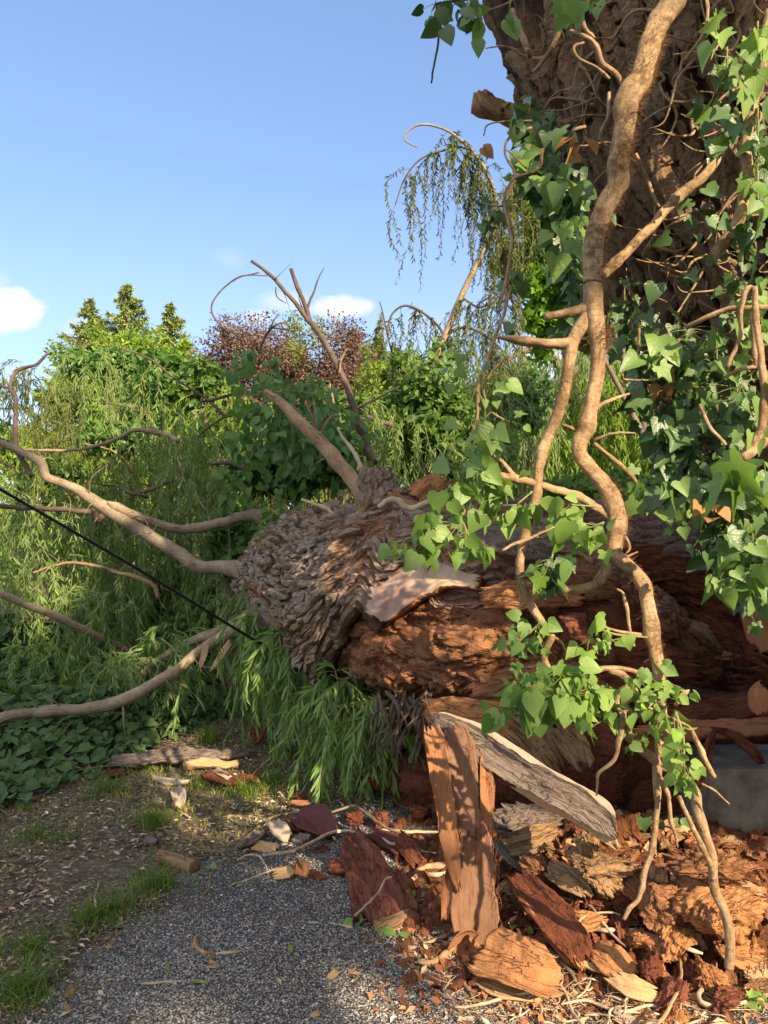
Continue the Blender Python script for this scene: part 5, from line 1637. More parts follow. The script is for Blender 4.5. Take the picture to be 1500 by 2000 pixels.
        limb('branch', [(a, b, c, d * .85) for a, b, c, d in rows], M[mt], fallen, 8, .03, 20 + i, rough=.2, wob=.012)
    # broken splinters hanging at the low limb
    for i, rows in enumerate([[(455, 1245, 5.6), (435, 1275, 5.55), (405, 1318, 5.5)], [(405, 1250, 5.5), (398, 1280, 5.5), (388, 1312, 5.5)]]):
        V, F, u = plate([P(*r) for r in rows], [.02, .022, .006], (0, -1, .1), .012, .1, 380 + i, .2, 10, .005, .012)
        mk('splinter', V, F, M['tan'], fallen, attrs={'tuv': u})

    # crown: hanging willow twigs over the fallen limbs
    def cur(reg, n, L0, L1, mt, ls=.10, nl=38, spread=.5):
        a = region(*reg, n)
        a[:, 2] = np.maximum(a[:, 2], .5)
        L = np.minimum(rng.uniform(L0, L1, n), a[:, 2] - .02)
        lv, tw = curtain(a, rand_dirs(n) * [1, 1, .3], L, rng.uniform(.05, .45, n), nl, ls, spread=spread)
        o = mkleaves('crown', lv, M[mt], fallen)
        mk('twigs', tw[0], tw[1], M['green_twig'], o, attrs={'tuv': tw[2]})
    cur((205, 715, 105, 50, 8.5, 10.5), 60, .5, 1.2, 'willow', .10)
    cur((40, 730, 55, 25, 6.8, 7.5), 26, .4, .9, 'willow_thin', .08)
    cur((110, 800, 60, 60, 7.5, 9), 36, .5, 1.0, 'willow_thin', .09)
    cur((130, 930, 170, 55, 7.5, 10), 95, .5, 1.1, 'willow')
    cur((330, 830, 120, 50, 7.6, 9.5), 80, .5, 1.1, 'willow')
    cur((420, 900, 130, 60, 7.3, 9.5), 110, .5, 1.1, 'willow')
    cur((240, 1010, 260, 60, 7.0, 9.0), 210, .5, 1.1, 'willow')
    cur((100, 1120, 170, 50, 6.6, 8.0), 95, .4, .9, 'willow')
    cur((330, 1110, 160, 40, 7.0, 8.6), 90, .4, .9, 'willow')
    cur((880, 860, 110, 50, 7.5, 9.0), 60, .5, 1.0, 'willow')
    cur((860, 700, 90, 50, 8.5, 9.5), 36, .4, 1.0, 'willow', .09)
    cur((960, 770, 60, 60, 8.5, 9.5), 40, .4, 1.0, 'willow', .09)
    cur((200, 1180, 90, 30, 6.3, 7), 30, .4, .8, 'willow')
    cur((340, 1240, 60, 20, 5.9, 6.4), 22, .3, .6, 'willow_near')
    cur((560, 1000, 90, 45, 6.6, 7.6), 60, .4, .8, 'willow')
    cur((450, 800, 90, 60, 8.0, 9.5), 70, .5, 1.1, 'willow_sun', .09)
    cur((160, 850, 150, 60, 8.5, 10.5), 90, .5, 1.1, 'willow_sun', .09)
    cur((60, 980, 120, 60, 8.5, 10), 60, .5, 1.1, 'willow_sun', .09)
    cur((720, 830, 120, 50, 7.5, 9), 70, .4, .9, 'willow', .09)
    cur((480, 1150, 60, 30, 6.4, 7.2), 40, .3, .7, 'willow_near', .09)
    cur((180, 1290, 160, 30, 6.2, 7.4), 60, .2, .45, 'willow_near', .09)
    cur((300, 1340, 140, 20, 5.7, 6.2), 30, .15, .35, 'willow', .08)
    r = np.random.default_rng(77)
    for k in range(26):
        x, y, Y = r.uniform(20, 720), r.uniform(760, 1160), r.uniform(6.8, 8.8)
        a_ = r.normal(-2.7, .6)
        rows, w = [(x, y, Y, r.uniform(1.6, 3.6))], 0
        for q in range(4):
            a_ += r.normal(0, .35)
            rows.append((rows[-1][0] + math.cos(a_) * r.uniform(25, 50), rows[-1][1] - abs(math.sin(a_)) * 22 + 4, Y + r.normal(0, .1), rows[0][3] * (1 - .2 * (q + 1))))
        limb('branch', rows, M['limb_dark' if k % 3 else 'limb_tan'], fallen, 7, .04, 90 + k, rough=.2, wob=.012)
    # fresh bright sprays close under the trunk end
    cur((520, 1205, 55, 14, 5.2, 5.8), 40, .35, .75, 'willow_near', .12, 30, .4)
    cur((560, 1240, 30, 20, 5.2, 5.6), 16, .35, .7, 'willow_near', .12, 26, .4)
    cur((655, 1330, 48, 20, 4.6, 5.1), 44, .35, .72, 'willow_near', .115, 30, .4)
    cur((720, 1370, 42, 28, 4.3, 4.8), 40, .3, .62, 'willow_near', .11, 28, .4)
    cur((620, 1400, 40, 30, 4.9, 5.4), 20, .25, .5, 'willow', .10, 26, .5)
    cur((575, 1240, 60, 16, 5.0, 5.3), 26, .2, .5, 'willow_near', .10, 26, .45)
    cur((500, 1150, 22, 60, 5.7, 6.0), 16, .2, .5, 'willow', .09, 26, .5)
    cur((560, 1000, 40, 12, 5.6, 5.9), 10, .1, .3, 'willow', .08, 22, .6)
    cur((800, 1480, 45, 30, 4.3, 4.6), 20, .2, .4, 'cover', .08, 20, .5)


build_limbs()


# ------------------------------------------------------------------ ivy
def ivy_spray(name, parent, px, py, rx, ry, Y, n, spx, mat, seed=0, tmpl=None, depth=.12, face=.8, stem=None, droop=.8, stalk=True, leafup=(0, -.75, .45)):
    """leaves of size spx (photo px) in an ellipse, hung on stalks from the STEM polyline (photo px) or the cluster's heart"""
    r = np.random.default_rng(1000 + seed)
    a = r.random(n) * 6.28; k = r.random(n) ** .55 * (1 + .35 * np.sin(a * 3 + seed) + .25 * np.sin(a * 5 + seed * 2))
    dx, dy = rx * k * np.cos(a), ry * k * np.sin(a)
    YY = Y + depth * r.uniform(-1, 1, n)
    pos = np.stack([(px + dx - 750) / FPX * YY, YY, EYE + (1000 - (py + dy)) / FPX * YY], -1)
    tip = unit(np.stack([dx / rx * .6 + r.normal(0, .4, n), r.normal(-.15, .3, n), -droop + r.normal(0, .4, n) - dy / ry * .2], -1))
    nr = unit(np.asarray(leafup)[None] * face + r.normal(0, .55, (n, 3)))
    sz = .84 * spx * Y / FPX * r.uniform(.35, 1.2, n)
    tl = tmpl or [IVY, IVY2, IVY3]
    ps = []
    grp = r.integers(0, len(tl), n)
    for g in range(len(tl)):
        m = grp == g
        if m.any(): ps.append(leaves(tl[g], pos[m], tip[m], nr[m], sz[m]))
    if n <= 7:
        for g, q in enumerate(pos):
            o = mkleaves('leaf', leaves(tl[grp[g]], pos[g:g + 1], tip[g:g + 1], nr[g:g + 1], sz[g:g + 1]), mat, parent, True)
        if stem is None: return o
    else:
        o = mkleaves(name, ps, mat, parent, True)
    if stalk and (stem is not None or n >= 14):
        if stem is None: stem = [(px, py - ry * .8), (px, py), (px, py + ry * .3)]
        C, _ = cat_rom(np.array([P(x, y, Y + .02) for x, y in stem]), [[0] * len(stem)], .01)
        V, F, u = tube(C[::2] if len(C) > 8 else C, np.full(len(C[::2] if len(C) > 8 else C), .0028), 6, .02)
        j = np.argmin(np.linalg.norm(C[None] - pos[:, None] + r.normal(0, .05, (n, 1, 3)), axis=-1), 1)
        V2, F2, u2 = sticks(C[j], pos, .0011, .03)
        V, F, u = join([(V, F, u), (V2, F2, u2)])
        mk('leaf_stalks', V, F, M['green_twig'], o, attrs={'tuv': u})
    return o


# ------------------------------------------------------------------ standing trunk
def build_standing():
    st = thing('standing_tree', 'massive leaning old trunk with furrowed bark, clad in ivy', 'tree', (2.5, 3.35, 0))
    Yc = 3.35
    prof = [(-.15, 2.2, .85), (.4, 2.08, .80), (.8, 1.96, .76), (1.2, 1.80, .74), (1.6, 1.58, .74), (1.9, 1.34, .75), (2.4, 1.02, .76), (3.0, .72, .78), (3.64, .46, .80), (4.6, .05, .82), (5.3, -.3, .8)]
    pts = np.array([(x + r + .08, Yc, z) for z, x, r in prof]); rr = [p[2] for p in prof]
    C, (R,) = cat_rom(pts, [np.array(rr)], .0085)
    T, A, B = frames(C)
    L = np.concatenate([[0], np.cumsum(np.linalg.norm(np.diff(C, axis=0), axis=1))])
    th = np.concatenate([np.linspace(rad(50), rad(270), 600, endpoint=False), np.linspace(rad(270), rad(410), 90, endpoint=False)])
    ns = len(th)
    D = A[:, None] * np.cos(th)[None, :, None] + B[:, None] * np.sin(th)[None, :, None]
    S = C[:, None] + D * R[:, None, None]
    Lc = L[:, None] + 0 * th[None]
    w = np.stack([fbm(S * 1.9 + 9 * k, 3, 50 + k) for k in range(2)], -1)
    jt = fbm(S * 13, 3, 71, .6)
    # periodic ring coordinate through the direction itself, so no seam shows
    ring = np.stack([np.cos(th)[None] + 0 * Lc, np.sin(th)[None] + 0 * Lc], -1)

    def cells(k, l, wf, jf, sd):
        q = np.stack([ring[..., 0] * k + w[..., 0] * wf + jt * jf, ring[..., 1] * k + w[..., 1] * wf + jt * jf, Lc / l + w[..., 0] * .4 + jt * .1 + sd], -1)
        f1, f2, cid = worley(q, sd)
        return q, f2 - f1, cid
    q1, e1, c1 = cells(10.5, .30, 2.4, .35, 5)
    q2, e2, c2 = cells(24, .075, 3.0, .5, 6)
    furrow = np.clip(e1 * 4.2, 0, 1) ** .6
    crack = np.clip(e2 * 5, 0, 1) ** .7
    big = np.clip(np.abs(fbm(q1 * [.34, .34, .12], 3, 19, .5)) * 5, 0, 1)      # the few deep long furrows
    fib = fbm(q1 * [5, 5, 3.2], 4, 9, .65)
    h = .40 * furrow * (.7 + .5 * c1) + .22 * crack * (.45 + .9 * c2) + .22 * big + .10 * fib
    h = h * .5
    d = .045 * (h - .5) + .05 * fbm(S * 1.5, 3, 3) + .008 * fbm(S * 30, 4, 4, .65) - .05 * (1 - big)
    V = C[:, None] + D * (R[:, None] + d)[..., None]
    mk('trunk', V.reshape(-1, 3), [grid_faces(len(C), ns, True)], M['bark_stand'], st, attrs={'dep': np.clip(h * .7, 0, 1).ravel(), 'tuv': np.zeros((len(C) * ns, 3))})
    front = slice(0, 600)
    sm = V[:, front].copy()
    for ker in range(10):
        sm[1:-1, 1:-1] = (sm[:-2, 1:-1] + sm[2:, 1:-1] + sm[1:-1, :-2] + sm[1:-1, 2:]) / 4
    kz = lambda l, a_: (l > .5) & (l < 4.3)
    for cl, an, hh, sd_ in (((.24, .075), .0, .040, 5), ((.11, .055), .12, .026, 6)):
        Vp, Fp, up_, dp = bark_plates(sm, unit(D[:, front] - T[:, None] * .05), L, (th[front] - th[0]) * .76, kz, cl, an, hh, sd_, 26, 11, over=(1.2, .92) if sd_ == 5 else (.8, .7))
        mk('bark_ridges', Vp, Fp, M['bark_stand'], st, False, attrs={'dep': dp, 'tuv': up_})
    # broken branch stub on the left
    t = mk('broken_branch', *(lambda q: (q[0], q[1]))(tube(*PP([(1080, 275, 3.5, 34), (1040, 245, 3.4, 27), (1000, 225, 3.35, 22), (965, 212, 3.35, 20), (935, 205, 3.35, 21), (922, 203, 3.35, 19)]), 40, .012, .3, seed=8, freq=12)), M['mossy'], st, attrs=None)
    V, F, u = plate([P(990, 215, 3.3), P(955, 195, 3.28), P(936, 172, 3.28)], [.04, .035, .012], (.3, -1, .2), .03, .2, 77, .15, 14, .01, .01)
    mk('splinter', V, F, M['mossy'], st, attrs={'tuv': u})
    # loose bark shreds low on the right
    for i, rows in enumerate([[(1462, 1110, 2.75), (1470, 1170, 2.72), (1482, 1230, 2.7), (1495, 1285, 2.7)], [(1490, 1120, 2.8), (1500, 1200, 2.75), (1512, 1270, 2.75)], [(1500, 1340, 2.75), (1492, 1362, 2.72), (1502, 1398, 2.72)]]):
        V, F, u = plate([P(*q) for q in rows], [.035, .05, .045, .02][:len(rows)], (-.4, -1, 0), .02, .35, 90 + i, .2, 16, .008, .012)
        mk('bark_shred', V, F, M['inner'], st, attrs={'tuv': u})
    return st


STAND = build_standing()


def build_climbing_ivy():
    t = thing('climbing_ivy', 'dense ivy growing over the leaning trunk', 'ivy', (1.9, 2.6, 0))
    mi, md, mb = M['ivy'], M['ivy_dark'], M['ivy_bright']
    A = [IVY, IVY3]
    k = 0
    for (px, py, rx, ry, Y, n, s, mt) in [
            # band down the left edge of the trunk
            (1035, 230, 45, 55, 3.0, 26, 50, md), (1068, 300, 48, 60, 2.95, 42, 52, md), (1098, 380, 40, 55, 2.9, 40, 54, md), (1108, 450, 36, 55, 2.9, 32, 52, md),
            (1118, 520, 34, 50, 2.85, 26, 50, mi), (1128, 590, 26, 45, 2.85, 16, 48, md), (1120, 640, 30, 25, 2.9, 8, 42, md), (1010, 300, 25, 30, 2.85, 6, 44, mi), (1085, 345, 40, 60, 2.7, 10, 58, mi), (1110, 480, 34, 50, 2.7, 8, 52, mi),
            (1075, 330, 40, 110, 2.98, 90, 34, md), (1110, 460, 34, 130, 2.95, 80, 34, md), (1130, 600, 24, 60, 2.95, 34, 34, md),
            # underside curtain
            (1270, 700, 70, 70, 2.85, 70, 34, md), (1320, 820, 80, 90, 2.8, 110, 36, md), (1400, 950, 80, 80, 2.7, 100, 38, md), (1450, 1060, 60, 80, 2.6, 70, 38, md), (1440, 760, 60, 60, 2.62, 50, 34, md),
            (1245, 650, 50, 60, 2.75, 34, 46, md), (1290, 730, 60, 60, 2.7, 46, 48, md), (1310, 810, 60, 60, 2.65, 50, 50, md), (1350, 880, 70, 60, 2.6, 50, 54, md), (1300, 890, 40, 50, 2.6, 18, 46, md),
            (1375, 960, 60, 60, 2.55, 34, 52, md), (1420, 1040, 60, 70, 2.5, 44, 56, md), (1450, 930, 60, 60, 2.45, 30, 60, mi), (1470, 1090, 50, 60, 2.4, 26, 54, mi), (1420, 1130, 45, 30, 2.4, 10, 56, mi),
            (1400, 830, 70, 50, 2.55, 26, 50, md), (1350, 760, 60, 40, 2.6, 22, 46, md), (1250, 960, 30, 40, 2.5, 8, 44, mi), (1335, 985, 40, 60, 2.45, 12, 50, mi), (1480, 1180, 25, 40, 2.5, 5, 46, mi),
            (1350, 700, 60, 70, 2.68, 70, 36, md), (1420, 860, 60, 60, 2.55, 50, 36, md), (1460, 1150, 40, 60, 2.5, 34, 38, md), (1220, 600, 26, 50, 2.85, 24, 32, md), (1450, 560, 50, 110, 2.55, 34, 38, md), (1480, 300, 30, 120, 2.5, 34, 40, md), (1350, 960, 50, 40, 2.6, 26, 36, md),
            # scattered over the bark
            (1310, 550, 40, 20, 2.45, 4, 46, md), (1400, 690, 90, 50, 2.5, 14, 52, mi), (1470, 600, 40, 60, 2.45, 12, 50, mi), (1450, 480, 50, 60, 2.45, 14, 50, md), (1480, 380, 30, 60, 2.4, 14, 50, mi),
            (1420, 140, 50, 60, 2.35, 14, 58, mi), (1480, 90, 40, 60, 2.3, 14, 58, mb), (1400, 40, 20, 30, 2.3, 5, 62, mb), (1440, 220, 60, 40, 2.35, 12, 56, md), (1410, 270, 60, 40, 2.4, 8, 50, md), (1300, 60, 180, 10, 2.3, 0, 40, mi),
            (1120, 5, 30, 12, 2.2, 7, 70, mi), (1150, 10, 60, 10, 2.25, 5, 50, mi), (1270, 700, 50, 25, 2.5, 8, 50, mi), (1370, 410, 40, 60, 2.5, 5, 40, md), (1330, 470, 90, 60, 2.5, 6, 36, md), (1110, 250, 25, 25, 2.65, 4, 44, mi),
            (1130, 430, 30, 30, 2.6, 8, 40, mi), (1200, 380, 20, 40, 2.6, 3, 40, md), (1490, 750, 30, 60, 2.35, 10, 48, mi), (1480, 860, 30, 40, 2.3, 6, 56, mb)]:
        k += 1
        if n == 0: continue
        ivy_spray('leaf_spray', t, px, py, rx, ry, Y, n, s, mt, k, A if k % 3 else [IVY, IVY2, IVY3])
    # big sunlit-veined leaves in front
    ivy_spray('leaf_spray', t, 1420, 910, 22, 30, 1.95, 3, 100, mi, 71, [IVY3], .03)
    ivy_spray('leaf_spray', t, 1470, 960, 35, 60, 2.0, 7, 72, md, 72, [IVY3, IVY], .05)
    # dead brown leaves
    ivy_spray('dead_leaf', t, 1130, 285, 28, 34, 2.6, 5, 48, M['brown_leaf'], 73, [IVY], .04, stalk=False)
    ivy_spray('dead_leaf', t, 1400, 990, 30, 60, 2.4, 5, 42, M['brown_leaf'], 74, [IVY], .04, stalk=False)
    ivy_spray('dead_leaf', t, 943, 288, 4, 4, 2.6, 2, 34, M['brown_leaf'], 75, [IVY2], .02, stalk=False)
    ivy_spray('dead_leaf', t, 1290, 740, 30, 20, 2.6, 3, 42, M['brown_leaf'], 76, [IVY], .02, stalk=False)
    # stems over the bark
    V_ = M['vine']; VH = M['vine_hairy']
    rows = [
        ([(1178, 540, 2.45, 9), (1223, 492, 2.46, 9.5), (1268, 447, 2.48, 9), (1299, 412, 2.5, 9), (1330, 378, 2.5, 10), (1379, 340, 2.5, 9), (1406, 302, 2.52, 9), (1425, 255, 2.55, 8)], VH),
        ([(1395, 515, 2.45, 3), (1400, 490, 2.45, 13), (1425, 455, 2.45, 13), (1450, 410, 2.45, 13), (1462, 350, 2.45, 12), (1455, 290, 2.45, 11), (1470, 210, 2.45, 9), (1490, 130, 2.45, 8), (1500, 20, 2.45, 8)], VH),
        ([(1500, 860, 2.3, 8), (1465, 885, 2.3, 9), (1450, 895, 2.3, 7)], V_),
        ([(1448, 892, 2.32, 8), (1480, 855, 2.3, 9), (1492, 800, 2.3, 8), (1488, 720, 2.3, 7), (1478, 640, 2.3, 6), (1470, 560, 2.3, 5)], V_),
        ([(1340, 640, 2.45, 4), (1380, 620, 2.4, 5), (1420, 605, 2.38, 5), (1460, 602, 2.35, 5), (1510, 600, 2.35, 5)], V_),
        ([(1420, 720, 2.35, 4), (1445, 660, 2.35, 4), (1448, 600, 2.35, 5), (1460, 562, 2.35, 5), (1475, 570, 2.35, 4), (1470, 640, 2.35, 5), (1480, 720, 2.35, 5)], V_),
        ([(1495, 715, 2.35, 4), (1450, 720, 2.35, 4), (1420, 735, 2.38, 3)], V_),
        ([(1420, 870, 2.38, 3), (1385, 830, 2.4, 3.5), (1368, 790, 2.4, 3)], V_),
        ([(1115, 60, 2.55, 3), (1140, 70, 2.5, 4), (1165, 90, 2.5, 4.5), (1175, 125, 2.5, 5), (1205, 150, 2.5, 5), (1225, 190, 2.5, 4)], V_),
        ([(1130, 10, 2.5, 4), (1140, 55, 2.5, 4), (1160, 78, 2.5, 4)], V_),
        ([(1140, 82, 2.5, 2.5), (1120, 90, 2.5, 3), (1130, 115, 2.5, 3), (1165, 130, 2.5, 3), (1190, 155, 2.5, 3)], V_),
        ([(1000, 20, 2.85, 5), (1020, 70, 2.8, 5), (1035, 110, 2.8, 4), (1030, 95, 2.75, 4)], V_),
        ([(1085, 0, 2.7, 4), (1095, 50, 2.65, 5), (1080, 90, 2.65, 5), (1060, 120, 2.7, 4), (1040, 140, 2.75, 3)], V_),
        ([(1110, 275, 2.6, 3), (1120, 255, 2.55, 3), (1145, 245, 2.55, 3)], V_),
        ([(1060, 290, 2.6, 3), (1050, 330, 2.6, 3), (1000, 350, 2.6, 2.5), (985, 400, 2.6, 2.5), (1000, 480, 2.6, 3), (985, 560, 2.6, 3), (975, 610, 2.6, 2)], V_),
        ([(1190, 180, 2.5, 3), (1185, 230, 2.5, 3), (1170, 270, 2.5, 3), (1195, 290, 2.5, 2.5)], V_),
        ([(1240, 300, 2.5, 4), (1265, 350, 2.5, 4), (1288, 405, 2.5, 3)], V_),
        ([(1250, 640, 2.5, 2.5), (1245, 690, 2.5, 2.5), (1215, 735, 2.5, 2.5), (1240, 742, 2.5, 2), (1290, 740, 2.5, 1.6)], V_),
        ([(1335, 120, 2.45, 3), (1375, 60, 2.4, 3), (1380, 0, 2.4, 3)], V_)]
    for i, (r, mt) in enumerate(rows):
        limb('stem', r, mt, t, 12, .012, i, rough=.16, knob=.3, wob=.006)
    # tangle of thin rootlets clasping the trunk
    r = np.random.default_rng(3)
    ps = []
    for i in range(430):
        z = r.uniform(1.5, 3.9); x0 = np.interp(z, [1.6, 2.4, 3.64], [1.5, 1.05, .55]) + r.uniform(0, 1.0) ** (1.8 if i % 2 else 1)
        Y = 3.35 - math.sqrt(max(.04, .76 ** 2 - (x0 - np.interp(z, [1.6, 2.4, 3.64], [2.1, 1.75, 1.28])) ** 2)) - r.uniform(.02, .07)
        p = [np.array([x0, Y, z])]
        d = np.array([r.normal(0, 1), 0, -1.]); d /= np.linalg.norm(d)
        for q in range(4 + i % 4):
            d = d + r.normal(0, .7, 3) * [1, .25, 1]; d /= np.linalg.norm(d)
            p.append(p[-1] + d * r.uniform(.03, .08))
        ps.append(tube(np.array(p), np.linspace(.005, .0015, len(p)) * r.uniform(.6, 1.6), 6, .015, .2, seed=i))
    V, F, u = join(ps)
    mk('rootlets', V, F, M['vine'], t, attrs={'tuv': u})


build_climbing_ivy()


def hair(rows, n, r, seed, mat, parent, L=.02, side=0):
    """short clinging rootlets bristling from an old ivy stem"""
    rg = np.random.default_rng(seed)
    C, (R,) = cat_rom(PP(rows)[0], [np.array(PP(rows)[1])], .004)
    i = rg.integers(0, len(C), n)
    d = rg.normal(size=(n, 3)); d[:, 0] += side; d = unit(d)
    A = C[i] + d * R[i][:, None] * .8
    B = C[i] + d * (R[i] + L * rg.uniform(.2, 1.2, n))[:, None] + rg.normal(0, .004, (n, 3)) + [0, 0, -.004]
    V, F, u = sticks(A, B, r)
    return mk('rootlets', V, F, mat, parent, attrs={'tuv': u})


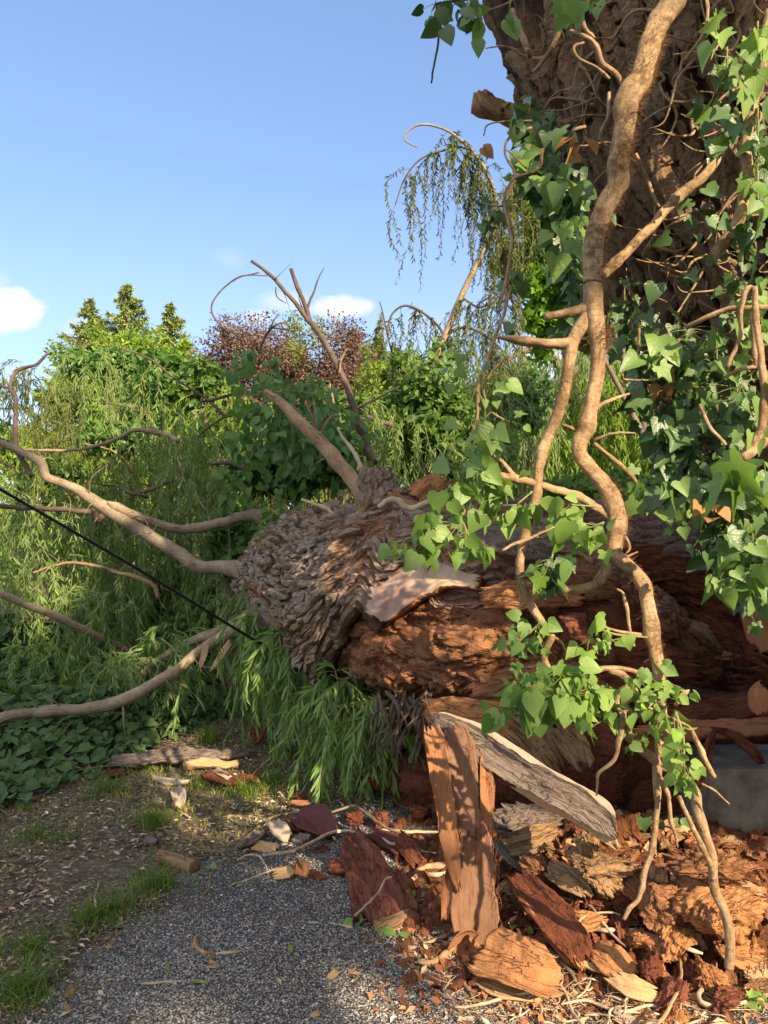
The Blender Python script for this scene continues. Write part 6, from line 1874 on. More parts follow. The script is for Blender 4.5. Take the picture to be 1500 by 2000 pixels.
def build_hanging_ivy():
    t = thing('hanging_ivy', 'thick twisted ivy stem hanging free from the trunk down to the debris', 'ivy', (.9, 2.35, .25))
    VN, VH = M['vine'], M['vine_hairy']
    Y = 2.35
    a = [(1340, -60, 2.52, 23), (1313, 0, 2.5, 22), (1278, 69, 2.48, 21), (1254, 146, 2.45, 20), (1226, 215, 2.43, 20), (1212, 295, 2.4, 20), (1202, 364, 2.38, 19), (1174, 416, 2.36, 18.5), (1160, 468, Y, 18), (1158, 555, Y, 18), (1157, 607, Y, 20), (1163, 640, Y, 18),
         (1167, 679, Y, 14.5), (1165, 730, Y, 14), (1155, 790, Y, 14), (1143, 835, Y, 14), (1130, 880, Y, 14), (1149, 913, Y, 15), (1176, 943, Y, 15), (1194, 979, Y, 15.5), (1206, 1018, Y, 16), (1200, 1060, Y, 15), (1198, 1084, Y, 14),
         (1218, 1099, Y, 14), (1242, 1123, Y, 14), (1258, 1145, Y, 13.5), (1262, 1168, Y, 13.5), (1269, 1204, Y, 13.5), (1273, 1240, Y, 13.5), (1279, 1270, Y, 12.5), (1285, 1306, Y, 12), (1288, 1330, Y, 12), (1289, 1366, Y, 11.5), (1293, 1420, Y, 11.5), (1312, 1462, 2.36, 12), (1322, 1498, 2.38, 11),
         (1345, 1530, 2.38, 10), (1359, 1552, 2.38, 10), (1362, 1585, 2.38, 10), (1377, 1630, 2.38, 9.5), (1391, 1675, 2.38, 9), (1395, 1735, 2.38, 9), (1413, 1775, 2.38, 9), (1424, 1818, 2.38, 9.5), (1426, 1860, 2.38, 9), (1424, 1892, 2.38, 8.5)]
    o1 = limb('main_stem', a[:10], VH, t, 34, .006, 1, rough=.16, knob=.45, wob=.006, flute=.09)
    hair(a[2:10], 3200, .0007, 1, M['rootlet'], o1, .020, .5)
    o2 = limb('main_stem', a[9:33], VN, t, 34, .006, 2, rough=.13, knob=.35, wob=.0, flute=.08)
    hair(a[11:13], 420, .0007, 2, M['rootlet'], o2, .03, .9)
    hair(a[13:16], 160, .0006, 2, M['rootlet'], o2, .014, .6)
    hair(a[18:22], 420, .0006, 3, M['rootlet'], o2, .024, .9)
    hair(a[23:31], 900, .0006, 4, M['rootlet'], o2, .013, .5)
    limb('main_stem', a[32:], VN, t, 20, .008, 3, rough=.12, knob=.25)
    b = [(1152, 610, Y, 15), (1138, 634, Y, 14), (1120, 664, Y, 12.5), (1110, 718, Y, 11), (1100, 775, Y, 11), (1083, 826, Y, 11), (1065, 868, Y, 10.5), (1053, 910, Y, 9.5), (1049, 961, Y, 9), (1041, 991, Y, 9), (1030, 1024, Y, 9.5), (1024, 1057, Y, 9.5), (1016, 1090, Y, 9), (1016, 1126, Y, 8.5),
         (1027, 1162, Y, 9), (1041, 1189, Y, 8.5), (1063, 1222, Y, 7.5), (1077, 1242, Y, 7.5), (1068, 1264, Y, 7), (1063, 1285, Y, 7), (1074, 1312, Y, 6), (1086, 1333, Y, 2)]
    o3 = limb('side_stem', b, VN, t, 18, .008, 4, rough=.1, knob=.25)
    hair(b[3:8], 260, .0005, 5, M['rootlet'], o3, .01, .5)
    for i, (r, nm) in enumerate([
            ([(1125, 650, Y, 12), (1112, 668, Y, 11), (1085, 672, Y, 10), (1040, 668, Y, 9), (1000, 661, Y, 7), (985, 659, Y, 5), (968, 658, Y, 1.5)], 'broken_branch'),
            ([(1150, 600, Y, 12), (1130, 606, Y, 9.5), (1105, 611, Y, 8), (1080, 616, Y, 8), (1064, 619, Y, 8)], 'broken_branch'),
            ([(1206, 1025, Y, 8), (1190, 1010, Y, 7), (1165, 990, Y, 7), (1130, 970, Y, 7.5), (1080, 955, Y, 7.5), (1030, 940, Y, 7.5), (985, 930, Y, 7), (950, 929, Y, 6), (935, 931, Y, 4)], 'side_stem'),
            ([(1010, 936, Y, 5), (990, 912, Y, 4), (970, 892, Y, 3.5), (952, 885, Y, 3)], 'side_stem'),
            ([(1200, 1075, Y, 12), (1188, 1100, Y, 9.5), (1182, 1122, Y, 9), (1165, 1140, Y, 9), (1130, 1150, Y, 9), (1104, 1152, Y, 8.5), (1094, 1153, Y, 7)], 'side_stem'),
            ([(1290, 1440, Y, 8), (1284, 1500, Y, 9), (1284, 1540, Y, 8), (1284, 1570, Y, 5.5), (1282, 1606, Y, 5.5), (1272, 1660, Y, 5.5), (1257, 1708, Y, 5.5), (1254, 1728, Y, 5), (1245, 1758, Y, 4.5), (1230, 1773, Y, 5), (1218, 1796, Y, 4)], 'root'),
            ([(1290, 1520, Y, 5), (1306, 1560, Y, 4), (1310, 1600, Y, 4), (1318, 1625, Y, 3.5), (1322, 1655, Y, 1.2)], 'root'),
            ([(1288, 1330, Y, 7), (1260, 1320, Y, 5), (1230, 1308, Y, 5), (1190, 1306, Y, 6), (1150, 1312, Y, 5), (1135, 1316, Y, 3)], 'side_stem'),
            ([(1190, 1306, Y, 6), (1215, 1318, Y, 7), (1235, 1340, Y, 6), (1240, 1358, Y, 5)], 'side_stem'),
            ([(1235, 1335, 2.3, 6), (1210, 1350, 2.3, 6), (1205, 1370, 2.3, 5), (1218, 1400, 2.3, 5), (1235, 1440, 2.3, 4), (1240, 1450, 2.3, 1.5)], 'side_stem'),
            ([(1290, 1410, 2.3, 7), (1260, 1370, 2.3, 6), (1240, 1362, 2.3, 6), (1220, 1375, 2.3, 6), (1235, 1395, 2.3, 6), (1245, 1390, 2.3, 5)], 'side_stem'),
            ([(1218, 1385, 2.3, 6), (1215, 1415, 2.3, 7), (1212, 1432, 2.3, 6), (1205, 1470, 2.3, 4), (1192, 1492, 2.3, 3.5), (1170, 1510, 2.3, 3.5), (1168, 1530, 2.3, 2.6), (1165, 1555, 2.3, 1.5)], 'side_stem'),
            ([(1225, 1440, 2.32, 6), (1250, 1462, 2.32, 8), (1275, 1480, 2.34, 9), (1300, 1500, 2.36, 8)], 'side_stem'),
            ([(1240, 1345, 2.28, 3), (1265, 1380, 2.28, 3), (1310, 1402, 2.28, 3), (1345, 1420, 2.28, 3), (1362, 1450, 2.28, 5), (1375, 1480, 2.28, 5.5), (1390, 1510, 2.28, 6), (1397, 1518, 2.28, 4)], 'side_stem'),
            ([(1325, 1360, 2.3, 3), (1345, 1348, 2.3, 3.4), (1330, 1365, 2.3, 4), (1318, 1378, 2.3, 4)], 'side_stem'),
            ([(1370, 1530, 2.3, 2), (1395, 1543, 2.3, 2), (1425, 1570, 2.3, 1.2)], 'side_stem'),
            ([(1325, 1555, 2.33, 4), (1345, 1600, 2.33, 4), (1370, 1650, 2.34, 5), (1388, 1690, 2.36, 5), (1392, 1720, 2.37, 4)], 'root'),
            ([(1205, 1150, Y, 2.2), (1217, 1160, Y, 3), (1224, 1190, Y, 3.5), (1230, 1225, Y, 3), (1240, 1262, Y, 1.5)], 'root'),
            ([(1206, 1030, Y, 2.5), (1222, 1050, Y, 3), (1230, 1070, Y, 2.6), (1222, 1082, Y, 1.6)], 'root'),
            ([(1195, 1090, Y, 2.5), (1225, 1088, Y, 2.6), (1245, 1078, Y, 1.4)], 'root'), ([(1185, 1095, Y, 4), (1172, 1118, Y, 3), (1160, 1135, Y, 2), (1150, 1155, Y, 1.5)], 'root'),
            ([(1275, 1260, Y, 7), (1255, 1242, Y, 4), (1225, 1236, Y, 3), (1190, 1228, Y, 2.6), (1170, 1215, Y, 2)], 'side_stem'),
            ([(1035, 1170, Y, 3), (1014, 1190, Y, 3.5), (1004, 1215, Y, 1.4)], 'root'), ([(1030, 1040, Y, 3), (1060, 1050, Y, 3.5), (1078, 1040, Y, 3), (1080, 1026, Y, 1.4)], 'root'), ([(980, 1075, 2.3, 2.5), (1020, 1056, 2.3, 3.5), (1060, 1042, 2.3, 3), (1082, 1030, 2.3, 1.6)], 'side_stem'),
            ([(1080, 1245, Y, 3), (1095, 1252, Y, 2.6), (1105, 1270, Y, 2), (1108, 1290, Y, 1.4)], 'root'),
            ([(1155, 800, 2.4, 3.5), (1195, 780, 2.45, 3.4), (1230, 770, 2.5, 2.2)], 'side_stem'), ([(1160, 868, 2.36, 4), (1190, 890, 2.4, 3.5), (1220, 915, 2.42, 4.5), (1245, 945, 2.45, 4)], 'side_stem'),
            ([(1160, 860, 2.34, 3), (1200, 846, 2.3, 2.6), (1240, 845, 2.3, 1.6)], 'side_stem'), ([(1095, 830, Y, 3.4), (1120, 838, Y, 3.4), (1135, 850, Y, 2.5)], 'side_stem'),
            # thin stem left, coming down through the upper leaf sprays
            ([(1000, 560, 2.6, 2.5), (975, 640, 2.55, 3), (948, 715, 2.5, 3.2), (935, 760, 2.48, 3.4), (930, 820, 2.45, 2.6), (915, 870, 2.42, 2)], 'side_stem'),
            ([(985, 700, 2.5, 2), (960, 730, 2.5, 2.5), (945, 760, 2.5, 2.5), (955, 800, 2.48, 2.2), (985, 820, 2.46, 1.6)], 'side_stem'),
            ([(907, 985, 2.32, 2), (906, 1015, 2.3, 2.6), (910, 1030, 2.3, 2), (908, 1050, 2.3, 1.6)], 'side_stem'),
            ([(950, 1005, 2.3, 1.6), (905, 1012, 2.3, 2.6), (860, 1035, 2.3, 2.6), (830, 1055, 2.3, 2.2), (800, 1080, 2.3, 1.6)], 'side_stem')]):
        limb(nm, r, VN, t, 12, .01, 30 + i, rough=.16, knob=.3, wob=.004)
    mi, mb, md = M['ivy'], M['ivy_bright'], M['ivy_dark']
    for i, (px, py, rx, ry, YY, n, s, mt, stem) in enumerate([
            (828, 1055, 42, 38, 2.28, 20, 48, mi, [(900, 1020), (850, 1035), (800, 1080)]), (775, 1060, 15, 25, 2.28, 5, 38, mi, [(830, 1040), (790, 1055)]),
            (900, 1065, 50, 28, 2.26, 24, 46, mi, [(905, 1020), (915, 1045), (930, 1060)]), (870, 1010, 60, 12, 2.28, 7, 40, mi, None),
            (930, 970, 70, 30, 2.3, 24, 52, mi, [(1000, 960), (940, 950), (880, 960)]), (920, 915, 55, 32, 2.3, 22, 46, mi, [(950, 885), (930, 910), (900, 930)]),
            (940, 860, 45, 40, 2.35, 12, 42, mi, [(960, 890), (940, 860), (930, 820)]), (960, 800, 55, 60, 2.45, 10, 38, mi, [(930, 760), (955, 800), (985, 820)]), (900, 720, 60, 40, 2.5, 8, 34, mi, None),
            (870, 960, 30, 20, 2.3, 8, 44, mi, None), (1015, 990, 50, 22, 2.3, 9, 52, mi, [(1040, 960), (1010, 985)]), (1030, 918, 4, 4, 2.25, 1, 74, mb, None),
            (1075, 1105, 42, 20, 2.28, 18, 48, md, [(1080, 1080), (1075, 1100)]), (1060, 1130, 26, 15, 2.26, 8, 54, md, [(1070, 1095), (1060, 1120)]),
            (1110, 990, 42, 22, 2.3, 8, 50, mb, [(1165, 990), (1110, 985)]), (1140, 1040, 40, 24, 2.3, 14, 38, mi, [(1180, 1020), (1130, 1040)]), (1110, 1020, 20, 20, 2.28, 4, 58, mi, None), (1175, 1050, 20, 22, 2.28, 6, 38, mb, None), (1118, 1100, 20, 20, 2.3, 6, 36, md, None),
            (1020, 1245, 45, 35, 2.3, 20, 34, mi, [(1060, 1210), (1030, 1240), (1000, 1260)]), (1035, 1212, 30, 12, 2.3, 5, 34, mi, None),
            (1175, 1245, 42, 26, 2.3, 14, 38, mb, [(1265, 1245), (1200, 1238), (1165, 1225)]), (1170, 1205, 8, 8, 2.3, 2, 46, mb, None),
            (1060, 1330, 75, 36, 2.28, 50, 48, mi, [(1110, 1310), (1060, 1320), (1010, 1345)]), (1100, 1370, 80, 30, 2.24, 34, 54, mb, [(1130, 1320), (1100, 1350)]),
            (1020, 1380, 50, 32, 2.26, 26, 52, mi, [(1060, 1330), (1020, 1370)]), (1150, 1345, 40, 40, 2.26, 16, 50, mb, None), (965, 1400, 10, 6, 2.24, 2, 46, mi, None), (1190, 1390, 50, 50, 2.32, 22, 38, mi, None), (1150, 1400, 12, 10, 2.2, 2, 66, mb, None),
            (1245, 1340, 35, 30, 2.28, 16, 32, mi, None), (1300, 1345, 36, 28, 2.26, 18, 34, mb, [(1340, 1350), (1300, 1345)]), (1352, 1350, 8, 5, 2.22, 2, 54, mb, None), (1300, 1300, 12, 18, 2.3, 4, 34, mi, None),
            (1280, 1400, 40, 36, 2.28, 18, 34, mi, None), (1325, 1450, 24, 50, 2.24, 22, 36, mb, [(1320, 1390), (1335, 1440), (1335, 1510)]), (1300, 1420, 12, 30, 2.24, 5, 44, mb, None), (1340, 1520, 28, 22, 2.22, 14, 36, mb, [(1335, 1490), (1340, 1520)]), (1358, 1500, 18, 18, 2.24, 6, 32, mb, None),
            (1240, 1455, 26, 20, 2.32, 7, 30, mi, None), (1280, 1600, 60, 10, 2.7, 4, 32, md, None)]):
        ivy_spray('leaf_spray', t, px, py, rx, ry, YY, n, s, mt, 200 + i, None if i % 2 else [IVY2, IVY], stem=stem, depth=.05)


build_hanging_ivy()


def build_top_sprig():
    t = thing('ivy_sprig', 'ivy sprig with broad leaves hanging against the sky at the top', 'ivy', (.35, 2.2, 2.9))
    for i, r in enumerate([[(1060, -60, 2.3, 3), (1000, -30, 2.25, 3), (940, -10, 2.2, 3), (890, 0, 2.2, 2.6), (850, 8, 2.2, 2)], [(930, -10, 2.2, 2.2), (935, 20, 2.2, 1.8), (938, 60, 2.2, 1.2)],
                           [(868, 10, 2.2, 2), (860, 50, 2.2, 2.2), (855, 90, 2.2, 2.2), (848, 130, 2.2, 2), (842, 163, 2.2, 1.8)], [(1000, -20, 2.3, 2), (1010, 30, 2.3, 1.6)]]):
        limb('stem', r, M['limb_dark'], t, 8, .01, i, rough=.2, wob=.003)
    ivy_spray('leaf_spray', t, 850, 28, 30, 26, 2.2, 10, 44, M['ivy_dark'], 401, [IVY2], .04, stem=[(890, 0), (850, 8)])
    ivy_spray('leaf_spray', t, 900, 20, 30, 22, 2.2, 9, 44, M['ivy_dark'], 402, [IVY2], .04, stem=[(930, -5), (890, 5)])
    ivy_spray('leaf_spray', t, 935, 25, 18, 25, 2.18, 6, 56, M['ivy'], 403, [IVY2], .03, stem=[(930, -10), (935, 20)])
    ivy_spray('leaf_spray', t, 932, 76, 5, 5, 2.18, 1, 54, M['ivy'], 404, [IVY2], .01, stem=[(935, 20), (934, 70)])
    ivy_spray('leaf_spray', t, 992, 30, 6, 14, 2.25, 2, 60, M['ivy'], 405, [IVY2], .02, stem=[(1000, -20), (995, 20)])
    t2 = thing('ivy_trail', 'small ivy trail with a few leaves beside the willow stem', 'ivy', P(960, 600, 2.7))
    for i, r in enumerate([[(1040, 250, 2.7, 3), (1000, 262, 2.7, 2.6), (985, 300, 2.7, 2.2), (1005, 340, 2.7, 2.4), (990, 390, 2.7, 2.6), (1000, 450, 2.7, 2.6), (995, 520, 2.7, 2.8), (985, 600, 2.65, 2.8)],
                           [(1040, 235, 2.7, 2), (960, 242, 2.7, 1.6), (945, 265, 2.7, 1.4)], [(1030, 330, 2.7, 2), (1000, 300, 2.7, 1.6), (985, 290, 2.7, 1)], [(1010, 400, 2.7, 2), (970, 402, 2.7, 2), (940, 395, 2.7, 1.6)]]):
        limb('stem', r, M['vine'], t2, 8, .01, i, rough=.2, wob=.004)
    ivy_spray('leaf_spray', t2, 945, 435, 32, 20, 2.7, 8, 36, M['ivy_dark'], 411, [IVY2], .05)
    ivy_spray('leaf_spray', t2, 975, 405, 30, 16, 2.7, 9, 36, M['ivy_dark'], 412, [IVY2], .05)
    ivy_spray('leaf_spray', t2, 1000, 555, 30, 22, 2.7, 9, 36, M['ivy_dark'], 413, [IVY2], .05)
    ivy_spray('leaf_spray', t2, 1000, 240, 30, 40, 2.7, 7, 42, M['ivy_dark'], 414, [IVY2], .05)
    ivy_spray('leaf_spray', t2, 1010, 640, 26, 16, 2.6, 4, 32, M['ivy_dark'], 415, [IVY2], .05)


build_top_sprig()


def build_ivy_mound():
    t = thing('ivy_mound', 'dense glossy ivy bushing out over the upright fallen limb', 'ivy', (-.8, 5.8, 1.5))
    for (px, py, rx, ry, Y, n, s, mt, sd) in [(530, 810, 62, 55, 5.9, 330, 26, M['broad'], 1), (500, 735, 52, 42, 6.3, 110, 25, M['shrub'], 2), (575, 765, 45, 34, 6.2, 110, 25, M['shrub'], 12), (630, 800, 45, 45, 6.4, 120, 24, M['broad'], 3),
                                              (470, 705, 24, 24, 6.4, 34, 24, M['broad'], 4), (590, 890, 75, 50, 6.1, 260, 25, M['broad'], 5), (500, 880, 55, 45, 6.3, 170, 25, M['broad'], 6), (690, 850, 40, 35, 6.6, 90, 24, M['shrub'], 7),
                                              (540, 1010, 30, 40, 5.95, 50, 26, M['broad'], 8), (700, 930, 40, 40, 6.2, 80, 24, M['shrub'], 9), (570, 850, 60, 30, 5.9, 150, 27, M['broad'], 10), (450, 960, 40, 40, 6.4, 90, 24, M['shrub'], 11)]:
        n = int(n * .66)
        ivy_spray('leaf_spray', t, px, py, rx, ry, Y, n, s, mt, 500 + sd, [IVY2, BROAD, IVY], .38, stalk=False, leafup=(0, -.4, .8))
    for i in range(9):
        r = np.random.default_rng(i)
        x, y = r.uniform(480, 680), r.uniform(720, 900)
        limb('stem', [(620, 860, 5.9, 3), ((620 + x) / 2, (860 + y) / 2 - 20, 6, 2.6), (x, y, 6.1, 1.5)], M['twig'], t, 6, .04, i)
    # pale old ivy stem lying along the stub
    limb('stem', [(740, 990, 4.7, 6), (760, 978, 4.68, 7), (778, 978, 4.66, 7), (790, 990, 4.65, 7), (806, 995, 4.65, 7.5), (830, 984, 4.65, 6.5), (860, 975, 4.65, 6), (885, 974, 4.65, 4)], M['root'], t, 14, .012, 4, rough=.15, knob=.3)
    limb('stem', [(735, 1000, 4.85, 4), (722, 960, 4.95, 5), (712, 930, 5, 4), (690, 880, 5.1, 4), (672, 860, 5.15, 3), (660, 835, 5.2, 2)], M['root'], t, 8, .02, 5, rough=.2, wob=.006)
    limb('stem', [(590, 975, 5.3, 3), (630, 990, 5.2, 4), (660, 1010, 5.15, 4), (700, 1022, 5.1, 3)], M['root'], t, 8, .02, 6, rough=.2, wob=.01)


build_ivy_mound()

# ------------------------------------------------------------------ torn bark sheet, diagonal strip and other pieces
def build_sheet():
    t = thing('torn_bark_sheet', 'tall sheet of orange and purple inner bark torn from the log, standing upright', 'bark sheet', (.3, 3.0, 0))
    up = (.15, -1, .15)
    def pl(rows, w, mt, seed, **kw):
        V, F, u = plate([P(*r) for r in rows], w, up, kw.pop('thick', .016), kw.pop('curl', .25), seed, kw.pop('rag', .06), 30, kw.pop('disp', .005), .01, **kw)
        return mk('bark_strip', V, F, M[mt], t, attrs={'tuv': u})
    pl([(924, 1858, 2.93), (925, 1780, 2.95), (918, 1700, 2.98), (912, 1640, 3.0), (906, 1590, 3.02)], [.080, .086, .082, .080, .06], 'inner_purple', 1, curl=.35)
    pl([(912, 1650, 2.985), (903, 1590, 3.0), (897, 1540, 3.03), (895, 1480, 3.07), (888, 1440, 3.1), (868, 1415, 3.12)], [.055, .068, .070, .066, .055, .035], 'inner_purple', 2, rag=.1)
    pl([(898, 1750, 2.92), (886, 1690, 2.93), (874, 1620, 2.96), (862, 1540, 3.0), (850, 1460, 3.05), (842, 1412, 3.1)], [.008, .026, .035, .038, .038, .03], 'inner', 3, rag=.08, curl=.4)
    pl([(938, 1700, 2.985), (946, 1620, 3.0), (950, 1540, 3.04), (946, 1470, 3.1)], [.02, .028, .026, .02], 'inner', 4, rag=.1)
    pl([(884, 1690, 2.97), (872, 1620, 3.0), (866, 1560, 3.03)], [.03, .02, .004], 'rot_orange', 5, rag=.3)
    pl([(868, 1800, 2.93), (872, 1740, 2.94), (880, 1690, 2.96), (882, 1660, 2.97)], [.014, .02, .014, .004], 'inner', 6, curl=.6)
    pl([(885, 1868, 2.88), (905, 1842, 2.90), (935, 1836, 2.92)], [.05, .055, .03], 'inner', 7, curl=.8, rag=.15)
    pl([(958, 1590, 3.05), (957, 1540, 3.07), (955, 1500, 3.09)], [.012, .018, .006], 'inner', 8, rag=.2)

    r = np.random.default_rng(4)
    edges = [[(845, 1420, 3.08), (862, 1560, 3.0), (880, 1680, 2.95)], [(872, 1440, 3.08), (893, 1580, 3.0), (900, 1640, 2.98)], [(915, 1450, 3.08), (925, 1560, 3.02), (932, 1640, 2.98)], [(960, 1500, 3.05), (965, 1640, 2.99), (966, 1800, 2.94)], [(885, 1660, 2.96), (883, 1760, 2.94)]]
    A = []
    for e in edges:
        C, _ = cat_rom(np.array([P(*q) for q in e]), [[0] * len(e)], .01)
        A.append(C[r.integers(0, len(C), 70)])
    A = np.vstack(A) + r.normal(0, .004, (350, 3)); B = A + r.normal(0, .012, (350, 3)) + np.array([0, -.006, 1]) * (r.uniform(-.09, .05, 350))[:, None]
    V, F, u = sticks(A, B, .0011); mk('fibres', V, F, M['inner'], t, attrs={'tuv': u})
    t = thing('bark_strip', 'long grey-backed strip of bark sloping down to the right across the debris', 'bark strip', (.6, 3.1, .35))
    rows = [(838, 1400, 3.22), (870, 1418, 3.18), (930, 1450, 3.12), (1000, 1497, 3.04), (1060, 1530, 2.98), (1120, 1562, 2.92), (1175, 1600, 2.88), (1208, 1640, 2.84)]
    V, F, u = plate([P(*r) for r in rows], [.02, .045, .056, .054, .050, .050, .042, .01], (-.35, -1, .25), .02, .25, 21, .05, 34, .009, .01)
    mk('bark', V, F, M['greybark'], t, attrs={'tuv': u})
    rows2 = [(850, 1392, 3.215), (880, 1401, 3.19), (940, 1424, 3.13), (1010, 1468, 3.06), (1065, 1505, 3.01), (1120, 1537, 2.95), (1178, 1573, 2.9), (1206, 1610, 2.86)]
    V, F, u = plate([P(*r) for r in rows2], [.006, .014, .017, .017, .016, .02, .022, .01], (-.1, -.8, .7), .02, .1, 22, .05, 16, .004, .01)
    mk('pale_edge', V, F, M['palewood'], t, attrs={'tuv': u})
    V, F, u = plate([P(x, y + 22, Y + .01) for x, y, Y in rows[3:]], [.03, .045, .042, .035, .01], (-.35, -1, -.1), .02, .1, 23, .08, 20, .006, .01)
    mk('inner_side', V, F, M['tan'], t, attrs={'tuv': u})
    r = np.random.default_rng(2)
    A = np.array([P(*rows[i]) for i in r.integers(0, 3, 40)]) + r.normal(0, .015, (40, 3)); B = A + r.normal(0, .045, (40, 3)) + [0, -.03, -.01]
    V, F, u = sticks(A, B, .0009); mk('fibres', V, F, M['palewood'], t, attrs={'tuv': u})


build_sheet()


def gp(px, py, z=0.0):
    return G(px, py, z)


def piece(name, label, cat, kind, rows, w, mt, seed, thick=.03, curl=.25, z=.03, up=(0, -.25, 1), group=None, **kw):
    """a flat fragment lying on the ground; rows: (px, py[, height])"""
    pts = []
    for r in rows:
        h = r[2] if len(r) > 2 else z
        g = gp(r[0], r[1], h)
        pts.append(gp(r[0], r[1], h + .85 * float(heap_h(g[0], g[1]))))
    V, F, u = plate(pts, w, up, thick, curl, seed, kw.pop('rag', .10), kw.pop('nv', 22), kw.pop('disp', .008), kw.pop('step', .012), **kw)
    lo = V[:, 2].min()
    if lo < -.02: V[:, 2] += (-.02 - lo) * .6
    o = mk(name, V, F, M[mt], None, attrs={'tuv': u, 'dep': np.full(len(V), .5)})
    return props(o, label, cat, group)


def lump(name, label, cat, px, py, size, mt, seed, z=None, rot=None, group=None, cuts=13, rough=.32, Y=None):
    z = size[2] * .75 if z is None else z
    if Y is None:
        c = G(px, py, z); z = z + .75 * float(heap_h(c[0], c[1])); c = G(px, py, z)
    else:
        c = P(px, py, Y)
    r = np.random.default_rng(seed)
    rot = rot or (r.uniform(-.4, .4), r.uniform(-.4, .4), r.uniform(-1.5, 1.5))
    V, F, u = chunk(c, size, seed, rot, 84, 60, cuts, rough)
    o = mk(name, V, F, M[mt], None, attrs={'tuv': u, 'dep': np.full(len(V), .5)})
    return props(o, label, cat, group)


def heap_h(x, y):
    r = ((x - 1.15) / .85) ** 2 + ((y - 3.45) / .62) ** 2
    return np.where(r < 4, .20 * np.exp(-r * 1.3), 0) * (y > 2.6)


def build_heap():
    nx, ny = 230, 190
    gx, gy = np.meshgrid(np.linspace(.05, 2.5, nx), np.linspace(2.65, 4.7, ny), indexing='ij')
    p = np.stack([gx, gy, gx * 0], -1)
    f1, f2, cid = worley(p * 13 + fbm(p * 9, 3, 3)[..., None] * .8, 3)
    a1, a2, c2 = worley(p * 31, 8)
    z = gz(gx, gy) + heap_h(gx, gy) * (1 + .6 * fbm(p * 4, 3, 9)) - .03 + .045 * cid * np.clip((f2 - f1) * 4, 0, 1) + .014 * c2 + .02 * fbm(p * 30, 3, 4)
    V = np.stack([gx, gy, z], -1).reshape(-1, 3)
    tuv = np.stack([gx, gy + cid * 3, gx * 0], -1).reshape(-1, 3)
    q = grid_faces(nx, ny)[:, ::-1]
    o = mk('wood_rubble', V, [q], M['heap'], attrs={'tuv': tuv})
    props(o, 'heap of crumbled brown rotten wood under the broken trunk', None, None, 'stuff')
    r = np.random.default_rng(31)
    for mt, n in (('rot', 190), ('rot_red', 80), ('mossy', 150), ('rot_orange', 90), ('rot_dark', 110), ('tan', 90)):
        ps = []
        for k in range(n):
            x = r.normal(1.15, .5); y = r.normal(3.3, .38)
            if y < 2.62 or x < .28 or y > 4.4 or x < .28 + (y - 2.95) * .1: continue
            z = float(heap_h(np.array(x), np.array(y))) + .012
            c = np.array([x, y, z + r.uniform(0, .02)])
            L = r.uniform(.012, .075); a = r.random() * 6.28
            if k % 3:
                d = np.array([math.cos(a), math.sin(a), r.normal(0, .35)]) * L
                ps.append(plate([c - d, c, c + d * .9], [L * r.uniform(.1, .3), L * r.uniform(.2, .5), L * .12], (r.normal(0, .5), -.5 + r.normal(0, .3), 1), L * .18, .2, int(r.integers(1, 9999)), .3, 7, L * .08, L / 6))
            else:
                ps.append(chunk(c, L * np.array([.8, .5, .4]) * r.uniform(.6, 1), int(r.integers(1, 9999)), (r.uniform(-.6, .6), r.uniform(-.6, .6), a), 14, 10, 9, .3))
        V, F, u = join(ps)
        o = mk('wood_shards', V, F, M[mt], None, False, attrs={'tuv': u})
        props(o, 'splintered wood shards scattered over the debris heap', None, None, 'stuff')


build_heap()


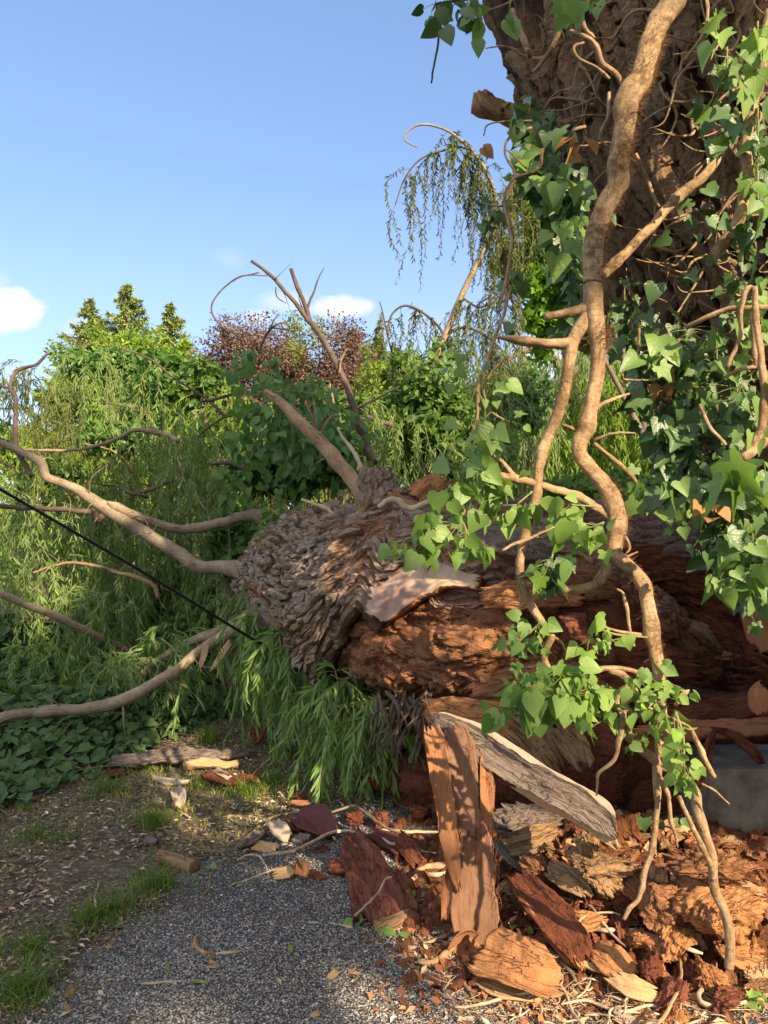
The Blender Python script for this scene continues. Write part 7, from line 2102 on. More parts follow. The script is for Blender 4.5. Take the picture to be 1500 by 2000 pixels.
def build_debris():
    WP = 'wood_piece'
    piece('bark_sheet', 'large dark red slab of rotten bark lying on the gravel left of the standing sheet', 'bark slab', 0, [(686, 1612, .05), (705, 1668, .06), (728, 1725, .05), (750, 1800, .03)], [.03, .085, .095, .115], 'rot_red', 401, .045, .12, disp=.012, rag=.12)
    piece(WP, 'reddish block of wood under the right edge of the dark red slab', 'wood piece', 0, [(768, 1700, .03), (790, 1780, .03)], [.04, .06], 'rot_red', 402, .05, .1, z=.03)
    piece(WP, 'thin red bark fragment right behind the dark red slab', 'wood piece', 0, [(715, 1625, .04), (760, 1640, .04), (790, 1668, .03)], [.03, .05, .03], 'maroon', 403, .03, .2)
    piece('bark_sheet', 'smooth maroon bark slab behind the dark red one', 'bark slab', 0, [(578, 1588, .06), (612, 1602, .07), (655, 1628, .05)], [.05, .085, .05], 'maroon', 404, .03, .3, up=(-.1, -.6, 1))
    piece(WP, 'brown bark piece just below the maroon slab', 'wood piece', 0, [(550, 1612, .03), (595, 1618, .03)], [.03, .03], 'rot_dark', 405)
    piece('bark_piece', 'whitish grey bark piece leaning beside the maroon slab', 'bark piece', 0, [(532, 1600, .08), (545, 1620, .06), (565, 1638, .03)], [.03, .04, .03], 'palewood', 406, .03, .3, disp=.014)
    piece('bark_piece', 'grey lichened bark strip left of the whitish leaning piece', 'bark piece', 0, [(520, 1625, .05), (490, 1640, .04), (460, 1650, .02)], [.02, .035, .015], 'greybark', 407, .03, .2, disp=.012)
    piece('bark_piece', 'small pale tan bark wedge in front of the grey lichened strip', 'bark piece', 0, [(495, 1648, .03), (540, 1655, .03)], [.035, .03], 'tan', 408, .03, .1)
    piece(WP, 'grey-brown bark lump right of the whitish leaning piece', 'wood piece', 0, [(575, 1632, .04), (602, 1640, .04)], [.03, .03], 'greybark', 409, .04)
    piece('bark_piece', 'pale yellow splintered wood piece on the gravel', 'bark piece', 0, [(528, 1713, .02), (555, 1705, .03), (578, 1695, .03)], [.02, .034, .025], 'tan', 410, .015, .3, rag=.25)
    piece('bark_piece', 'curled brown bark piece touching the pale yellow splinter', 'bark piece', 0, [(588, 1715, .03), (590, 1695, .06), (588, 1682, .05)], [.025, .03, .02], 'inner', 411, .015, .7, up=(.3, -1, .5))
    piece(WP, 'dark brown bark chip right of the curled brown piece', 'wood piece', 0, [(602, 1700, .02), (632, 1718, .02)], [.02, .02], 'rot_dark', 412)
    piece(WP, 'dark brown wood block jutting left from the dark red slab', 'wood piece', 0, [(640, 1692, .04), (690, 1690, .05)], [.03, .045], 'rot_dark', 413, .04)
    piece(WP, 'small dark chip below the maroon slab', 'wood piece', 0, [(612, 1665, .015), (640, 1652, .02)], [.015, .025], 'rot_dark', 414, .015)
    piece('bark_piece', 'tan rolled bark piece at the foot of the dark red slab', 'bark piece', 0, [(728, 1802, .03), (765, 1795, .035), (808, 1778, .03)], [.03, .033, .03], 'mossy', 415, .05, -.8, disp=.014)
    piece(WP, 'brown bark piece standing behind the roots, right of the red slab', 'wood piece', 0, [(776, 1632, .07), (800, 1660, .06), (820, 1690, .02)], [.03, .045, .03], 'rot_dark', 416, .03, .2, up=(-.5, -1, .5))
    lump('wood_chunk', 'dark red chunk right behind the maroon slab under the willow spray', 'wood chunk', 742, 1600, (.07, .05, .05), 'rot_red', 417)
    lump('wood_chunk', 'dark brown chunk between the maroon slab and the dark red one', 'wood chunk', 690, 1602, (.06, .05, .035), 'rot_dark', 418)
    lump('wood_chunk', 'small dark chunk in the shade left of the standing sheet', 'wood chunk', 820, 1590, (.07, .05, .04), 'rot_dark', 419)
    piece('bark_piece', 'small orange bark curl lying at the edge of the grass', 'bark piece', 0, [(563, 1568, .02), (602, 1572, .02)], [.02, .025], 'inner', 420, .012, .6)
    piece('bark_piece', 'brown chip right behind the small orange bark curl', 'bark piece', 0, [(578, 1558, .03), (598, 1552, .04)], [.02, .02], 'rot_dark', 421)
    # left, on the soil
    piece('bark_sheet', 'long grey weathered bark slab lying on the grass', 'bark slab', 0, [(200, 1492, .03), (260, 1483, .05), (340, 1478, .05), (430, 1474, .04), (508, 1470, .02)], [.03, .07, .085, .05, .015], 'greybark', 422, .03, .25, disp=.016)
    piece('bark_sheet', 'brown split bark slab just in front of the long grey one', 'bark slab', 0, [(355, 1492, .04), (410, 1490, .04), (468, 1492, .03)], [.02, .045, .03], 'tan', 423, .03, .2, disp=.014)
    piece('bark_piece', 'smooth pale grey stick of wood in front of the grey slab', 'bark piece', 0, [(298, 1515, .02), (330, 1520, .03), (372, 1523, .02)], [.012, .024, .012], 'palewood', 424, .025, -.5)
    piece('bark_piece', 'split grey-white bark chunk standing on the dark soil', 'bark piece', 0, [(345, 1578, .03), (350, 1558, .06), (343, 1538, .05)], [.03, .035, .025], 'palewood', 425, .03, .8, up=(.2, -1, .6), disp=.016)
    piece('bark_piece', 'pale bark sliver resting on dark brown bark', 'bark piece', 0, [(415, 1500, .04), (435, 1512, .04), (455, 1525, .02)], [.02, .025, .015], 'palewood', 426, .02, .3)
    piece('bark_sheet', 'dark brown bark slab under the pale sliver', 'bark slab', 0, [(395, 1508, .03), (450, 1522, .03), (520, 1512, .02)], [.03, .045, .02], 'rot_dark', 427, .03, .2)
    piece('bark_piece', 'dark brown bark piece left of the long grey slab', 'bark piece', 0, [(210, 1512, .02), (248, 1506, .02)], [.03, .03], 'rot_dark', 428)
    piece('bark_piece', 'brown bark wedge in the grass near the trunk', 'bark piece', 0, [(488, 1448, .02), (505, 1430, .08), (520, 1418, .10)], [.05, .06, .02], 'rot_dark', 429, .03, .3, up=(-.5, -1, .5))
    # short log
    pts = [gp(312, 1672, .035), gp(345, 1682, .037), gp(380, 1695, .035)]
    V, F, u = tube(pts, [.03, .036, .034], 24, .008, .14, seed=3, freq=18)
    props(mk('short_log', V, F, M['mossy'], None, attrs={'tuv': u}), 'short broken log with flaky brown bark on the soil', 'log')
    pts = [gp(285, 1640, .03), gp(308, 1645, .03)]
    V, F, u = tube(pts, [.018, .016], 14, .008, .3, seed=4, freq=18)
    props(mk('short_log', V, F, M['greybark'], None, attrs={'tuv': u}), 'tiny grey wood stub behind the short broken log', 'log')
    piece('bark_piece', 'flat brown chip between two grass tufts', 'bark piece', 0, [(232, 1757, .015), (272, 1752, .015)], [.012, .012], 'mossy', 431, .01)
    piece('bark_piece', 'small brown chip low on the left soil', 'bark piece', 0, [(125, 1945, .015), (148, 1925, .02)], [.014, .016], 'mossy', 432, .012)
    piece('bark_piece', 'straw coloured splinter lying alone on the gravel', 'bark piece', 0, [(640, 1915, .008), (662, 1895, .012)], [.012, .014], 'tan', 433, .008, rag=.3)
    piece('bark_piece', 'tiny pale chip at the bottom edge of the gravel', 'bark piece', 0, [(605, 1985, .008), (625, 1980, .01)], [.008, .01], 'tan', 434, .006)

    # right hand pile
    piece('bark_sheet', 'orange curved slab of inner bark lying at the foot of the standing sheet', 'bark slab', 0, [(925, 1868, .06), (975, 1880, .08), (1040, 1905, .08), (1098, 1925, .05)], [.06, .09, .085, .04], 'rot_orange', 441, .014, .55, disp=.014, up=(.1, -.7, 1))
    piece('bark_sheet', 'pale underside flap below the orange curved slab', 'bark slab', 0, [(930, 1900, .03), (990, 1925, .03), (1060, 1945, .02)], [.05, .06, .03], 'tan', 442, .02, .2)
    piece('bark_sheet', 'long dark plank of bark lying between the two orange slabs', 'bark slab', 0, [(1000, 1700, .12), (1050, 1755, .10), (1105, 1820, .08), (1145, 1880, .05)], [.03, .06, .065, .045], 'rot_dark', 443, .035, .2, up=(-.3, -.6, 1))
    piece('bark_piece', 'thin orange edge strip along the dark plank', 'bark piece', 0, [(1000, 1720, .10), (1045, 1780, .08), (1100, 1850, .05), (1130, 1880, .04)], [.012, .02, .022, .012], 'inner', 444, .03, .1)
    piece('bark_sheet', 'bright orange ribbed slab in front of the crumbs', 'bark slab', 0, [(1152, 1848, .05), (1190, 1872, .06), (1243, 1910, .04)], [.035, .055, .035], 'rot_orange', 445, .04, .1, disp=.012, up=(0, -.8, 1))
    lump('bark_chunk', 'grey rugged bark block under the sloping strip', 'bark chunk', 1030, 1605, (.16, .09, .055), 'greybark', 446, Y=3.35, rot=(.3, -.15, .2), rough=.28)
    piece('bark_piece', 'brown torn face below the grey rugged block', 'bark piece', 0, [(985, 1650, .16), (1040, 1640, .18), (1095, 1610, .2)], [.04, .05, .02], 'mossy', 447, .03, .1, up=(0, -1, .3), disp=.012)
    piece('bark_piece', 'grey splintered stave slanting under the rugged block', 'bark piece', 0, [(965, 1640, .14), (1000, 1675, .10), (1030, 1700, .05)], [.02, .03, .02], 'greybark', 448, .02, .1)
    lump('wood_chunk', 'big orange block of rotten root wood behind the hanging stem end', 'wood chunk', 1385, 1765, (.13, .12, .15), 'rot_orange', 450, z=.19, rot=(.1, 1.2, .5), rough=.22, cuts=16)
    lump('wood_chunk', 'tall rust orange block left of the biggest orange block', 'wood chunk', 1290, 1760, (.10, .095, .11), 'rot', 451, z=.16, rot=(.3, 1.0, .2), rough=.24, cuts=15)
    lump('wood_chunk', 'lumpy orange block at the lower front of the biggest block', 'wood chunk', 1315, 1830, (.085, .07, .065), 'rot_orange', 452, z=.08, rough=.34)
    lump('wood_chunk', 'brown topped block capping the biggest orange block', 'wood chunk', 1395, 1695, (.14, .11, .06), 'rot', 453, z=.32)
    lump('wood_chunk', 'tan crumbly mass of wood beneath the tip of the sloping strip', 'wood chunk', 1165, 1690, (.15, .12, .085), 'mossy', 454, z=.17, rough=.3)
    lump('wood_chunk', 'pointed tan chunk behind the tan crumbly mass', 'wood chunk', 1150, 1650, (.06, .05, .06), 'mossy', 455, z=.23)
    lump('wood_chunk', 'brown fibrous lump beside the rugged grey block', 'wood chunk', 1055, 1690, (.065, .06, .05), 'rot', 456, z=.12)
    piece('bark_piece', 'upright tan slab leaning behind the thin hanging root', 'bark piece', 0, [(1275, 1760, .08), (1278, 1720, .16), (1285, 1690, .2)], [.03, .05, .03], 'mossy', 457, .03, .1, up=(-.3, -1, .2), disp=.012)
    lump('wood_chunk', 'dark red block deep in the pile under the strip', 'wood chunk', 1210, 1630, (.12, .08, .06), 'rot_red', 458, Y=3.6)
    lump('wood_chunk', 'brown block at the back of the pile below the dark gap', 'wood chunk', 1270, 1640, (.14, .08, .07), 'rot_dark', 459, Y=3.7)
    G_ = 'red crumbly blocks in the debris pile'
    for i, (rows_, w_, mt, lb) in enumerate([
            ([(1060, 1690, .10), (1110, 1715, .12), (1160, 1750, .10)], [.03, .05, .02], 'mossy', 'tan splintered slab lying across the back of the heap'),
            ([(1200, 1700, .10), (1250, 1740, .10), (1290, 1790, .06)], [.03, .055, .03], 'rot', 'brown torn slab left of the tall rust block'),
            ([(1090, 1790, .08), (1140, 1800, .09), (1190, 1790, .08)], [.02, .04, .02], 'rot_orange', 'orange splinter slab behind the forked pale root'),
            ([(1300, 1680, .14), (1350, 1700, .16), (1420, 1705, .12)], [.03, .05, .03], 'rot', 'brown flat slab resting behind the biggest block'),
            ([(1180, 1900, .05), (1240, 1930, .05), (1300, 1945, .03)], [.02, .035, .02], 'tan', 'pale tan splinter slab low at the front of the heap'),
            ([(1400, 1830, .07), (1440, 1860, .07), (1500, 1870, .05)], [.03, .05, .04], 'rot_orange', 'orange slab leaning at the right edge of the heap')]):
        piece('wood_piece', lb, 'wood piece', 0, rows_, w_, mt, 600 + i, .02, .2, up=(-.1, -.8, .9), rag=.22, disp=.012)
    for i, (px, py, s, mt, lb) in enumerate([
            (1010, 1745, (.05, .05, .05), 'mossy', 'brown crumbly block beside the standing sheet'), (1092, 1722, (.05, .04, .05), 'rot_red', 'bright red block between the fibrous lump and the crumbly mass'),
            (1115, 1775, (.07, .05, .04), 'rot_red', 'red block touching the upper end of the pale forked root'), (1060, 1745, (.045, .04, .05), 'rot_orange', 'orange crumb block above the dark plank'),
            (1170, 1760, (.08, .06, .04), 'rot_red', 'flat red block below the tan crumbly mass'), (1225, 1770, (.06, .06, .06), 'rot_dark', 'dark red block at the tip of the thin hanging root'),
            (1205, 1805, (.07, .05, .035), 'rot_red', 'low red block just above the pale forked root'), (1150, 1835, (.07, .05, .03), 'rot_red', 'red-brown block behind the ribbed slab'),
            (1240, 1835, (.07, .04, .035), 'rot_orange', 'orange block right of the ribbed slab'), (1290, 1860, (.07, .045, .035), 'rot_orange', 'orange wedge in front of the lumpy block'),
            (1285, 1790, (.07, .05, .05), 'rot_red', 'brick red split block left of the lumpy orange block'), (1268, 1895, (.055, .045, .055), 'rot_dark', 'dark maroon block right of the ribbed slab end'),
            (1310, 1935, (.065, .05, .055), 'rot_red', 'rust coloured block low at the front of the pile'), (1345, 1900, (.045, .035, .03), 'rot_red', 'small red block under the end of the pale root'),
            (1385, 1905, (.075, .055, .06), 'rot_orange', 'orange block directly under the hanging stem end'), (1415, 1950, (.06, .05, .035), 'rot_red', 'dark red block near the small green seedling'),
            (1455, 1865, (.09, .07, .05), 'rot_orange', 'pale orange slab at the right edge of the pile'), (1490, 1905, (.07, .06, .04), 'tan', 'tan block at the right edge below the pale slab'),
            (1310, 1990, (.055, .045, .03), 'rot_orange', 'orange chunk at the bottom edge beside the yellow root'), (1050, 1970, (.022, .018, .014), 'rot_orange', 'tiny orange chunk among the straw roots'), (985, 1965, (.018, .016, .014), 'rot_orange', 'tiny tan chunk below the orange curved slab'),
            (1235, 2000, (.05, .03, .014), 'palewood', 'white wood sliver at the bottom edge'), (1440, 1760, (.05, .045, .04), 'rot', 'brown block right of the biggest orange block'), (1480, 1770, (.06, .05, .035), 'rot', 'brown chunk at the right edge against the concrete'),
            (1345, 1800, (.05, .05, .05), 'rot_orange', 'orange knob in the shadow of the hanging stem'), (1250, 1725, (.05, .045, .05), 'rot', 'orange brown block behind the thin hanging root'),
            (1180, 1640, (.06, .05, .05), 'rot_dark', 'dark block beneath the tip of the sloping strip'), (1100, 1660, (.06, .05, .05), 'rot_dark', 'dark block right of the rugged grey block'), (980, 1700, (.05, .04, .05), 'mossy', 'shaded brown block hidden behind the standing sheet')]):
        lump('wood_block', lb, 'wood block', px, py, s, mt, 470 + i, group=G_)
    # small loose chips, each its own thing
    r = np.random.default_rng(9)
    base = None
    # roots and sticks
    def stick(label, rows, mt='root', h=.012, seed=0, name='root', cat='root', group=None):
        pts = [gp(a, b, h + .006 * math.sin(i * 2.1 + seed)) for i, (a, b, w) in enumerate(rows)]
        rad_ = [w * p[1] / FPX for (a, b, w), p in zip(rows, pts)]
        V, F, u = tube(pts, rad_, 10, .012, .18, .3, seed=seed, wob=.005)
        o = mk(name, V, F, M[mt], None, attrs={'tuv': u})
        return props(o, label, cat, group)
    stick('pale wavy root running from the left into the top of the dark red slab', [(513, 1670, 2), (567, 1663, 3), (607, 1647, 3.4), (645, 1627, 3.4), (673, 1623, 3.4), (703, 1628, 2.4)], h=.05, seed=1)
    stick('pale root lying beneath the yellow splinter', [(455, 1727, 1.6), (500, 1713, 2.6), (535, 1700, 2.6), (575, 1695, 1.8)], seed=2)
    stick('looped thin root above the yellow splinter', [(464, 1680, 1.4), (485, 1670, 2.2), (505, 1672, 2.4), (518, 1690, 2), (523, 1710, 1.4)], seed=3)
    stick('root curving from the dark red slab to the standing sheet', [(722, 1628, 2), (740, 1622, 3.2), (790, 1625, 3), (857, 1625, 2.6)], h=.05, seed=4)
    stick('wavy root just right of the dark red slab top', [(748, 1637, 2), (765, 1648, 3), (793, 1650, 3), (828, 1664, 2.8), (858, 1668, 2)], h=.05, seed=5)
    stick('thin root lying over the dark red slab', [(693, 1788, 2), (715, 1768, 2.4), (740, 1742, 2.4), (753, 1717, 2.2), (765, 1713, 1.6)], h=.10, seed=6)
    stick('thick forked root running right from the slab to the sheet', [(765, 1716, 3), (800, 1720, 4.5), (823, 1706, 4.5), (850, 1708, 4.5), (880, 1703, 4)], h=.04, seed=7)
    stick('broken light root behind the thick forked one', [(815, 1700, 4), (835, 1692, 6), (860, 1692, 7), (880, 1690, 6)], mt='tan', h=.05, seed=8)
    stick('straight root on the gravel left of the slab foot', [(602, 1801, 1.6), (650, 1806, 3), (690, 1811, 2.6)], seed=9)
    stick('long thin root at the foot of the rolled bark', [(705, 1828, 1.5), (755, 1822, 2.8), (820, 1807, 2.8), (868, 1793, 2)], seed=10)
    stick('twisted tan root on the open gravel', [(384, 1826, 3), (381, 1846, 4), (400, 1862, 4.4), (416, 1865, 4.4), (412, 1878, 3.6), (428, 1888, 4), (402, 1891, 3)], mt='vine', seed=11)
    stick('straw root right of the twisted tan root', [(418, 1862, 2.4), (450, 1860, 2.6), (480, 1855, 1.5)], seed=12)
    stick('olive bent twig standing up from the gravel edge', [(410, 1705, 2), (408, 1735, 2.2), (386, 1766, 2.2), (352, 1802, 2)], mt='twig', seed=13, name='twig', cat='twig')
    stick('straight straw twig on the gravel near the bottom', [(275, 1922, 2), (345, 1917, 2.4), (405, 1924, 2)], seed=14, name='twig', cat='twig')
    stick('short green snapped twig on the gravel', [(374, 1916, 3), (405, 1919, 3.2)], mt='green_twig', h=.02, seed=15, name='twig', cat='twig')
    stick('pale upright twig beside the grass tuft', [(192, 1728, 2.2), (187, 1755, 2.4), (187, 1779, 2.6)], seed=16, name='twig', cat='twig')
    stick('grey-brown twig near the split grey bark chunk', [(348, 1582, 1.5), (372, 1597, 2)], seed=17, name='twig', cat='twig')
    stick('brown stick leaning toward the maroon slab', [(470, 1650, 2), (500, 1620, 2.6), (545, 1592, 2.6), (640, 1585, 2)], mt='twig', h=.05, seed=18, name='twig', cat='twig')
    stick('curved stick under the willow spray', [(640, 1590, 2), (690, 1575, 3), (720, 1592, 3.4), (755, 1617, 3), (790, 1625, 2)], mt='twig', h=.06, seed=19, name='twig', cat='twig')
    stick('dark forked root left of the foot of the sheet', [(893, 1842, 5), (872, 1862, 5.5), (850, 1876, 5), (822, 1880, 4), (815, 1865, 2)], mt='vine_hairy', h=.03, seed=20)
    stick('short root above the dark forked root', [(827, 1842, 2), (850, 1838, 3.6), (875, 1828, 4)], mt='vine', h=.025, seed=21)
    stick('pale root with a fork across the red blocks', [(1131, 1809, 3), (1158, 1814, 4), (1185, 1817, 4.5), (1230, 1817, 4), (1270, 1827, 4), (1305, 1837, 4.5), (1350, 1856, 4), (1374, 1864, 2)], h=.10, seed=22)
    stick('thin root arching over the red blocks', [(1101, 1755, 1.6), (1150, 1768, 2.4), (1175, 1800, 2.6), (1200, 1830, 2.4), (1222, 1850, 1.6)], h=.14, seed=23)
    stick('second thin root curving down to the fork', [(1131, 1809, 2), (1134, 1796, 2.2), (1155, 1786, 2.2), (1195, 1783, 1.8), (1212, 1786, 1.2)], h=.15, seed=24)
    stick('long yellow root trailing to the bottom edge', [(1326, 1860, 2.4), (1330, 1905, 2.8), (1314, 1956, 3.2), (1284, 2004, 3.6), (1260, 2040, 3.6)], mt='tan', h=.07, seed=25)
    stick('wavy root trailing down from the orange slab to the bottom edge', [(1084, 1912, 2.6), (1107, 1944, 3), (1118, 1975, 3), (1145, 2010, 3)], h=.03, seed=26)
    stick('long straw root along the bottom right', [(888, 1966, 2), (945, 1960, 3), (1000, 1945, 3), (1045, 1938, 3), (1075, 1920, 2.4)], h=.03, seed=27)
    stick('pale root crossing the straw litter', [(1095, 1960, 2), (1150, 1955, 3), (1210, 1975, 3), (1265, 1965, 3), (1300, 1975, 2)], h=.03, seed=28)
    stick('grey root lying beside the dark plank', [(1040, 1800, 3), (1070, 1850, 4), (1110, 1895, 4), (1135, 1930, 3)], mt='twig', h=.03, seed=29)
    stick('brown root at the outer side of the sheet foot', [(895, 1880, 4), (905, 1915, 3.6), (920, 1940, 2.6), (930, 1965, 2)], mt='vine', h=.02, seed=30)
    stick('curled pale root near the bottom right seedling', [(1375, 1925, 4), (1365, 1945, 5), (1380, 1962, 4.5), (1420, 1965, 4), (1455, 1955, 3)], h=.03, seed=31)
    stick('root at the right edge of the litter', [(1455, 1930, 2), (1480, 1915, 2.6), (1515, 1905, 2.6)], h=.04, seed=32)
    r = np.random.default_rng(12)
    for k in range(34):
        x, y = r.normal(1130, 150), r.uniform(1900, 2010)
        if x < 890: x += 160
        L = r.uniform(25, 80); a = r.normal(.3, .8)
        rows = [(x, y, 1.2)]
        for q in range(3):
            a += r.normal(0, .6)
            rows.append((rows[-1][0] + math.cos(a) * L / 3, rows[-1][1] + math.sin(a) * L / 5, r.uniform(1.4, 2.6)))
        stick('thin straw coloured root in the tangle at the bottom right', rows, h=.02 + .015 * r.random(), seed=60 + k, group='straw roots in the bottom right tangle')
    # small leaves
    for (nm, lb, cat, px, py, s, mt, n) in [('ivy_seedling', 'small green ivy seedling in the sun at the bottom right', 'plant', 1478, 1960, .045, 'ivy_bright', 9), ('ivy_cutting', 'green ivy leaves at the foot of the dark red slab', 'leaf', 762, 1818, .055, 'ivy_bright', 5),
                                            ('ivy_cutting', 'single green leaf standing at the left of the slab foot', 'leaf', 692, 1803, .05, 'ivy_bright', 2), ('ivy_cutting', 'pale green leaves lying behind the orange curved slab', 'leaf', 1008, 1815, .035, 'ivy_bright', 4), ('ivy_cutting', 'single small green leaf on the open gravel', 'leaf', 563, 1861, .028, 'ivy_bright', 1),
                                            ('ivy_cutting', 'tiny green leaf low on the gravel', 'leaf', 325, 1893, .024, 'ivy_bright', 1), ('maple_leaf', 'whitish lobed leaf lying by the sheet', 'leaf', 808, 1762, .06, 'willow_sun', 1), ('ivy_cutting', 'green leaf right of the whitish lobed leaf', 'leaf', 834, 1757, .035, 'ivy', 2),
                                            ('ivy_cutting', 'green leaf at the end of the olive bent twig', 'leaf', 415, 1693, .035, 'ivy_bright', 1)]:
        g = G(px, py, .02)
        rr = np.random.default_rng(px)
        pos = g + rr.normal(0, .028 if n > 1 else 0, (n, 3)) * [1, 1, .3] + [0, 0, .012]
        L = leaves(IVY3 if n == 9 or nm == 'maple_leaf' else IVY2, pos, unit(rr.normal(0, 1, (n, 3)) * [1, 1, .3] + [0, -.2, .1]), unit(rr.normal(0, .35, (n, 3)) + [0, -.4, 1]), s * rr.uniform(.7, 1.1, n))
        o = mkleaves(nm, L, M[mt], None, True)
        props(o, lb, cat)


build_debris()


def build_misc():
    V, F, u = tube([P(-60, 915, 2.9), P(0, 955, 3.0), P(280, 1118, 4.0), P(470, 1234, 4.9), P(560, 1287, 5.4)], [.0062, .0062, .0075, .009, .0095], 10, .05, 0)
    props(mk('cable', V, F, M['cable'], None, attrs={'tuv': u}), 'taut black cable slanting down to the trunk', 'cable')
    # low concrete block at the right, behind the debris
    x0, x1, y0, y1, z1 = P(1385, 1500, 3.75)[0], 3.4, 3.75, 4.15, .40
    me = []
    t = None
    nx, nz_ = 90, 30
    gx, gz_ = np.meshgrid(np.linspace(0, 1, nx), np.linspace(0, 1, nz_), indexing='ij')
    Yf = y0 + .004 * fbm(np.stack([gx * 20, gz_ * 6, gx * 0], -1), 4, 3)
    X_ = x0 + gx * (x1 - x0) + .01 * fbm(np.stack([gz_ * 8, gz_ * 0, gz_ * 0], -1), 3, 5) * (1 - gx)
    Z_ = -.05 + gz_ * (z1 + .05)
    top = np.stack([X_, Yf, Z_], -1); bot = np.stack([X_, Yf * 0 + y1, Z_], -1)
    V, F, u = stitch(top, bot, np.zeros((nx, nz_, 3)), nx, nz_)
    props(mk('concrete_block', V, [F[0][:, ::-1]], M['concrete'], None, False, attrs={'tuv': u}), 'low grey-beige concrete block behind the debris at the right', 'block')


build_misc()


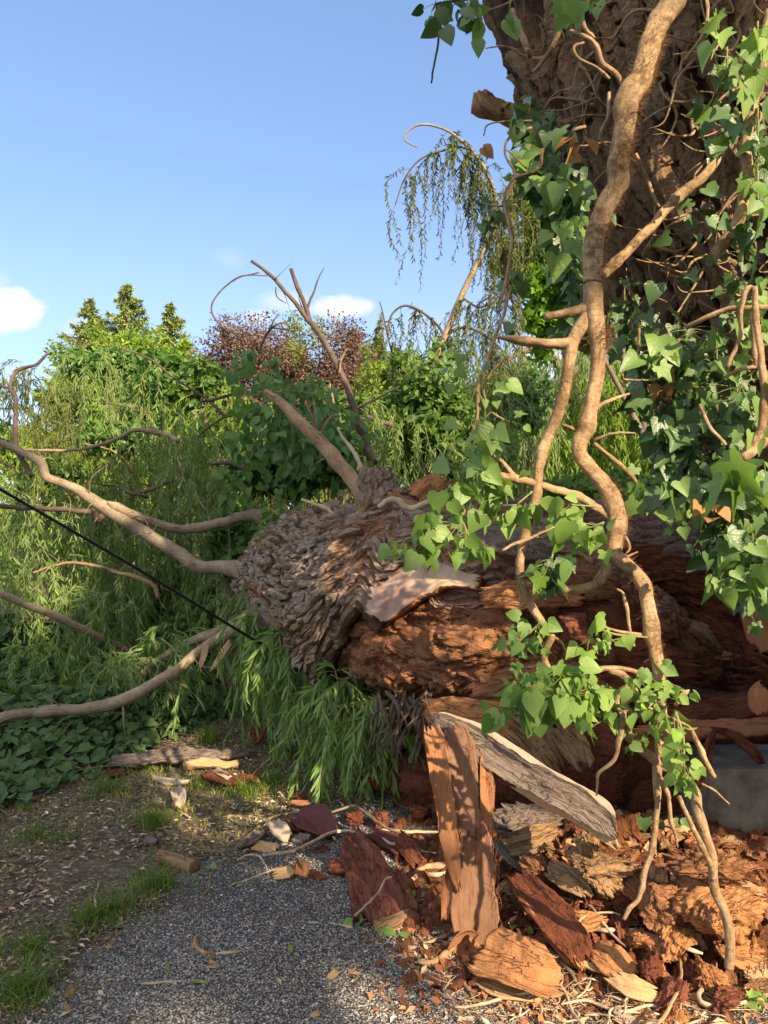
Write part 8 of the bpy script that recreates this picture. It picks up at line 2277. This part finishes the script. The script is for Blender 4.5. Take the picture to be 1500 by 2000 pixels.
# ------------------------------------------------------------------ unseen trees added behind the viewer to shade the place
# light gaps are cut through their crowns; each gap is a line towards the sun from a sunlit spot
SUNNY = [(1380, 1720, 3.1, .42), (1250, 1850, 2.95, .30), (1130, 1960, 2.7, .26), (1000, 1990, 2.55, .20), (1440, 1900, 2.75, .40), (1320, 2050, 2.4, .35), (1480, 1640, 3.75, .22), (1010, 1880, 2.85, .14), (900, 1500, 3.0, .03),
         (1100, 1500, 3.1, .16), (640, 1965, 2.65, .13), (300, 1985, 2.6, .11), (740, 1990, 2.6, .08),
         (1100, 1350, 2.3, .20), (1000, 1390, 2.3, .14), (1330, 1450, 2.3, .30), (1240, 1320, 2.3, .20), (1160, 1230, 2.3, .10), (1270, 1200, 2.35, .10), (1180, 1000, 2.35, .10), (1130, 880, 2.35, .08), (1030, 930, 2.3, .10), (930, 960, 2.3, .14), (860, 1060, 2.28, .14),
         (960, 1060, 2.3, .10), (1100, 1000, 2.3, .08), (1225, 225, 2.4, .06), (1160, 560, 2.35, .10), (1090, 660, 2.35, .10), (1000, 660, 2.35, .05), (1110, 750, 2.35, .05), (1160, 700, 2.35, .05), (1265, 90, 2.45, .05), (1440, 330, 2.45, .07), (1300, 430, 2.5, .05),
         (1400, 80, 2.3, .09), (1480, 130, 2.3, .14), (1470, 500, 2.4, .06), (1330, 650, 2.6, .07), (1380, 620, 2.5, .06), (1310, 610, 2.6, .05), (1430, 920, 2.0, .10), (1480, 700, 2.35, .07), (1360, 990, 2.45, .07),
         (1030, 300, 2.9, .05), (1060, 420, 2.8, .06), (620, 1100, 5.15, .11), (590, 1130, 5.3, .08), (665, 1200, 4.9, .09), (650, 1260, 4.9, .06), (810, 1160, 4.4, .22), (740, 1010, 4.6, .14), (690, 1040, 4.7, .10), (850, 990, 4.6, .12), (860, 955, 4.9, .12),
         (700, 1300, 4.7, .10), (900, 1260, 4.2, .26), (1020, 1280, 4.0, .14), (1060, 1170, 3.9, .10), (560, 1040, 5.6, .12), (640, 1030, 5.4, .12), (520, 1120, 5.9, .10), (400, 1100, 6.1, .10), (300, 1050, 6.2, .08), (200, 1000, 6.3, .10), (330, 1030, 6.35, .07), (460, 1008, 6.3, .07),
         (600, 1250, 5.3, .12), (780, 1130, 4.6, .14), (700, 1150, 4.8, .14), (730, 940, 5.0, .12), (620, 860, 5.3, .22), (560, 780, 5.8, .35), (690, 940, 5.2, .10), (500, 860, 6.3, .25), (680, 780, 6.7, .15),
         (880, 640, 9, .9), (860, 800, 8, .6), (250, 760, 9, 1.3), (400, 900, 7.8, .55), (250, 950, 8, .6), (80, 860, 8, .8), (100, 1080, 7, .35), (330, 1180, 7.5, .4), (320, 1010, 8, .5), (130, 1000, 8, .5), (600, 930, 7, .35), (480, 820, 7.5, .5), (780, 760, 8, .7), (60, 1250, 7, .2), (200, 1330, 6.5, .15), (430, 1300, 6.8, .2), (520, 950, 7.0, .3), (470, 1060, 6.6, .16), (900, 400, 9, 1.2), (350, 1370, 5.5, .05), (560, 1260, 5.3, .10), (660, 1400, 4.9, .12), (720, 1440, 4.6, .10), (620, 1480, 5.0, .08),
         (960, 1440, 3.4, .08), (846, 1500, 3.0, .04)]


def build_shade():
    pr = np.array([math.cos(SUN_AZ), math.sin(SUN_AZ), 0]); al = np.array([math.sin(SUN_AZ), -math.cos(SUN_AZ), 0])
    mat = M['dark_tree']
    o = np.array([P(*s[:3]) for s in SUNNY]); rr = np.array([s[3] for s in SUNNY])
    for i, (p, a, z, rx, ry, rz, n, lb) in enumerate([(.2, 12.5, 9.8, 4.6, 3.2, 5.2, 30000, 'unseen leafy tree added behind the viewer to cast shade, nearer the middle'), (6.3, 13.2, 9.6, 4.4, 3.2, 5.4, 26000, 'unseen leafy tree added behind the viewer to cast shade, farther to the right'), (-6.5, 13.5, 9.5, 4.0, 3.0, 5.0, 15000, 'unseen leafy tree added behind the viewer to cast shade, farthest to the left')]):
        c = pr * p + al * a + np.array([0, 0, z])
        base = np.array([c[0], c[1], 0])
        t = thing('shade_tree', lb, 'tree', base)
        (V, F, u), pos, cl = blob(c, (max(rx, 1), rx, rz), n, .34, IVY2, 150, 90 + i, .30, .12, .2)
        # cut the light gaps out of the crown
        keep = np.ones(len(pos), bool)
        for q, r in zip(o, rr):
            w = pos - q
            tt = w @ SUN
            d = np.linalg.norm(w - tt[:, None] * SUN, axis=1)
            keep &= ~((d < r + .15) & (tt > 1))
        k = len(IVY2[0]); m = len(IVY2[1])
        T = F[0].reshape(len(pos), m, 3)[keep].reshape(-1, 3)
        used = np.unique(T); mp = np.zeros(len(V), int); mp[used] = np.arange(len(used))
        mk('crown', V[used], [mp[T]], mat, t, False, {'tuv': u[used]})
        V, F, u = tube([base - [0, 0, .1], base + [0.1, 0, 3.5], c + [0, 0, -1]], [.34, .27, .15], 12, .3, seed=i)
        mk('trunk', V, F, M['trunk_far'], t, attrs={'tuv': u})


build_shade()
